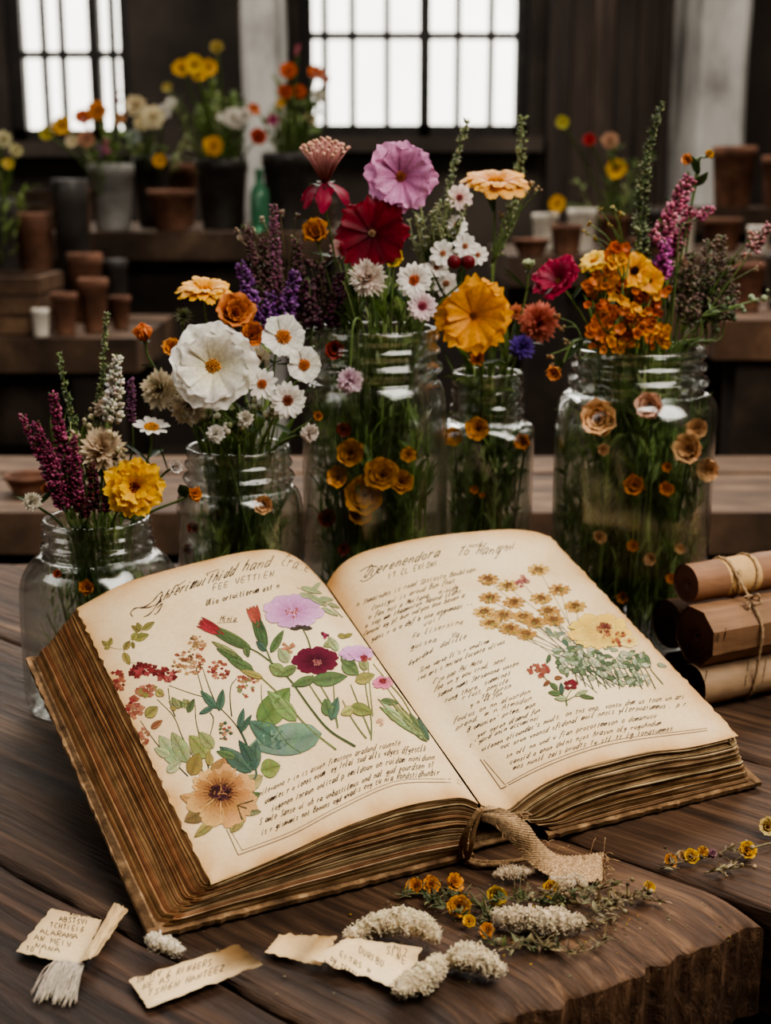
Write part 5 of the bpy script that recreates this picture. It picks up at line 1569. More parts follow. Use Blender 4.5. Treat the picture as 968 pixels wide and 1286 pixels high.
sprig('eucalyptus_twig', 'trailing twig with round grey green leaflets at the right of the large jar', J5, [(930, 386), (946, 378), (966, 372), (912, 382), (904, 396), (898, 410), (920, 398)], 880, 398, Y - .01, tip_dot([s2l(130, 146, 116), s2l(160, 170, 140)], .0024, 'leaflet', 3), leafn=2, leafcol=s2l(130, 146, 116))
sprig('seed_sprig', 'thin curling tendril over the left rim of the large jar', J5, [(700, 398), (706, 412), (690, 446), (694, 460), (712, 430)], 730, 424, Y - .03, tip_dot([s2l(150, 130, 90), s2l(190, 120, 70)], .0014))
Y = J3.c.y
DILL = s2l(150, 158, 116)
for i, (x0, y0, lab) in enumerate(((545, 330, 'feathery pale green spray right of the pink cosmos'), (562, 345, 'feathery pale green spray behind the two dark berries'), (535, 350, 'feathery green spray behind the tall jar daisies'))):
    tips = [(x0 + R.uniform(-22, 26), y0 - R.uniform(30, 88)) for k in range(16)]
    sprig('dill', lab, J3, tips, x0, y0, Y + .022, tip_dot([DILL, s2l(120, 132, 90), s2l(176, 176, 140)], .0011), stemcol=DILL, leafn=4, leafcol=DILL)
sprig('seed_sprig', 'airy brown sprig with pale dots left of the star flower', J3, [(372, 272), (352, 268), (318, 290), (300, 300), (384, 286), (330, 276), (296, 288), (366, 300)], 362, 380, Y + .012, tip_dot([s2l(170, 160, 130), s2l(140, 110, 100)], .0013), stemcol=s2l(110, 96, 70))
sprig('seed_sprig', 'purple brown airy sprig above the topmost anemone', J3, [(400, 338), (412, 320), (388, 330), (424, 352), (378, 352), (436, 372), (420, 388)], 405, 402, Y - .005, tip_dot([s2l(110, 70, 80), s2l(130, 96, 90)], .0016), stemcol=s2l(96, 84, 60))
Y = J4.c.y
sprig('seed_sprig', 'curling brown sprig beside the amber daisy', J4, [(668, 232), (660, 240), (676, 238), (650, 250), (630, 270)], 618, 330, Y, tip_dot([s2l(150, 120, 90), s2l(170, 150, 110)], .0015))
Y = J2.c.y
sprig('seed_sprig', 'white dotted green sprig under the large white flower', J2, [(268, 520), (290, 512), (320, 506), (300, 532), (340, 520), (284, 536), (256, 528)], 300, 556, Y - .03, tip_dot([s2l(214, 210, 190), s2l(130, 140, 96)], .0022), leafn=3)
Y = J1.c.y
sprig('seed_sprig', 'cream dotted sprig behind the purple heather', J1, [(108, 530), (92, 548), (118, 520), (104, 560), (140, 545), (150, 566)], 118, 625, Y, tip_dot([s2l(206, 190, 160), s2l(160, 150, 110)], .002), leafn=2)

# ---- blooms pressed inside the jars, seen through the glass
def inside(kind, label, j, x, y, rpx, depth=.75, group=None, **kw):
    # near glass wall, a little inside
    Yw = j.c.y - j.R * depth
    hd = at(x, y, Yw)
    dx = max(-j.R * .80, min(j.R * .80, hd.x - j.c.x))
    lim = math.sqrt(max(1e-6, (j.R * .9) ** 2 - dx * dx))
    if j.c.y - Yw > lim: Yw = j.c.y - lim * .9
    hd = at(x, y, Yw)
    r = rpx * mpp(Yw)
    out = facing(hd, R.uniform(-.3, .3), R.uniform(-.1, .3))
    base = Vector((lerp(j.c.x, hd.x, .6), lerp(j.c.y, hd.y, .6), ZT + .009))
    if hd.z < base.z + .014: hd.z = base.z + .014
    root = empty(kind, base, label, 'flower', group)
    st = MB()
    st.tube([p - base for p in spline([base, base.lerp(hd, .5) + Vector((0, .003, 0)), hd - out * .01, hd - out * .001], 5)], .0008, DGREEN, 5)
    st.build('stem', M_STEM, root)
    pm, cm = MB(), MB()
    BLOOMS[kind](pm, cm, r, **kw)
    bloom_obj(root, base, hd, out, pm, cm if cm.v else None, sep=calyx(r * .3))
PEACH = dict(cin=s2l(190, 120, 70), cout=s2l(238, 190, 140), n=6, layers=3, elev=.7, eye=.12)
ORB = dict(cin=s2l(196, 96, 30), cout=s2l(240, 156, 66), n=6, layers=3, elev=.95, eye=.1)
AMB = dict(cin=s2l(150, 80, 16), cout=s2l(214, 146, 44), n=6, layers=2, elev=.4, eye=.15, ca=s2l(120, 60, 20), cb=s2l(60, 24, 16))
for lab, x, y, r, kw in (('large cream bloom inside the large jar at its upper left', 752, 526, 24, PEACH), ('pinkish cream bloom inside the large jar near its neck', 817, 512, 19, dict(PEACH, cout=s2l(232, 184, 158))), ('orange round bloom in the middle of the large jar', 797, 610, 17, ORB),
    ('peach bloom inside the large jar at its right', 866, 566, 20, PEACH), ('peach bloom lowest right of the pair inside the large jar', 884, 590, 17, PEACH), ('small peach bloom high at the right inside the large jar', 872, 540, 15, PEACH), ('small orange cluster bloom right of the round one in the large jar', 836, 616, 12, ORB), ('tiny orange bloom just under the large jar shoulder', 838, 586, 8, ORB),
    ('orange bud low in the middle of the large jar', 795, 688, 11, ORB), ('cream bud low in the large jar beside the orange bud', 818, 702, 9, PEACH), ('peach bud at the lower left of the large jar', 751, 676, 10, PEACH), ('single orange bud near the large jar base', 781, 750, 10, ORB), ('cream dot of a bud by the large jar lower right', 853, 690, 7, PEACH), ('dull orange bud by the top paper roll inside the large jar', 842, 728, 9, ORB), ('small pale bud inside the large jar left of the middle', 757, 566, 9, PEACH)):
    inside('ranunculus', lab, J5, x, y, r, **kw)
for lab, x, y, r in (('amber bloom highest inside the tall jar', 440, 570, 16), ('amber bloom right of centre inside the tall jar', 480, 598, 20), ('amber bloom with dark eye inside the tall jar', 458, 622, 22), ('small amber bloom at the left inside the tall jar', 425, 600, 13), ('small amber bloom at the right inside the tall jar', 503, 606, 14), ('low amber bloom inside the tall jar', 452, 646, 14), ('little yellow bloom at the right shoulder inside the tall jar', 512, 572, 9)):
    inside('ranunculus', lab, J3, x, y, r, **AMB)
for lab, x, y, r in (('dark red bloom low at the left inside the tall jar', 412, 652, 12), ('dark red bud near the base of the tall jar', 430, 690, 8), ('dusky rose bloom inside the tall jar neck', 430, 540, 9), ('dark red bloom inside the tall jar mouth', 418, 440, 12)):
    inside('ranunculus', lab, J3, x, y, r, cin=s2l(70, 16, 12), cout=s2l(150, 50, 30), n=6, layers=2, elev=.6)
for lab, x, y, r, kw in (('coral rose at the upper right inside the slim jar', 657, 555, 13, ORB), ('tiny orange bud in the middle of the slim jar', 594, 616, 7, ORB), ('brownish amber bloom at the slim jar shoulder', 600, 540, 14, AMB), ('brownish amber bloom at the left slim jar shoulder', 570, 548, 11, AMB), ('tiny orange bud right beside the middle one in the slim jar', 606, 622, 5, ORB)):
    inside('ranunculus', lab, J4, x, y, r, **kw)
for lab, x, y, r, kw in (('cream bloom inside the short wide jar', 332, 634, 13, PEACH), ('dark red bloom at the left inside the short wide jar', 244, 664, 11, dict(cin=s2l(70, 16, 10), cout=s2l(150, 56, 26))), ('dark red bloom low at the left inside the short wide jar', 236, 690, 10, dict(cin=s2l(60, 12, 10), cout=s2l(130, 40, 20)))):
    inside('ranunculus', lab, J2, x, y, r, **kw)
for lab, x, y, r, kw in (('orange bloom inside the squat jar behind the page corner', 110, 740, 13, ORB), ('rusty bloom inside the squat jar at its left', 72, 722, 8, dict(cin=s2l(120, 50, 24), cout=s2l(190, 100, 60)))):
    inside('ranunculus', lab, J1, x, y, r, **kw)

# ---- green stems packed in each jar
def leafy_proto(kind):
    st, lf = MB(), MB()
    H = 1.0
    P = spline([(0, 0, 0), (.02 * (kind - 2), .015, .5), (.03 * (kind - 2), -.02, 1.0)], 5)
    st.tube(P, .006, (1, 1, 1), 5)
    for k in range(16 + 4 * kind):
        t = R.uniform(.12, 1.0)
        p = P[min(len(P) - 1, int(t * (len(P) - 1)))]
        a = k * 2.4
        lift = R.uniform(.3, 1.3)
        add_leaf(lf, p, Vector((math.cos(a), math.sin(a), lift)), R.uniform(.10, .24), R.uniform(.012, .032), jit((1, 1, 1), .3))
    return st, lf
greens = [s2l(112, 138, 66), s2l(140, 162, 90), s2l(92, 116, 56), s2l(166, 180, 118)]
protos = []
for k in range(6):
    st, lf = leafy_proto(k)
    c = greens[k % 4]
    for m_ in (st, lf): m_.c = [tuple(q[i] * c[i] for i in range(3)) for q in m_.c]
    protos.append((st, lf))
meshes = []
def greenery(j, n, label, group, top=1.0, rmax=.78, dark=0):
    for i in range(n):
        rnd = random.Random(i * 31 + int(j.c.x * 1000))
        a = i * 2.4; q = math.sqrt((i + .6) / n) * rmax * 1.1
        rr = j.R * q
        base = j.c + Vector((rr * math.cos(a), rr * math.sin(a), .0078))
        h = (j.zn - ZT * 0 - .012) * rnd.uniform(.72, 1.0) if q > .45 else (j.H + .012) * rnd.uniform(.75, 1.05) * top
        root = empty('leafy_stem', base, label, 'stem', group)
        root.scale = (h * (.66 - .34 * q), h * (.66 - .34 * q), h)
        root.rotation_euler = (0, 0, a + rnd.uniform(-.5, .5) + 2)
        k = rnd.randrange(6)
        # lean a little toward the axis so the leaves stay clear of the glass
        if len(meshes) < 6:
            while len(meshes) < 6:
                kk = len(meshes)
                o1 = protos[kk][0].build('stem', M_STEM, root); o2 = protos[kk][1].build('foliage', M_LEAF, root)
                meshes.append((o1, o2))
            for o1, o2 in meshes[1:]:
                o1.parent = None; o2.parent = None
                COL.objects.unlink(o1); COL.objects.unlink(o2)
            continue
        for src in meshes[k]:
            c = src.copy(); COL.objects.link(c); c.parent = root
greenery(J1, 30, 'thin green leafy stem crowded in the squat jar', 'green stems in the squat jar', .9, .62)
greenery(J2, 34, 'thin green leafy stem crowded in the short wide jar', 'green stems in the short wide jar', .9, .68)
greenery(J3, 54, 'thin green leafy stem crowded in the tall jar', 'green stems in the tall jar', .9, .72)
greenery(J4, 34, 'thin green leafy stem crowded in the slim jar', 'green stems in the slim jar', .9, .66)
greenery(J5, 78, 'thin green leafy stem crowded in the large jar', 'green stems in the large jar', .9, .78)

def filler(j, n, label, group, hmin, hmax, spread):
    """leafy stems whose tops mingle with the flowers above the rim"""
    for i in range(n):
        rnd = random.Random(i * 17 + int(j.c.x * 3000) + 5)
        a = pi * (.12 + .76 * ((i * .618) % 1)); q = j.R * (.1 + .3 * rnd.random())
        base = j.c + Vector((q * math.cos(a), q * math.sin(a), .0078))
        h = j.H * rnd.uniform(hmin, hmax)
        root = empty('leafy_stem', base, label, 'stem', group)
        lat = rnd.uniform(.30, .42) * min(h, .2)
        root.scale = (lat, lat, h)
        t = rnd.uniform(.3, 1) * spread * j.Rn * .75 / j.H
        root.rotation_euler = (-math.sin(a) * t, math.cos(a) * t, a)
        for src in meshes[rnd.randrange(6)]:
            c = src.copy(); COL.objects.link(c); c.parent = root
filler(J1, 8, 'leafy green stem rising out of the squat jar among the heather', 'leafy stems above the squat jar', 1.12, 1.45, 1)
filler(J2, 14, 'leafy green stem rising out of the short wide jar under the white blooms', 'leafy stems above the short wide jar', 1.1, 1.42, 1)
filler(J3, 16, 'leafy green stem rising out of the tall jar under the cosmos', 'leafy stems above the tall jar', 1.04, 1.17, 1)
filler(J4, 7, 'leafy green stem rising out of the slim jar', 'leafy stems above the slim jar', 1.08, 1.25, .9)
filler(J5, 14, 'leafy green stem rising out of the large jar among the orange florets', 'leafy stems above the large jar', 1.08, 1.28, 1)
# ================================================================== TIED PAPER ROLLS
def proj(P):
    d = P - EYE
    z = d.y * CP - d.z * SP
    return (484 + FPX * d.x / z, 643 - FPX * (d.y * SP + d.z * CP) / z)
UA = Vector((BU.x, BU.y, 0)).normalized()
QA = Vector((-UA.y, UA.x, 0))
P0 = gz(872, 886)
M_ROLL = wood_mat('rolled_brown_paper', (0.80, 0.78, 0.75), (1.05, 1.02, 0.98), (1.3, 1.27, 1.22), -math.atan2(UA.y, UA.x), 0.8, 0.35)
M_TWINE = simple_mat('hemp_twine', [(0.3, s2l(120, 92, 64)), (0.7, s2l(190, 160, 124))], 900, rough=0.9, bstr=0.6, bdist=0.0006, vcol=True)
def roll(label, q, z, r, pxl, length, col, endcol, sides=28, text=(), flat=1.0):
    """cylinder of rolled paper along UA whose near end shows at pixel column pxl"""
    s = 0.0
    for _ in range(8):
        c = P0 + UA * s + QA * q + Vector((0, 0, z))
        s += (pxl - proj(c)[0]) * 0.0005
    a = P0 + UA * s + QA * q + Vector((0, 0, z))
    root = empty('paper_roll', a - Vector((0, 0, r)), label, 'paper roll', 'tied paper rolls')
    def ringpts(t, rr, ph=0.0):
        return [a + UA * t + (QA * math.cos(2 * pi * (k + .5) / sides + ph) + Vector((0, 0, 1)) * math.sin(2 * pi * (k + .5) / sides + ph)) * rr * (1 + .012 * math.sin(k * 2.3 + t * 40)) for k in range(sides)]
    n = 26
    rows = [ringpts(length * i / n, r * (1 + .01 * math.sin(i * 1.7))) for i in range(n + 1)]
    S = Surf([rw + [rw[0]] for rw in rows], [[jit(col, .06) for _ in range(sides + 1)] for _ in rows])
    def rk(mb, name, m, parent=root, smooth=True):
        o_ = root.location
        mb.v = [(p[0] - o_[0], p[1] - o_[1], p[2] - o_[2]) for p in mb.v]
        return mb.build(name, m, parent, smooth=smooth)
    far = ringpts(length, r); S.mb.f.append(tuple(26 * (sides + 1) + k for k in range(sides)))
    wrap = rk(S.mb, 'wrapper', M_ROLL, smooth=sides > 12)
    e = MB()
    rr_, cc = [], []
    for i in range(9):
        f_ = 1 - i / 8.5
        rr_.append(ringpts(0.0004 + .0010 * (i % 2) + (.002 if i > 6 else 0), r * max(f_, .02) * (.985 if i == 0 else 1)))
        k = .6 + .5 * (i % 2)
        cc.append([tuple(x * k for x in endcol)] * sides)
    e.grid(rr_, cc, close=True)
    rk(e, 'rolled_end', M_ROLL)
    if text:
        tm = MB()
        for txt, base, h in text: write(S, tm, txt, base, h, s2l(52, 36, 28), .1, .8)
        rk(tm, 'stamped_lettering', M_INK, wrap)
    return root, a, S, rk, ringpts
roll('pale brown paper roll lowest in the tied bundle', 0, .0140, .0137, 868, .13, s2l(196, 166, 134), s2l(78, 42, 28), text=(('1313', [(884, 862), (887, 846)], 4), ('MITHE', [(935, 862), (939, 838)], 5), ('ORN7E', [(946, 861), (950, 836)], 5), ('ETINR', [(957, 858), (961, 834)], 4)))
roll('dark paper roll lowest at the back of the tied bundle', .0275, .0128, .0127, 846, .12, s2l(120, 82, 58), s2l(60, 32, 22))
roll('big flat-sided brown paper roll in the middle of the tied bundle', .001, .0462, .0190, 872, .13, s2l(158, 122, 92), s2l(86, 46, 28), sides=8, text=(('IR', [(897, 806), (902, 806)], 5), ('00', [(908, 807), (911, 796)], 6)))
roll('dark brown paper roll behind the flat-sided one', .0386, .0415, .0160, 838, .12, s2l(140, 104, 78), s2l(64, 34, 22))
rt, ra, rS, rk, rpts = roll('brown paper roll with a white label band on top of the bundle', .0215, .0735, .0124, 861, .135, s2l(176, 134, 104), s2l(96, 54, 36), text=(('IIIIII', [(866, 752), (869, 734)], 4), ('MINIR', [(873, 752), (876, 733)], 3), ('SIN-7', [(952, 748), (955, 726)], 5)))
bandS = Surf([[p for p in rpts(lerp(.026, .052, i / 8), .01262)] + [rpts(lerp(.026, .052, i / 8), .01262)[0]] for i in range(9)], [[jit(s2l(226, 210, 186), .05) for _ in range(29)] for _ in range(9)])
rows_ = bandS
ob = rk(bandS.mb, 'paper_band', M_PAPER)
tm = MB()
write(bandS, tm, '7 TTINS', [(911, 752), (904, 722)], 5, s2l(66, 54, 46), .1, .8)
write(bandS, tm, 'Flos nill', [(916, 726), (922, 754)], 4, s2l(90, 74, 62), .1, .7)
write(bandS, tm, 'nyli', [(922, 722), (932, 724)], 5, s2l(66, 54, 46), .1, .8)
rk(tm, 'band_lettering', M_INK, ob)
# twine: one cord round everything and one round the top roll
circ = [(0, .0140, .0137), (.0275, .0128, .0127), (.001, .0462, .0190), (.0386, .0415, .0160), (.0215, .0735, .0124)]
def hull(pts):
    pts = sorted(set(pts))
    def half(ps):
        h = []
        for p in ps:
            while len(h) > 1 and (h[-1][0] - h[-2][0]) * (p[1] - h[-2][1]) - (h[-1][1] - h[-2][1]) * (p[0] - h[-2][0]) <= 0: h.pop()
            h.append(p)
        return h[:-1]
    return half(pts) + half(pts[::-1])
def cord(label, cs, s, r=.0011, tilt=0.0):
    P = []
    for (q, z, rr) in cs:
        for k in range(24): P.append((round(q + (rr + .0010) * math.cos(k * pi / 12), 5), round(max(.0012, z + (rr + .0010) * math.sin(k * pi / 12)), 5)))
    H = hull(P)
    pts = [P0 + UA * (s + tilt * (z - .03)) + QA * q + Vector((0, 0, z)) for q, z in H]
    mb = MB()
    for ph in (0, pi):
        fine = []
        m = len(pts)
        for i in range(m + 1):
            a_, b_ = pts[i % m], pts[(i + 1) % m]
            k = max(1, int((b_ - a_).length / .0012))
            for j in range(k): fine.append(a_.lerp(b_, j / k))
        cc = [(1, 1, 1)] * len(fine)
        tw = []
        for i, p in enumerate(fine): tw.append(p + UA * (r * .45 * math.cos(i * .8 + ph)) + Vector((0, 0, r * .45 * math.sin(i * .8 + ph))))
        mb.tube(tw, r * .62, (1, 1, 1), 5)
    return mb
def sof(px, q, z):
    s = 0.0
    for _ in range(10): s += (px - proj(P0 + UA * s + QA * q + Vector((0, 0, z)))[0]) * .0005
    return s
s1 = sof(956, -.018, .045)
mb = cord('', circ, s1)
kp = P0 + UA * s1 + QA * (-.006) + Vector((0, 0, .0675))
for k in range(4):
    ang = k * 1.7
    mb.tube(spline([kp, kp + Vector((.004 * math.cos(ang), -.004, .003 * math.sin(ang))), kp + Vector((.006 * math.cos(ang + 1), -.005, .005 * math.sin(ang + 1))), kp], 5), .0007, (1, 1, 1), 5)
o_ = P0 + UA * s1
mb.v = [tuple(Vector(p) - o_) for p in mb.v]
tag(mb.build('twine', M_TWINE, None, loc=o_), 'hemp twine tied round all the stacked paper rolls', 'twine', 'twine round the paper rolls')
s2 = sof(937, .012, .085)
mb = cord('', [circ[4]], s2, .0009, .15); mb2 = cord('', [circ[4]], s2 + .0022, .0009, -.25)
mb.add(mb2.v, mb2.f, mb2.c)
o_ = P0 + UA * s2
mb.v = [tuple(Vector(p) - o_) for p in mb.v]
tag(mb.build('twine', M_TWINE, None, loc=o_), 'hemp twine wound over the white label band of the top roll', 'twine', 'twine round the paper rolls')

# ================================================================== BURLAP BOOKMARK
M_BURLAP = simple_mat('burlap', [(0.3, s2l(110, 88, 66)), (0.55, s2l(160, 132, 100)), (0.8, s2l(204, 178, 142))], 700, rough=0.95, bstr=0.5, bdist=0.0005, vcol=True, spec=0.1)
M_WOOL = plant_mat('raw_wool', 0.95, 0.15, 600, 0.25, 0.1, 0.6)
e1p = [(612, 1011, .0345), (636, 1017, .0345), (662, 1034, .028), (678, 1056, .016), (700, 1073, .006), (730, 1074, .0025), (758, 1070, .003)]
e2p = [(596, 1030, .026), (618, 1036, .028), (640, 1056, .022), (660, 1080, .011), (690, 1100, .0025), (728, 1108, .0012), (757, 1106, .0012)]
A_, B_ = spline([gz(*p) for p in e1p], 13), spline([gz(*p) for p in e2p], 13)
mb = MB(); rows, cols = [], []
nw = 18
for i in range(len(A_)):
    row, crow = [], []
    t = (A_[min(i + 1, len(A_) - 1)] - A_[max(0, i - 1)]).normalized()
    sd = (B_[i] - A_[i]).normalized()
    nn = sd.cross(t)
    if nn.y > 0: nn = -nn
    for k in range(nw + 1):
        u = k / nw
        p = A_[i].lerp(B_[i], u) + nn * (.0042 * math.sin(pi * u) * (1 - i / len(A_)) + .0006 * math.sin(k * pi) )
        wv = math.cos(k * pi) * math.cos(i * pi)
        p = p + nn * (.0005 * wv)
        g = 1.35 + .45 * wv + .25 * noise.noise(p * 400)
        row.append(p); crow.append((g, g, g))
    rows.append(row); cols.append(crow)
mb.grid(rows, cols)
for k in range(46):     # loose threads at both raw edges and the cut end
    i = R.randrange(4, len(A_))
    p = (A_ if R.random() < .5 else B_)[i] if k < 26 else A_[-1].lerp(B_[-1], R.random())
    d = Vector((R.uniform(-.2, 1), R.uniform(-1, .3), R.uniform(-.1, .5))).normalized() * R.uniform(.003, .009)
    q = p + d; q.z = max(q.z, ZT + .0006)
    mb.tube(spline([p, p.lerp(q, .5) + Vector((0, 0, .0015)), q], 4), .00022, (1.1, 1.05, 1), 3)
bkid(mb, 'burlap_bookmark', M_BURLAP)
mb = MB()
for pts in ([(602, 1016, .034), (588, 1040, .024), (584, 1066, .010), (592, 1080, .002), (622, 1083, .002), (655, 1080, .003), (672, 1072, .005)], [(606, 1014, .0345), (596, 1040, .024), (592, 1062, .014), (588, 1076, .004)], [(600, 1020, .032), (582, 1050, .018), (580, 1074, .004), (600, 1086, .0015), (640, 1085, .0015)]):
    P = spline([gz(*p) for p in pts], 8)
    mb.tube(P, .0012, (.9, .85, .8), 6)
bkid(mb, 'frayed_cord', M_BURLAP)

# ================================================================== SCRAPS OF PAPER, WOOL, PETALS ON THE TABLE
M_SCRAP = M_PAPER
def sheet(corners, zf, col, n=22, rag=1.2, seed=0, dark=.75):
    (x0, y0), (x1, y1), (x2, y2), (x3, y3) = corners
    rows, cols = [], []
    for i in range(n + 1):
        v = i / n
        row, crow = [], []
        for k in range(n + 1):
            u = k / n
            x = lerp(lerp(x0, x1, u), lerp(x3, x2, u), v); y = lerp(lerp(y0, y1, u), lerp(y3, y2, u), v)
            if i in (0, n): y += rag * noise.noise(Vector((u * 9, i, seed))) * 2
            if k in (0, n): x += rag * noise.noise(Vector((v * 9, k, seed + 3))) * 2
            z = zf(u, v) + .0011
            row.append(gz(x, y, max(.0008, z)))
            e = min(u, v, 1 - u, 1 - v)
            crow.append(tuple(c * (lerp(dark, 1, min(1, e * 7 + .2)) + .1 * noise.noise(Vector((u * 5, v * 5, seed)))) for c in col))
        rows.append(row); cols.append(crow)
    return Surf(rows, cols)
def thing_mesh(mb, name, m, label, cat, group=None, org=None, smooth=True):
    xs = [p[0] for p in mb.v]; ys = [p[1] for p in mb.v]
    o_ = org or (sum(xs) / len(xs), sum(ys) / len(ys), min(p[2] for p in mb.v))
    mb.v = [(p[0] - o_[0], p[1] - o_[1], p[2] - o_[2]) for p in mb.v]
    return tag(mb.build(name, m, None, loc=o_, smooth=smooth), label, cat, group)
def kid(mb, name, m, parent, label=None):
    o_ = parent.matrix_world.translation if False else (parent.location if parent.parent is None else parent.parent.location)
    mb.v = [(p[0] - o_[0], p[1] - o_[1], p[2] - o_[2]) for p in mb.v]
    return mb.build(name, m, parent)
SCOL = (0.96, 0.93, 0.88)
# tag with tape and fringe
S = sheet(((64, 1141), (128, 1155), (101, 1213), (20, 1195)), lambda u, v: .0012 + .001 * math.sin(u * 5) , (0.80, 0.75, 0.68), seed=1)
t_ = thing_mesh(S.mb, 'paper_tag', M_SCRAP, 'small lettered paper tag with frayed tape and fringe beside the book corner', 'paper tag')
tm = MB()
for txt, ba in (('NAPPVI', [(87, 1150), (116, 1153)]), ('ABSTSVI', [(74, 1157), (112, 1162)]), ('TCHTIEIG', [(62, 1164), (106, 1171)]), ('ALARAMA', [(50, 1172), (98, 1180)]), ('AN.MEIV', [(43, 1180), (90, 1190)]), ('WNANA', [(35, 1188), (76, 1197)]), ('TOWIJ W', [(32, 1193), (70, 1204)])):
    write(S, tm, txt, ba, 3.6, s2l(36, 28, 24), .1, 1.05)
kid(tm, 'handwritten_lettering', M_INK, t_)
tp = sheet(((144, 1133), (161, 1142), (122, 1200), (100, 1208)), lambda u, v: .0030 + .0022 * math.sin(pi * u) + .0009 * noise.noise(Vector((u * 4, v * 9, 2))), (0.74, 0.66, 0.55), rag=1.6, seed=5)
kid(tp.mb, 'tape_strip', M_SCRAP, t_, )
fr = MB()
for k in range(110):
    u = R.random()
    a = gz(lerp(68, 106, u), lerp(1207, 1212, u) + R.uniform(-3, 3), .0022)
    b = gz(lerp(44, 92, u) + R.uniform(-9, 9), lerp(1254, 1260, u) + R.uniform(-14, 6), .0009)
    fr.tube(spline([a, a.lerp(b, .5) + Vector((R.uniform(-.001, .001), 0, R.uniform(0, .0022))), b], 4), .00024, jit(s2l(206, 190, 166), .15), 3)
kid(fr, 'fringe', M_WOOL, t_)
# curled note
S = sheet(((162, 1231), (298, 1186), (331, 1211), (186, 1266)), lambda u, v: .0006 + .0145 * max(0, u - .62) ** 1.5 / .38 ** 1.5 * (1.05 - .55 * v) + .0012 * math.sin(u * 4), (0.94, 0.88, 0.80), seed=9, rag=1.5)
n_ = thing_mesh(S.mb, 'paper_scrap', M_SCRAP, 'narrow lettered paper slip with one curled end beneath the book edge', 'paper scrap', 'torn paper scraps on the table')
tm = MB()
for txt, ba in (('6 RINGERS', [(208, 1228), (266, 1212)]), ('HANTEEZ', [(232, 1236), (282, 1218)]), ('TM TIV', [(170, 1236), (202, 1226)]), ('NE AS', [(178, 1244), (214, 1232)]), ('TSN6N', [(184, 1252), (226, 1238)])):
    write(S, tm, txt, ba, 4.4, s2l(70, 60, 56), .2, 1.0)
kid(tm, 'handwritten_lettering', M_INK, n_)
# folded blank scrap
S = sheet(((352, 1173), (424, 1176), (402, 1213), (332, 1196)), lambda u, v: .0008 + .010 * max(0, 1 - abs(u - .62) / .42) * (1 - v) , (0.90, 0.80, 0.66), seed=13, rag=2.0)
thing_mesh(S.mb, 'paper_scrap', M_SCRAP, 'folded blank tan paper scrap behind the lettered torn one', 'paper scrap', 'torn paper scraps on the table')
S = sheet(((437, 1177), (530, 1190), (505, 1243), (390, 1204)), lambda u, v: .0030 + .0025 * math.sin(u * 4 + v * 2) * (1 - v * .5), (1.0, 0.96, 0.90), seed=17, rag=2.2)
s_ = thing_mesh(S.mb, 'paper_scrap', M_SCRAP, 'torn lettered cream paper partly under the wool', 'paper scrap', 'torn paper scraps on the table')
tm = MB()
for txt, ba, h in (('DURIBU', [(450, 1196), (482, 1216)], 4.5), ('EITRS N', [(426, 1200), (466, 1224)], 3.6), ('ON TETSIE', [(414, 1206), (454, 1232)], 3.2), ('NISES7E', [(406, 1210), (440, 1228)], 3.0), ('SINE', [(484, 1196), (510, 1212)], 5.5), ('M17', [(494, 1192), (512, 1202)], 4.0)):
    write(S, tm, txt, ba, h, s2l(66, 54, 48), .1, 1.0)
kid(tm, 'handwritten_lettering', M_INK, s_)
# wool
def wool(label, pts, rpx, n, col=s2l(246, 226, 190), group='raw wool tufts', name='wool_tuft', flat=.8):
    P = spline([gz(x, y, z) for x, y, z in pts], 10)
    r0 = rpx * .00036
    mb = MB()
    m = len(P)
    sd_ = R.uniform(0, 90)
    P = [p + Vector((noise.noise(Vector((i * .35, sd_, 0))), noise.noise(Vector((i * .35, sd_, 5))), .5 * noise.noise(Vector((i * .35, sd_, 9))))) * r0 * .5 for i, p in enumerate(P)]
    core = [r0 * .66 * (1 - .45 * abs(2 * i / (m - 1) - 1) ** 3) * (1 + .5 * noise.noise(Vector((i * .45, sd_, 3)))) for i in range(m)]
    mb.tube(P, core, [tuple(c * .9 for c in col)] * m, 8)
    for k in range(int(n * 1.6)):
        i = R.randrange(m); p = P[i]
        t = (P[min(i + 1, m - 1)] - P[max(i - 1, 0)]).normalized()
        a = R.uniform(0, 2 * pi)
        u = t.cross(Vector((0, 0, 1))).normalized(); w_ = t.cross(u)
        d = u * math.cos(a) + w_ * math.sin(a)
        r = core[i]
        b = p + d * r * .8
        L = r * R.uniform(.3, .75)
        cv = (d.cross(t) * R.uniform(-1, 1) + t * R.uniform(-.9, .9))
        q1 = b + d * L * .5 + cv * L * .3; q2 = b + d * L * .8 + cv * L * .8
        for q in (q1, q2): q.z = max(q.z, ZT + .0005)
        b.z = max(b.z, ZT + .0004)
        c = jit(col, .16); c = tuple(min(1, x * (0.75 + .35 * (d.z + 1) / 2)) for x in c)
        q3 = q2 + (cv.cross(d) * R.uniform(-1, 1) - d * .5) * L * .5; q3.z = max(q3.z, ZT + .0005)
        mb.tube(spline([b, q1, q2, q3], 2), r * .05, c, 4)
    return thing_mesh(mb, name, M_WOOL, label, 'wool', group)
wool('curled rope of cream wool arching over the torn lettered paper', [(434, 1178, .003), (460, 1168, .005), (480, 1160, .008), (508, 1156, .011), (532, 1162, .010), (548, 1178, .006)], 17, 1500)
wool('cream wool tuft hanging over the edge of the torn lettered paper', [(552, 1206, .006), (540, 1222, .006), (522, 1232, .006), (502, 1246, .005)], 17, 1200)
wool('loose cream wool tuft on the bare wood right of the torn paper', [(562, 1206, .004), (578, 1204, .006), (592, 1200, .008), (610, 1212, .006), (630, 1217, .004)], 17, 1200)
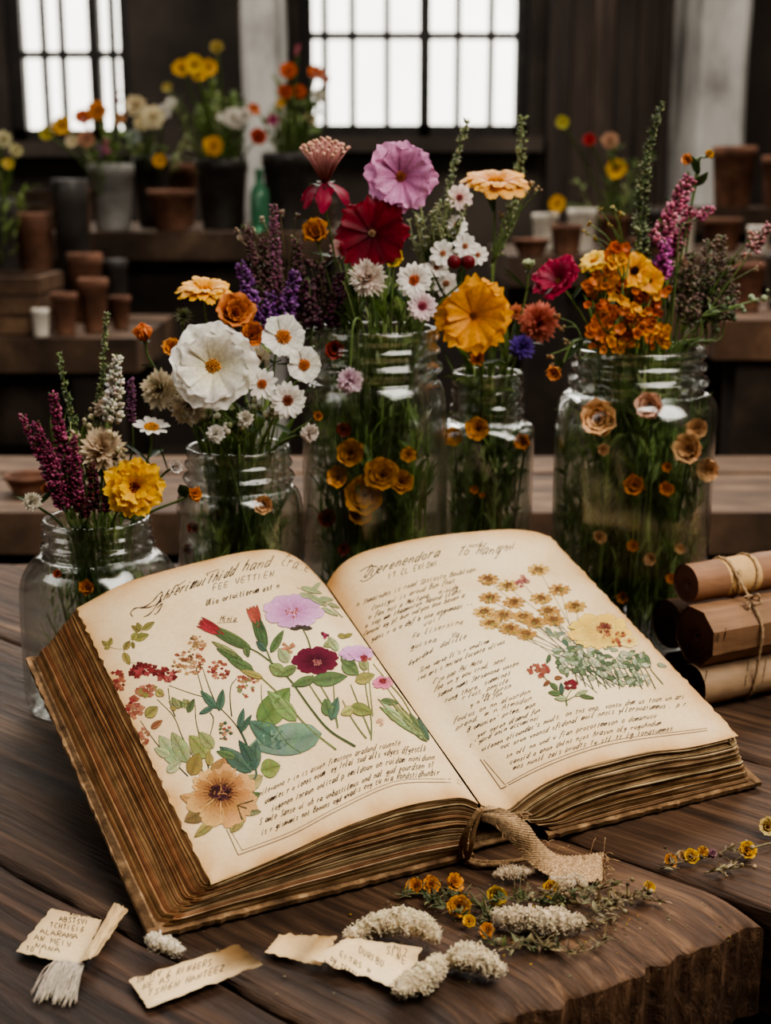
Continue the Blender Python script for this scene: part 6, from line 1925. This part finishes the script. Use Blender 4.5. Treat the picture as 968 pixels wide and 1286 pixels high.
wool('flattened beige wool roll across the dried flowers', [(622, 1152, .005), (646, 1152, .006), (676, 1155, .006), (704, 1157, .006), (730, 1158, .005)], 17, 1500, s2l(232, 212, 178))
wool('small beige wool twist just under the burlap bookmark', [(620, 1100, .004), (640, 1095, .005), (668, 1094, .004)], 10, 500, s2l(222, 198, 164))
wool('knotted cream thread tuft at the near corner of the book cover', [(186, 1177, .007), (200, 1183, .008), (212, 1188, .006), (228, 1194, .004)], 12, 500, s2l(246, 232, 206))
wool('crumpled beige fibre knot at the end of the burlap bookmark', [(694, 1104, .003), (706, 1112, .005), (720, 1104, .006), (736, 1112, .004)], 11, 500, s2l(220, 196, 160))

# dried flower heads, twigs and crumbs
def lying(kind, label, x, y, rpx, up=(0, -.3, 1), group=None, cat='dried flower', name='dried_flower', stem=None, **kw):
    r = rpx * .00036
    p = gz(x, y, r * .35 + .0008)
    root = empty(name, p - Vector((0, 0, r * .3)), label, cat, group)
    pm, cm = MB(), MB(); BLOOMS[kind](pm, cm, r, **kw)
    b = pm.build('bloom', M_PETAL, root, loc=p - root.location, rot=frame(Vector(up), R.uniform(0, 6)))
    if cm.v: cm.build('flower_eye', M_CENTRE, b)
    if stem:
        st = MB(); P = spline([p] + [gz(*q) for q in stem], 6)
        st.tube([q - root.location for q in P], .0006, s2l(120, 110, 80), 5); st.build('stem', M_STEM, root)
YC = dict(cin=s2l(206, 140, 20), cout=s2l(246, 196, 50), n=6, layers=2, elev=.7)
OC = dict(cin=s2l(170, 84, 20), cout=s2l(228, 150, 50), n=7, layers=2, elev=.5)
for lab, x, y, rp, up, kw in (
    ('orange dried flower nearest the book spine at the end of the row', 522, 1116, 11, (-.4, -.5, .8), OC), ('orange dried flower second in the row below the book edge', 540, 1113, 11, (.2, -.6, .7), dict(OC, cin=s2l(130, 60, 16))), ('orange dried flower right end of the row below the book edge', 568, 1110, 12, (.5, -.5, .7), dict(OC, cout=s2l(236, 160, 40))),
    ('amber dried flower in the middle of the green crumbs', 576, 1140, 14, (0, -.8, .6), dict(OC, cout=s2l(236, 170, 60))), ('pale yellow dried flower beside the wool roll', 622, 1124, 14, (.1, -.9, .4), dict(YC, cout=s2l(238, 206, 90))), ('bright yellow dried flower above the wool roll', 690, 1117, 13, (.2, -.9, .5), YC),
    ('little yellow dried flower near the wool arch', 588, 1159, 9, (0, -.6, .8), YC), ('tiny amber petal cup below the wool roll', 697, 1168, 9, (.2, -.5, .8), OC), ('single yellow petal cup at the far end of the twigs', 812, 1116, 9, (.4, -.6, .6), YC), ('little amber flower under the wool roll at its left', 612, 1170, 9, (-.2, -.6, .8), OC),
    ('small cream flower amid the twigs by the bookmark end', 766, 1124, 8, (.3, -.6, .7), dict(cin=s2l(190, 160, 90), cout=s2l(232, 214, 160), n=5))):
    lying('ranunculus', lab, x, y, rp, up, 'dried flower heads scattered on the table', **kw)
for lab, x, y, rp, kw in (('dry orange petal cup leftmost of the petal line by the table crack', 840, 1082, 9, dict(OC, cin=s2l(120, 60, 30))), ('cream petal cup in the petal line by the table crack', 856, 1076, 9, dict(cin=s2l(206, 150, 90), cout=s2l(236, 206, 160), n=5)), ('yellow petal cup in the petal line by the table crack', 866, 1077, 11, YC), ('amber petal cup in the petal line by the table crack', 880, 1072, 9, dict(YC, cout=s2l(232, 180, 80))), ('mauve petal cup at the end of the petal line', 892, 1074, 9, dict(cin=s2l(150, 90, 110), cout=s2l(206, 160, 170), n=5))):
    lying('ranunculus', lab, x, y, rp, (R.uniform(-.5, .5), -.7, .7), 'petal cups along the table crack', **kw)
lying('ranunculus', 'yellow flower with thin stem lying beyond the petal line', 936, 1070, 13, (.1, -.7, .7), 'yellow flowers at the table edge', stem=[(955, 1062, .002), (985, 1056, .002)], **YC)
lying('ranunculus', 'pale yellow cup flower with brown eye under the book corner', 962, 1040, 14, (0, -.8, .6), 'yellow flowers at the table edge', cin=s2l(150, 90, 40), cout=s2l(240, 214, 140), n=7, layers=2, elev=.6)
def twig(label, pts, n, cols, w=.0004, lw=.006, group='dry twigs among the scattered flowers', tips=None):
    P = spline([gz(x, y, z) for x, y, z in pts], 8)
    st, lf = MB(), MB()
    st.tube(P, w, jit(s2l(110, 98, 66), .2), 5)
    for k in range(n):
        i = R.randrange(2, len(P))
        d = Vector((R.uniform(-1, 1), R.uniform(-1, 1), R.uniform(.0, .6)))
        add_leaf(lf, P[i], d, R.uniform(.5, 1.2) * lw, R.uniform(.10, .2) * lw, jit(R.choice(cols), .3))
        if R.random() < .4:
            q = P[i] + d.normalized() * lw * R.uniform(.8, 1.8); q.z = max(q.z, ZT + .0007)
            st.tube(spline([P[i], P[i].lerp(q, .5) + Vector((0, 0, .001)), q], 3), w * .6, s2l(120, 106, 76), 3)
            if tips: lf.blob(q, R.uniform(.0006, .0014), jit(R.choice(tips), .3), 3, 5)
    lf.v = [(p[0], p[1], max(p[2], ZT + .0006)) for p in lf.v]
    c = P[0]
    root = empty('dry_twig', (c.x, c.y, ZT + .0005), label, 'twig', group)
    for mb_, nm, m in ((st, 'stem', M_STEM), (lf, 'foliage', M_LEAF)):
        mb_.v = [tuple(Vector(p) - root.location) for p in mb_.v]
        mb_.build(nm, m, root)
GC = [s2l(96, 110, 66), s2l(130, 136, 96), s2l(76, 90, 56)]; DC = [s2l(150, 130, 96), s2l(110, 92, 66), s2l(170, 156, 120)]
for lab, pts, n, cols, tips in (
    ('green leafy twig between the wool roll and the burlap bookmark', [(600, 1136, .003), (640, 1128, .005), (690, 1134, .004), (732, 1130, .003)], 60, GC, None), ('green leafy twig lying before the wool arch', [(552, 1126, .002), (576, 1128, .004), (606, 1140, .003), (616, 1160, .002)], 46, GC, None),
    ('leafy dark twig leading to the amber dried flower', [(532, 1130, .002), (556, 1138, .003), (584, 1150, .003)], 30, GC, None), ('dry pale twig fanning out beyond the wool roll', [(700, 1134, .003), (740, 1134, .004), (790, 1128, .003), (830, 1132, .002)], 44, DC, DC), ('grey dry twig tip beside the single yellow petal cup', [(742, 1148, .002), (770, 1136, .003), (806, 1120, .003)], 30, DC, DC),
    ('tangled dry grass twig beneath the wool roll', [(612, 1182, .002), (636, 1190, .003), (668, 1186, .002), (700, 1192, .002)], 60, GC + DC, None), ('thin straw curl on the bare wood near the wool roll', [(690, 1186, .001), (720, 1196, .002), (752, 1188, .001), (760, 1172, .001)], 22, DC, None), ('grey green twig right under the burlap bookmark end', [(660, 1120, .003), (700, 1124, .004), (740, 1118, .003), (780, 1110, .002)], 44, GC + DC, DC),
    ('thin dry twig joining the petal line to the yellow flower', [(826, 1092, .001), (850, 1084, .002), (890, 1076, .002), (918, 1066, .002), (940, 1070, .002)], 16, DC, DC), ('pale dry sprig on the wood below the yellow flower', [(884, 1096, .001), (908, 1092, .002), (934, 1088, .001)], 20, DC, DC), ('thin straw twig left of the dried orange row', [(500, 1128, .001), (520, 1122, .002), (548, 1124, .002)], 18, GC, None),
    ('dry leafy twig under the flat end of the wool roll', [(720, 1166, .001), (744, 1160, .002), (776, 1150, .002)], 24, DC, None)):
    twig(lab, pts, n, cols, tips=tips)
cr = MB()
for k in range(420):
    x, y = R.gauss(660, 80), R.gauss(1150, 26)
    if k % 7 == 0: x, y = R.uniform(240, 960), R.uniform(1080, 1250)
    if y < 1096 or x > 930: continue
    s = R.uniform(.0003, .0009)
    cr.blob(gz(x, y, .0002), (s, s * R.uniform(.5, 1), s * .45), jit(R.choice(GC + DC + [s2l(206, 160, 60)]), .3), 3, 4, Quaternion((0, 0, 1), R.uniform(0, 3)))
tag(thing_mesh(cr, 'plant_crumbs', M_LEAF, 'fine crumbs of dried leaves strewn on the wood', 'crumbs'), kind='stuff')

# ================================================================== THE WORKSHOP BEHIND
M_BENCH = simple_mat('background_bench_wood', [(0.3, s2l(40, 29, 21)), (0.55, s2l(86, 66, 50)), (0.8, s2l(140, 116, 92))], 9, (1, 5, 1), rough=0.7, vcol=True)
M_TERRA = simple_mat('old_terracotta', [(0.3, s2l(72, 48, 36)), (0.6, s2l(122, 84, 64)), (0.85, s2l(164, 136, 118))], 22, rough=0.85)
M_ZINC = simple_mat('dull_zinc', [(0.3, s2l(110, 108, 104)), (0.7, s2l(176, 174, 168))], 14, rough=0.5, metal=0.1)
M_DARKPOT = simple_mat('dark_glazed_pot', [(0.3, s2l(36, 33, 30)), (0.7, s2l(78, 74, 70))], 10, rough=0.4)
M_ENAMEL = simple_mat('chipped_white_enamel', [(0.25, s2l(130, 120, 108)), (0.45, s2l(214, 206, 192)), (0.8, s2l(232, 226, 214))], 16, rough=0.4)
m, nt, out = newmat('green_bottle_glass')
_g = nd(nt, 'ShaderNodeBsdfPrincipled', i_Roughness=.08); _g.inputs['Base Color'].default_value = (*s2l(120, 190, 150), 1); _g.inputs['Transmission Weight'].default_value = .75
_n = noi(nt, coords(nt), 20, 2); nt.links.new(bump(nt, _n, .2, .002), _g.inputs['Normal']); nt.links.new(_g.outputs[0], out.inputs[0]); M_GREENGLASS = m
def bench(label, x0, x1, Y0, Y1, z, th=.06, name='workbench', col=(1, 1, 1), inset=.08):
    root = empty(name, ((x0 + x1) / 2, Y0, 0), label, 'bench')
    ox = (x0 + x1) / 2
    b = MB()
    for k in range(3):
        b.box((x0 - ox, lerp(0, Y1 - Y0, k / 3), z - th), (x1 - ox, lerp(0, Y1 - Y0, (k + 1) / 3) - .006, z - .002 * (k % 2)), tuple(c * (1 - .1 * (k % 2)) for c in col))
    b.build('bench_top', M_BENCH, root, smooth=False)
    for sx in (x0 + inset - ox, x1 - inset - ox):
        for sy in (.06, Y1 - Y0 - .06):
            b = MB(); b.box((sx - .04, sy - .04, 0), (sx + .04, sy + .04, z - th), (.28, .28, .28)); b.build('leg', M_BENCH, root, smooth=False)
    b = MB(); b.box((x0 + inset - ox, .07, z - th - .14), (x1 - inset - ox, .09, z - th), (.25, .25, .25)); b.build('apron', M_BENCH, root, smooth=False)
    return root
def X(px, Y): return at(px, 300, Y).x
def Z(py, Y): return at(484, py, Y).z
zl = Z(292, 3.0); bench('far dark bench carrying the flower buckets below the windows', X(6, 3.0), X(425, 3.0), 3.0, 3.8, zl, col=(.75, .72, .7))
zs_ = Z(425, 2.35); bench('low bench with small clay pots at the far left side', X(-130, 2.35), X(166, 2.35), 2.35, 2.8, zs_, col=(.9, .85, .8))
zb = .70; bench('long pale bench straight behind the work table', -1.6, 1.7, 1.52, 1.86, zb, .05, col=(1.25, 1.2, 1.15))
zr = Z(322, 2.75); bench('bench with enamel cups and pots at the far right side', X(640, 2.75), X(1120, 2.75), 2.75, 3.3, zr, col=(.8, .75, .7))
zq = Z(402, 2.05); bench('bright brown bench at the right edge behind the large jar', X(905, 2.05), X(1250, 2.05), 2.05, 2.5, zq, col=(1.15, 1.0, .9))
zc = Z(262, 3.4); bench('tall dark stand holding big clay pots by the white pier', X(850, 3.4), X(1080, 3.4), 3.4, 3.8, zc, col=(.7, .65, .6))
def pot(name, label, px0, px1, pyt, Y, zbase, m, taper=.8, rim=1.06, cat='pot', prof=None, group=None):
    x0, x1 = X(px0, Y), X(px1, Y)
    r = (x1 - x0) / 2; H = Z(pyt, Y) - zbase
    mb = MB()
    pr = prof(r, H) if prof else [(.0001, 0), (r * taper * .97, 0), (r * taper, .004), (r, H * .82), (r * rim, H * .83), (r * rim, H * .99), (r * rim * .96, H), (r * .90, H * .98), (r * .88, H * .8), (r * taper * .85, H * .12), (.0001, H * .12)]
    lathe(mb, pr, (1, 1, 1), 28)
    c = Vector(((x0 + x1) / 2, Y, zbase + .0005))
    o_ = tag(mb.build(name, m, None, loc=c), label, cat, group)
    return c, r, H
# flowers far off: one mesh each
def far_flower_mesh(kind, c):
    pm = MB()
    if kind == 0: ring(pm, 9, 1, .4, tuple(q * .7 for q in c), c, .25, .1, .1, .1, .03, .02, nx=3, ny=4); pm.blob((0, 0, .08), (.24, .24, .14), s2l(150, 90, 30), 4, 7)
    elif kind == 1:
        for l in range(3): ring(pm, 8, 1 - .22 * l, .4, tuple(q * .75 for q in c), c, .3 + .35 * l, .1, .1, .05, .04, 0, nx=3, ny=4)
    else:
        for k in range(18): pm.blob((R.uniform(-.4, .4), R.uniform(-.4, .4), -.9 + .1 * k), .24 * (1.2 - k / 26), jit(c, .2), 3, 5)
    pm.tube([(0, 0, -.05), (.05, 0, -2.2), (0, .05, -5)], [.06, .07, .08], GREEN, 4)
    return pm
def bouquet(where, c, r, H, spec, leaves=10, leafh=.3):
    """spec: (px, py, kind, colour, colour word, radius px)"""
    protos_ = {}
    for (px, py, kind, col, word, rp) in spec:
        Yf = c.y + R.uniform(-.16, -.02)
        head = at(px, py, Yf)
        base = c + Vector((R.uniform(-.4, .4) * r, R.uniform(-.4, .4) * r, H * .5))
        rad = rp * mpp(Yf)
        d = (head - base).normalized()
        out = (d * .55 + (EYE - head).normalized()).normalized() if kind < 2 else d
        mb = MB()
        fm = far_flower_mesh(kind, jit(col, .08)); fm2 = MB()
        q = frame(out, R.uniform(0, 6))
        nst = 15
        body = [v for v in fm.v[:-nst + 3 if False else len(fm.v)]]
        keep = len(fm.v) - 12          # the last tube of three rings of four is its stub of stem
        mb.add([q @ (Vector(v) * rad) + head - base for v in fm.v[:keep]], [f_ for f_ in fm.f if max(f_) < keep], fm.c[:keep])
        mb.tube(spline([Vector((0, 0, 0)), d * (head - base).length * .5 + Vector((0, 0, .02)), head - base - out * rad * .05], 4), .003, GREEN, 4)
        nm = {0: 'garden_flower', 1: 'rosette_flower', 2: 'flower_spike'}[kind]
        tag(mb.build(nm, M_PETAL, None, loc=base), '%s flower in the %s' % (word, where), 'flower', '%s flowers in the %s' % (word, where))
    for i in range(leaves):
        base = c + Vector((R.uniform(-.5, .5) * r, R.uniform(-.5, .5) * r, H * .4))
        root = empty('leafy_stem', base, 'blurred leafy green stem in the %s' % where, 'stem', 'leafy stems in the %s' % where)
        h = leafh * R.uniform(.6, 1.05)
        root.scale = (h * .75, h * .75, h)
        root.rotation_euler = (R.uniform(-.4, .4), R.uniform(-.45, .45), R.uniform(0, 6))
        for src in meshes[R.randrange(6)]:
            cc = src.copy(); COL.objects.link(cc); cc.parent = root
W_, CR_, YL_, OR_, PU_, PI_, RD_ = s2l(236, 232, 220), s2l(232, 218, 176), s2l(236, 182, 46), s2l(222, 110, 44), s2l(150, 84, 150), s2l(214, 110, 150), s2l(190, 50, 50)
c, r, H = pot('zinc_bucket', 'grey zinc bucket of mixed flowers at the near left of the far bench', 116, 170, 206, 3.12, zl, M_ZINC, .78)
bouquet('grey zinc bucket', c, r, H, [(78, 158, 0, YL_, 'yellow', 13), (58, 168, 0, s2l(200, 190, 70), 'yellow', 9), (104, 148, 1, OR_, 'orange', 12), (122, 140, 1, s2l(224, 150, 70), 'orange', 14), (132, 182, 2, PI_, 'pink', 10), (126, 190, 2, PU_, 'purple', 10), (108, 175, 1, s2l(214, 160, 130), 'peach', 12), (148, 120, 2, s2l(190, 150, 150), 'pale pink', 8), (90, 178, 0, CR_, 'cream', 8)], 10, .18)
c, r, H = pot('glazed_pot', 'dark glazed pot of white blooms in the middle of the far bench', 172, 216, 196, 3.3, zl, M_DARKPOT, .8)
bouquet('dark glazed pot', c, r, H, [(170, 134, 1, CR_, 'cream', 15), (192, 148, 1, s2l(240, 226, 186), 'cream', 16), (178, 156, 1, CR_, 'cream', 11), (206, 140, 1, W_, 'white', 10), (168, 172, 1, s2l(190, 200, 196), 'greyish white', 10), (200, 202, 0, YL_, 'yellow', 9), (150, 150, 1, s2l(224, 170, 120), 'peach', 9)], 10, .17)
pot('terracotta_bowl', 'wide terracotta bowl standing before the dark glazed pot', 188, 246, 238, 3.08, zl, M_TERRA, .7)
pot('terracotta_bowl', 'smaller copper coloured bowl stacked beside the dark bucket', 214, 250, 206, 3.4, zl, M_TERRA, .7)
c, r, H = pot('tin_bucket', 'large dark bucket full of tall yellow flowers on the far bench', 250, 312, 200, 3.2, zl, M_DARKPOT, .82)
bouquet('large dark bucket', c, r, H, [(228, 86, 0, YL_, 'yellow', 12), (244, 82, 0, s2l(240, 196, 60), 'yellow', 13), (262, 86, 0, YL_, 'yellow', 12), (250, 94, 0, YL_, 'yellow', 10), (272, 60, 1, s2l(190, 170, 90), 'yellow', 9), (268, 184, 1, YL_, 'yellow', 14), (294, 150, 1, W_, 'white', 15), (306, 146, 1, W_, 'white', 11), (282, 148, 1, W_, 'white', 10), (318, 138, 0, OR_, 'orange', 9), (324, 172, 1, s2l(200, 80, 40), 'rust orange', 12), (210, 110, 0, s2l(200, 180, 90), 'yellow', 7), (215, 130, 1, W_, 'white', 8)], 16, .27)
c, r, H = pot('clay_pot', 'dark brown clay pot of orange flowers beside the green bottle', 332, 388, 192, 3.15, zl, M_DARKPOT, .8)
bouquet('dark brown clay pot', c, r, H, [(362, 90, 1, OR_, 'orange', 12), (396, 92, 1, s2l(226, 120, 60), 'orange', 11), (358, 116, 1, s2l(210, 96, 40), 'orange', 11), (375, 116, 1, OR_, 'orange', 10), (374, 62, 2, s2l(206, 110, 130), 'pink', 7), (343, 152, 1, PI_, 'pink', 9), (400, 120, 1, W_, 'white', 10), (390, 150, 1, CR_, 'cream', 9), (408, 100, 1, s2l(220, 170, 150), 'peach', 8), (352, 130, 0, YL_, 'yellow', 6)], 14, .26)
def bottle_prof(r, H): return [(.0001, 0), (r * .95, 0), (r, .01), (r, H * .55), (r * .9, H * .66), (r * .42, H * .78), (r * .40, H * .95), (r * .5, H * .95), (r * .5, H), (r * .3, H), (r * .3, H * .8), (.0001, H * .79)]
pot('glass_bottle', 'small green glass bottle on the far bench', 315, 339, 212, 3.05, zl, M_GREENGLASS, cat='bottle', prof=bottle_prof)
# left low bench
def crate(label, px0, px1, pyt, Y, zb_, d=.2, col=(1, 1, 1)):
    x0, x1 = X(px0, Y), X(px1, Y); H = Z(pyt, Y) - zb_
    root = empty('wooden_crate', ((x0 + x1) / 2, Y, zb_), label, 'crate')
    w = (x1 - x0) / 2
    for nm, lo, hi in (('side_panel', (-w, 0, 0), (-w + .012, d, H)), ('side_panel', (w - .012, 0, 0), (w, d, H)), ('front_panel', (-w, -.012, 0), (w, 0, H)), ('back_panel', (-w, d, 0), (w, d + .012, H)), ('base_board', (-w + .012, 0, 0), (w - .012, d, .012))):
        b = MB()
        if nm == 'base_board': b.box(lo, hi, col)
        else:
            n = 3
            for k in range(n):
                b.box((lo[0], lo[1], H * k / n + .003), (hi[0], hi[1], H * (k + 1) / n - .004), tuple(c_ * (1 - .15 * (k % 2)) for c_ in col))
        b.build(nm, M_BENCH, root, smooth=False)
crate('slatted wooden crate at the far left edge on the low bench', -60, 48, 345, 2.40, zs_, .16, (1.1, 1, .9))
pot('clay_pot', 'small clay pot on the low bench at the crate', 60, 92, 368, 2.4, zs_, M_TERRA, .75)
pot('clay_pot', 'small pale clay pot next along the low bench', 96, 132, 350, 2.44, zs_, M_TERRA, .75)
pot('clay_pot', 'small clay pot at the right end of the low bench', 134, 160, 372, 2.5, zs_, M_TERRA, .75)
c, r, H = pot('clay_pot', 'brown clay pot behind the crate at the far left', 22, 66, 268, 2.735, zs_, M_TERRA, .8)
c, r, H = pot('clay_pot', 'tall dark pot behind the crate at the picture edge', -34, 20, 250, 2.665, zs_, M_DARKPOT, .8)
bouquet('tall dark pot at the far left', c, r, H, [(4, 176, 1, s2l(200, 190, 150), 'cream', 12), (20, 190, 1, s2l(190, 180, 130), 'cream', 9), (10, 206, 0, s2l(190, 160, 60), 'yellow', 8)], 9, .2)
pot('clay_pot', 'stacked clay pot between bench and windows at the left', 70, 112, 225, 2.74, zs_, M_DARKPOT, .85)
crate('small slatted box standing on the far bench behind the tall dark pot', 28, 84, 238, 3.2, zl, .2, (.8, .7, .6))
pot('clay_pot', 'narrow clay pot at the very left end of the far bench', 96, 116, 236, 3.06, zl, M_TERRA, .8)
pot('enamel_cup', 'pale cup on the low bench in front of the clay pots', 34, 56, 388, 2.375, zs_, M_ENAMEL, .85, 1.03, cat='cup')
pot('terracotta_bowl', 'flat clay bowl on the pale bench left of the squat jar', -14, 44, 596, 1.62, zb, M_TERRA, .7)
crate('low slatted box under the windows on the far bench right end', 392, 420, 250, 3.3, zl, .2, (.7, .6, .5))
pot('clay_pot', 'clay pot standing behind the three small ones on the low bench', 84, 126, 318, 2.66, zs_, M_TERRA, .8)
pot('clay_pot', 'dark pot behind the right end of the low bench row', 128, 158, 326, 2.7, zs_, M_DARKPOT, .8)
pot('clay_pot', 'broad clay pot on the right far bench beneath the orange nodding bud', 882, 930, 274, 2.95, zr, M_TERRA, .8)
pot('enamel_cup', 'pale cup on the right far bench beside the broad clay pot', 938, 966, 284, 2.86, zr, M_ENAMEL, .85, 1.03, cat='cup')
pot('terracotta_bowl', 'flat clay bowl on the right far bench beneath the pansy-like flower', 790, 846, 300, 2.81, zr, M_TERRA, .7)
pot('terracotta_bowl', 'flat clay bowl at the near end of the right far bench', 644, 690, 300, 2.79, zr, M_TERRA, .7)
# right benches
for nm, lab, a_, b2, yt, YY, m_ in (('enamel_cup', 'white enamel cup leftmost of the pair on the far right bench', 668, 700, 268, 3.0, M_ENAMEL), ('enamel_cup', 'white enamel cup beside the first one on the far right bench', 712, 748, 262, 2.9, M_ENAMEL), ('clay_pot', 'squat clay pot between the enamel cups', 692, 730, 282, 2.8, M_TERRA), ('clay_pot', 'clay pot at the right of the enamel cups', 752, 790, 270, 2.98, M_TERRA), ('clay_pot', 'dark clay pot behind the dry sprays', 800, 838, 262, 2.95, M_DARKPOT), ('enamel_cup', 'small pale cup beneath the tallest green spike', 842, 872, 268, 2.86, M_ENAMEL)):
    c, r, H = pot(nm, lab, a_, b2, yt, YY, zr, m_, .85, 1.03, cat='cup' if 'cup' in nm else 'pot')
    if lab.startswith('clay pot at the right'):
        bouquet('clay pot on the far right bench', c, r, H, [(774, 213, 0, YL_, 'yellow', 14), (740, 176, 1, RD_, 'red', 9), (766, 178, 1, s2l(190, 150, 120), 'tan', 12), (706, 154, 0, s2l(180, 170, 60), 'yellow', 9), (700, 256, 0, YL_, 'yellow', 12)], 6, .22)
pot('terracotta_pot', 'big terracotta pot on the tall stand in front of the white pier', 890, 942, 184, 3.5, zc, M_TERRA, .82)
pot('terracotta_pot', 'second terracotta pot on the tall stand at the picture edge', 952, 1002, 196, 3.6, zc, M_TERRA, .82)
pot('clay_pot', 'brown pot on the brown bench at the right edge', 918, 962, 330, 2.2, zq, M_TERRA, .8)
pot('clay_pot', 'dark pot on the brown bench behind the dusty pink sprig', 966, 1006, 318, 2.25, zq, M_DARKPOT, .8)
# the six spare leafy prototypes are linked no more
for o1, o2 in meshes[1:]:
    for o_ in (o1, o2): bpy.data.objects.remove(o_)
# ================================================================== LIGHT AND CAMERA
w = bpy.data.worlds.new('overcast'); SC.world = w; w.use_nodes = True
w.node_tree.nodes['Background'].inputs[0].default_value = (1.0, 0.955, 0.88, 1)
w.node_tree.nodes['Background'].inputs[1].default_value = 3.2

def area(name, loc, target, size, power, col, sy=None):
    l = bpy.data.lights.new(name, 'AREA'); l.energy = power; l.color = col; l.size = size
    if sy: l.shape = 'RECTANGLE'; l.size_y = sy
    o = bpy.data.objects.new(name, l); COL.objects.link(o); o.location = loc
    o.rotation_euler = (Vector(target) - Vector(loc)).to_track_quat('-Z', 'Y').to_euler()
    return o
area('key_lamp', (0.75, 0.25, ZT + 1.45), (0.0, 0.72, ZT + 0.08), 1.1, 30, (1.0, 0.93, 0.83))  # unseen soft lamp giving the key from upper right; the ceiling is closed
area('side_fill', (-1.6, 0.35, ZT + 0.9), (-0.05, 0.85, ZT + 0.15), 1.0, 8, (1.0, 0.95, 0.88))  # added weak fill from the left, where the wall has no window
area('back_rim', (0.1, 2.2, ZT + 1.35), (0.0, 0.8, ZT + 0.1), 1.2, 16, (1.0, 0.96, 0.9))  # added lamp in mid-room, strengthening the light of the back windows
area('hall_fill_left', (-1.2, 3.6, 3.2), (-1.0, 3.8, 0.8), 1.4, 50, (1.0, 0.94, 0.86))  # added lamp brightening the left of the workshop; no roof opening there
area('hall_fill_right', (1.2, 3.2, 3.2), (1.2, 3.4, 0.8), 1.4, 42, (1.0, 0.92, 0.83))  # second added lamp, brightening the benches on the right
cam = bpy.data.cameras.new('camera'); co = bpy.data.objects.new('camera', cam); COL.objects.link(co)
co.location = EYE
co.rotation_euler = (pi / 2 - PITCH, 0, 0)
cam.sensor_fit = 'AUTO'; cam.sensor_width = 36.0
cam.lens = FPX / 1286 * 36.0
cam.clip_start = 0.05; cam.clip_end = 60
cam.dof.use_dof = True
cam.dof.focus_distance = 0.68
cam.dof.aperture_fstop = cam.lens / 4.9
SC.camera = co
try:
    SC.view_settings.view_transform = 'AgX'
    SC.view_settings.look = 'AgX - Medium High Contrast'
    SC.view_settings.exposure = 0.5
except Exception:
    pass
cy = SC.cycles
cy.max_bounces = 16; cy.transparent_max_bounces = 24; cy.transmission_bounces = 14; cy.glossy_bounces = 6; cy.diffuse_bounces = 4
cy.caustics_reflective = False
cy.sample_clamp_indirect = 6.0
cy.use_denoising = True
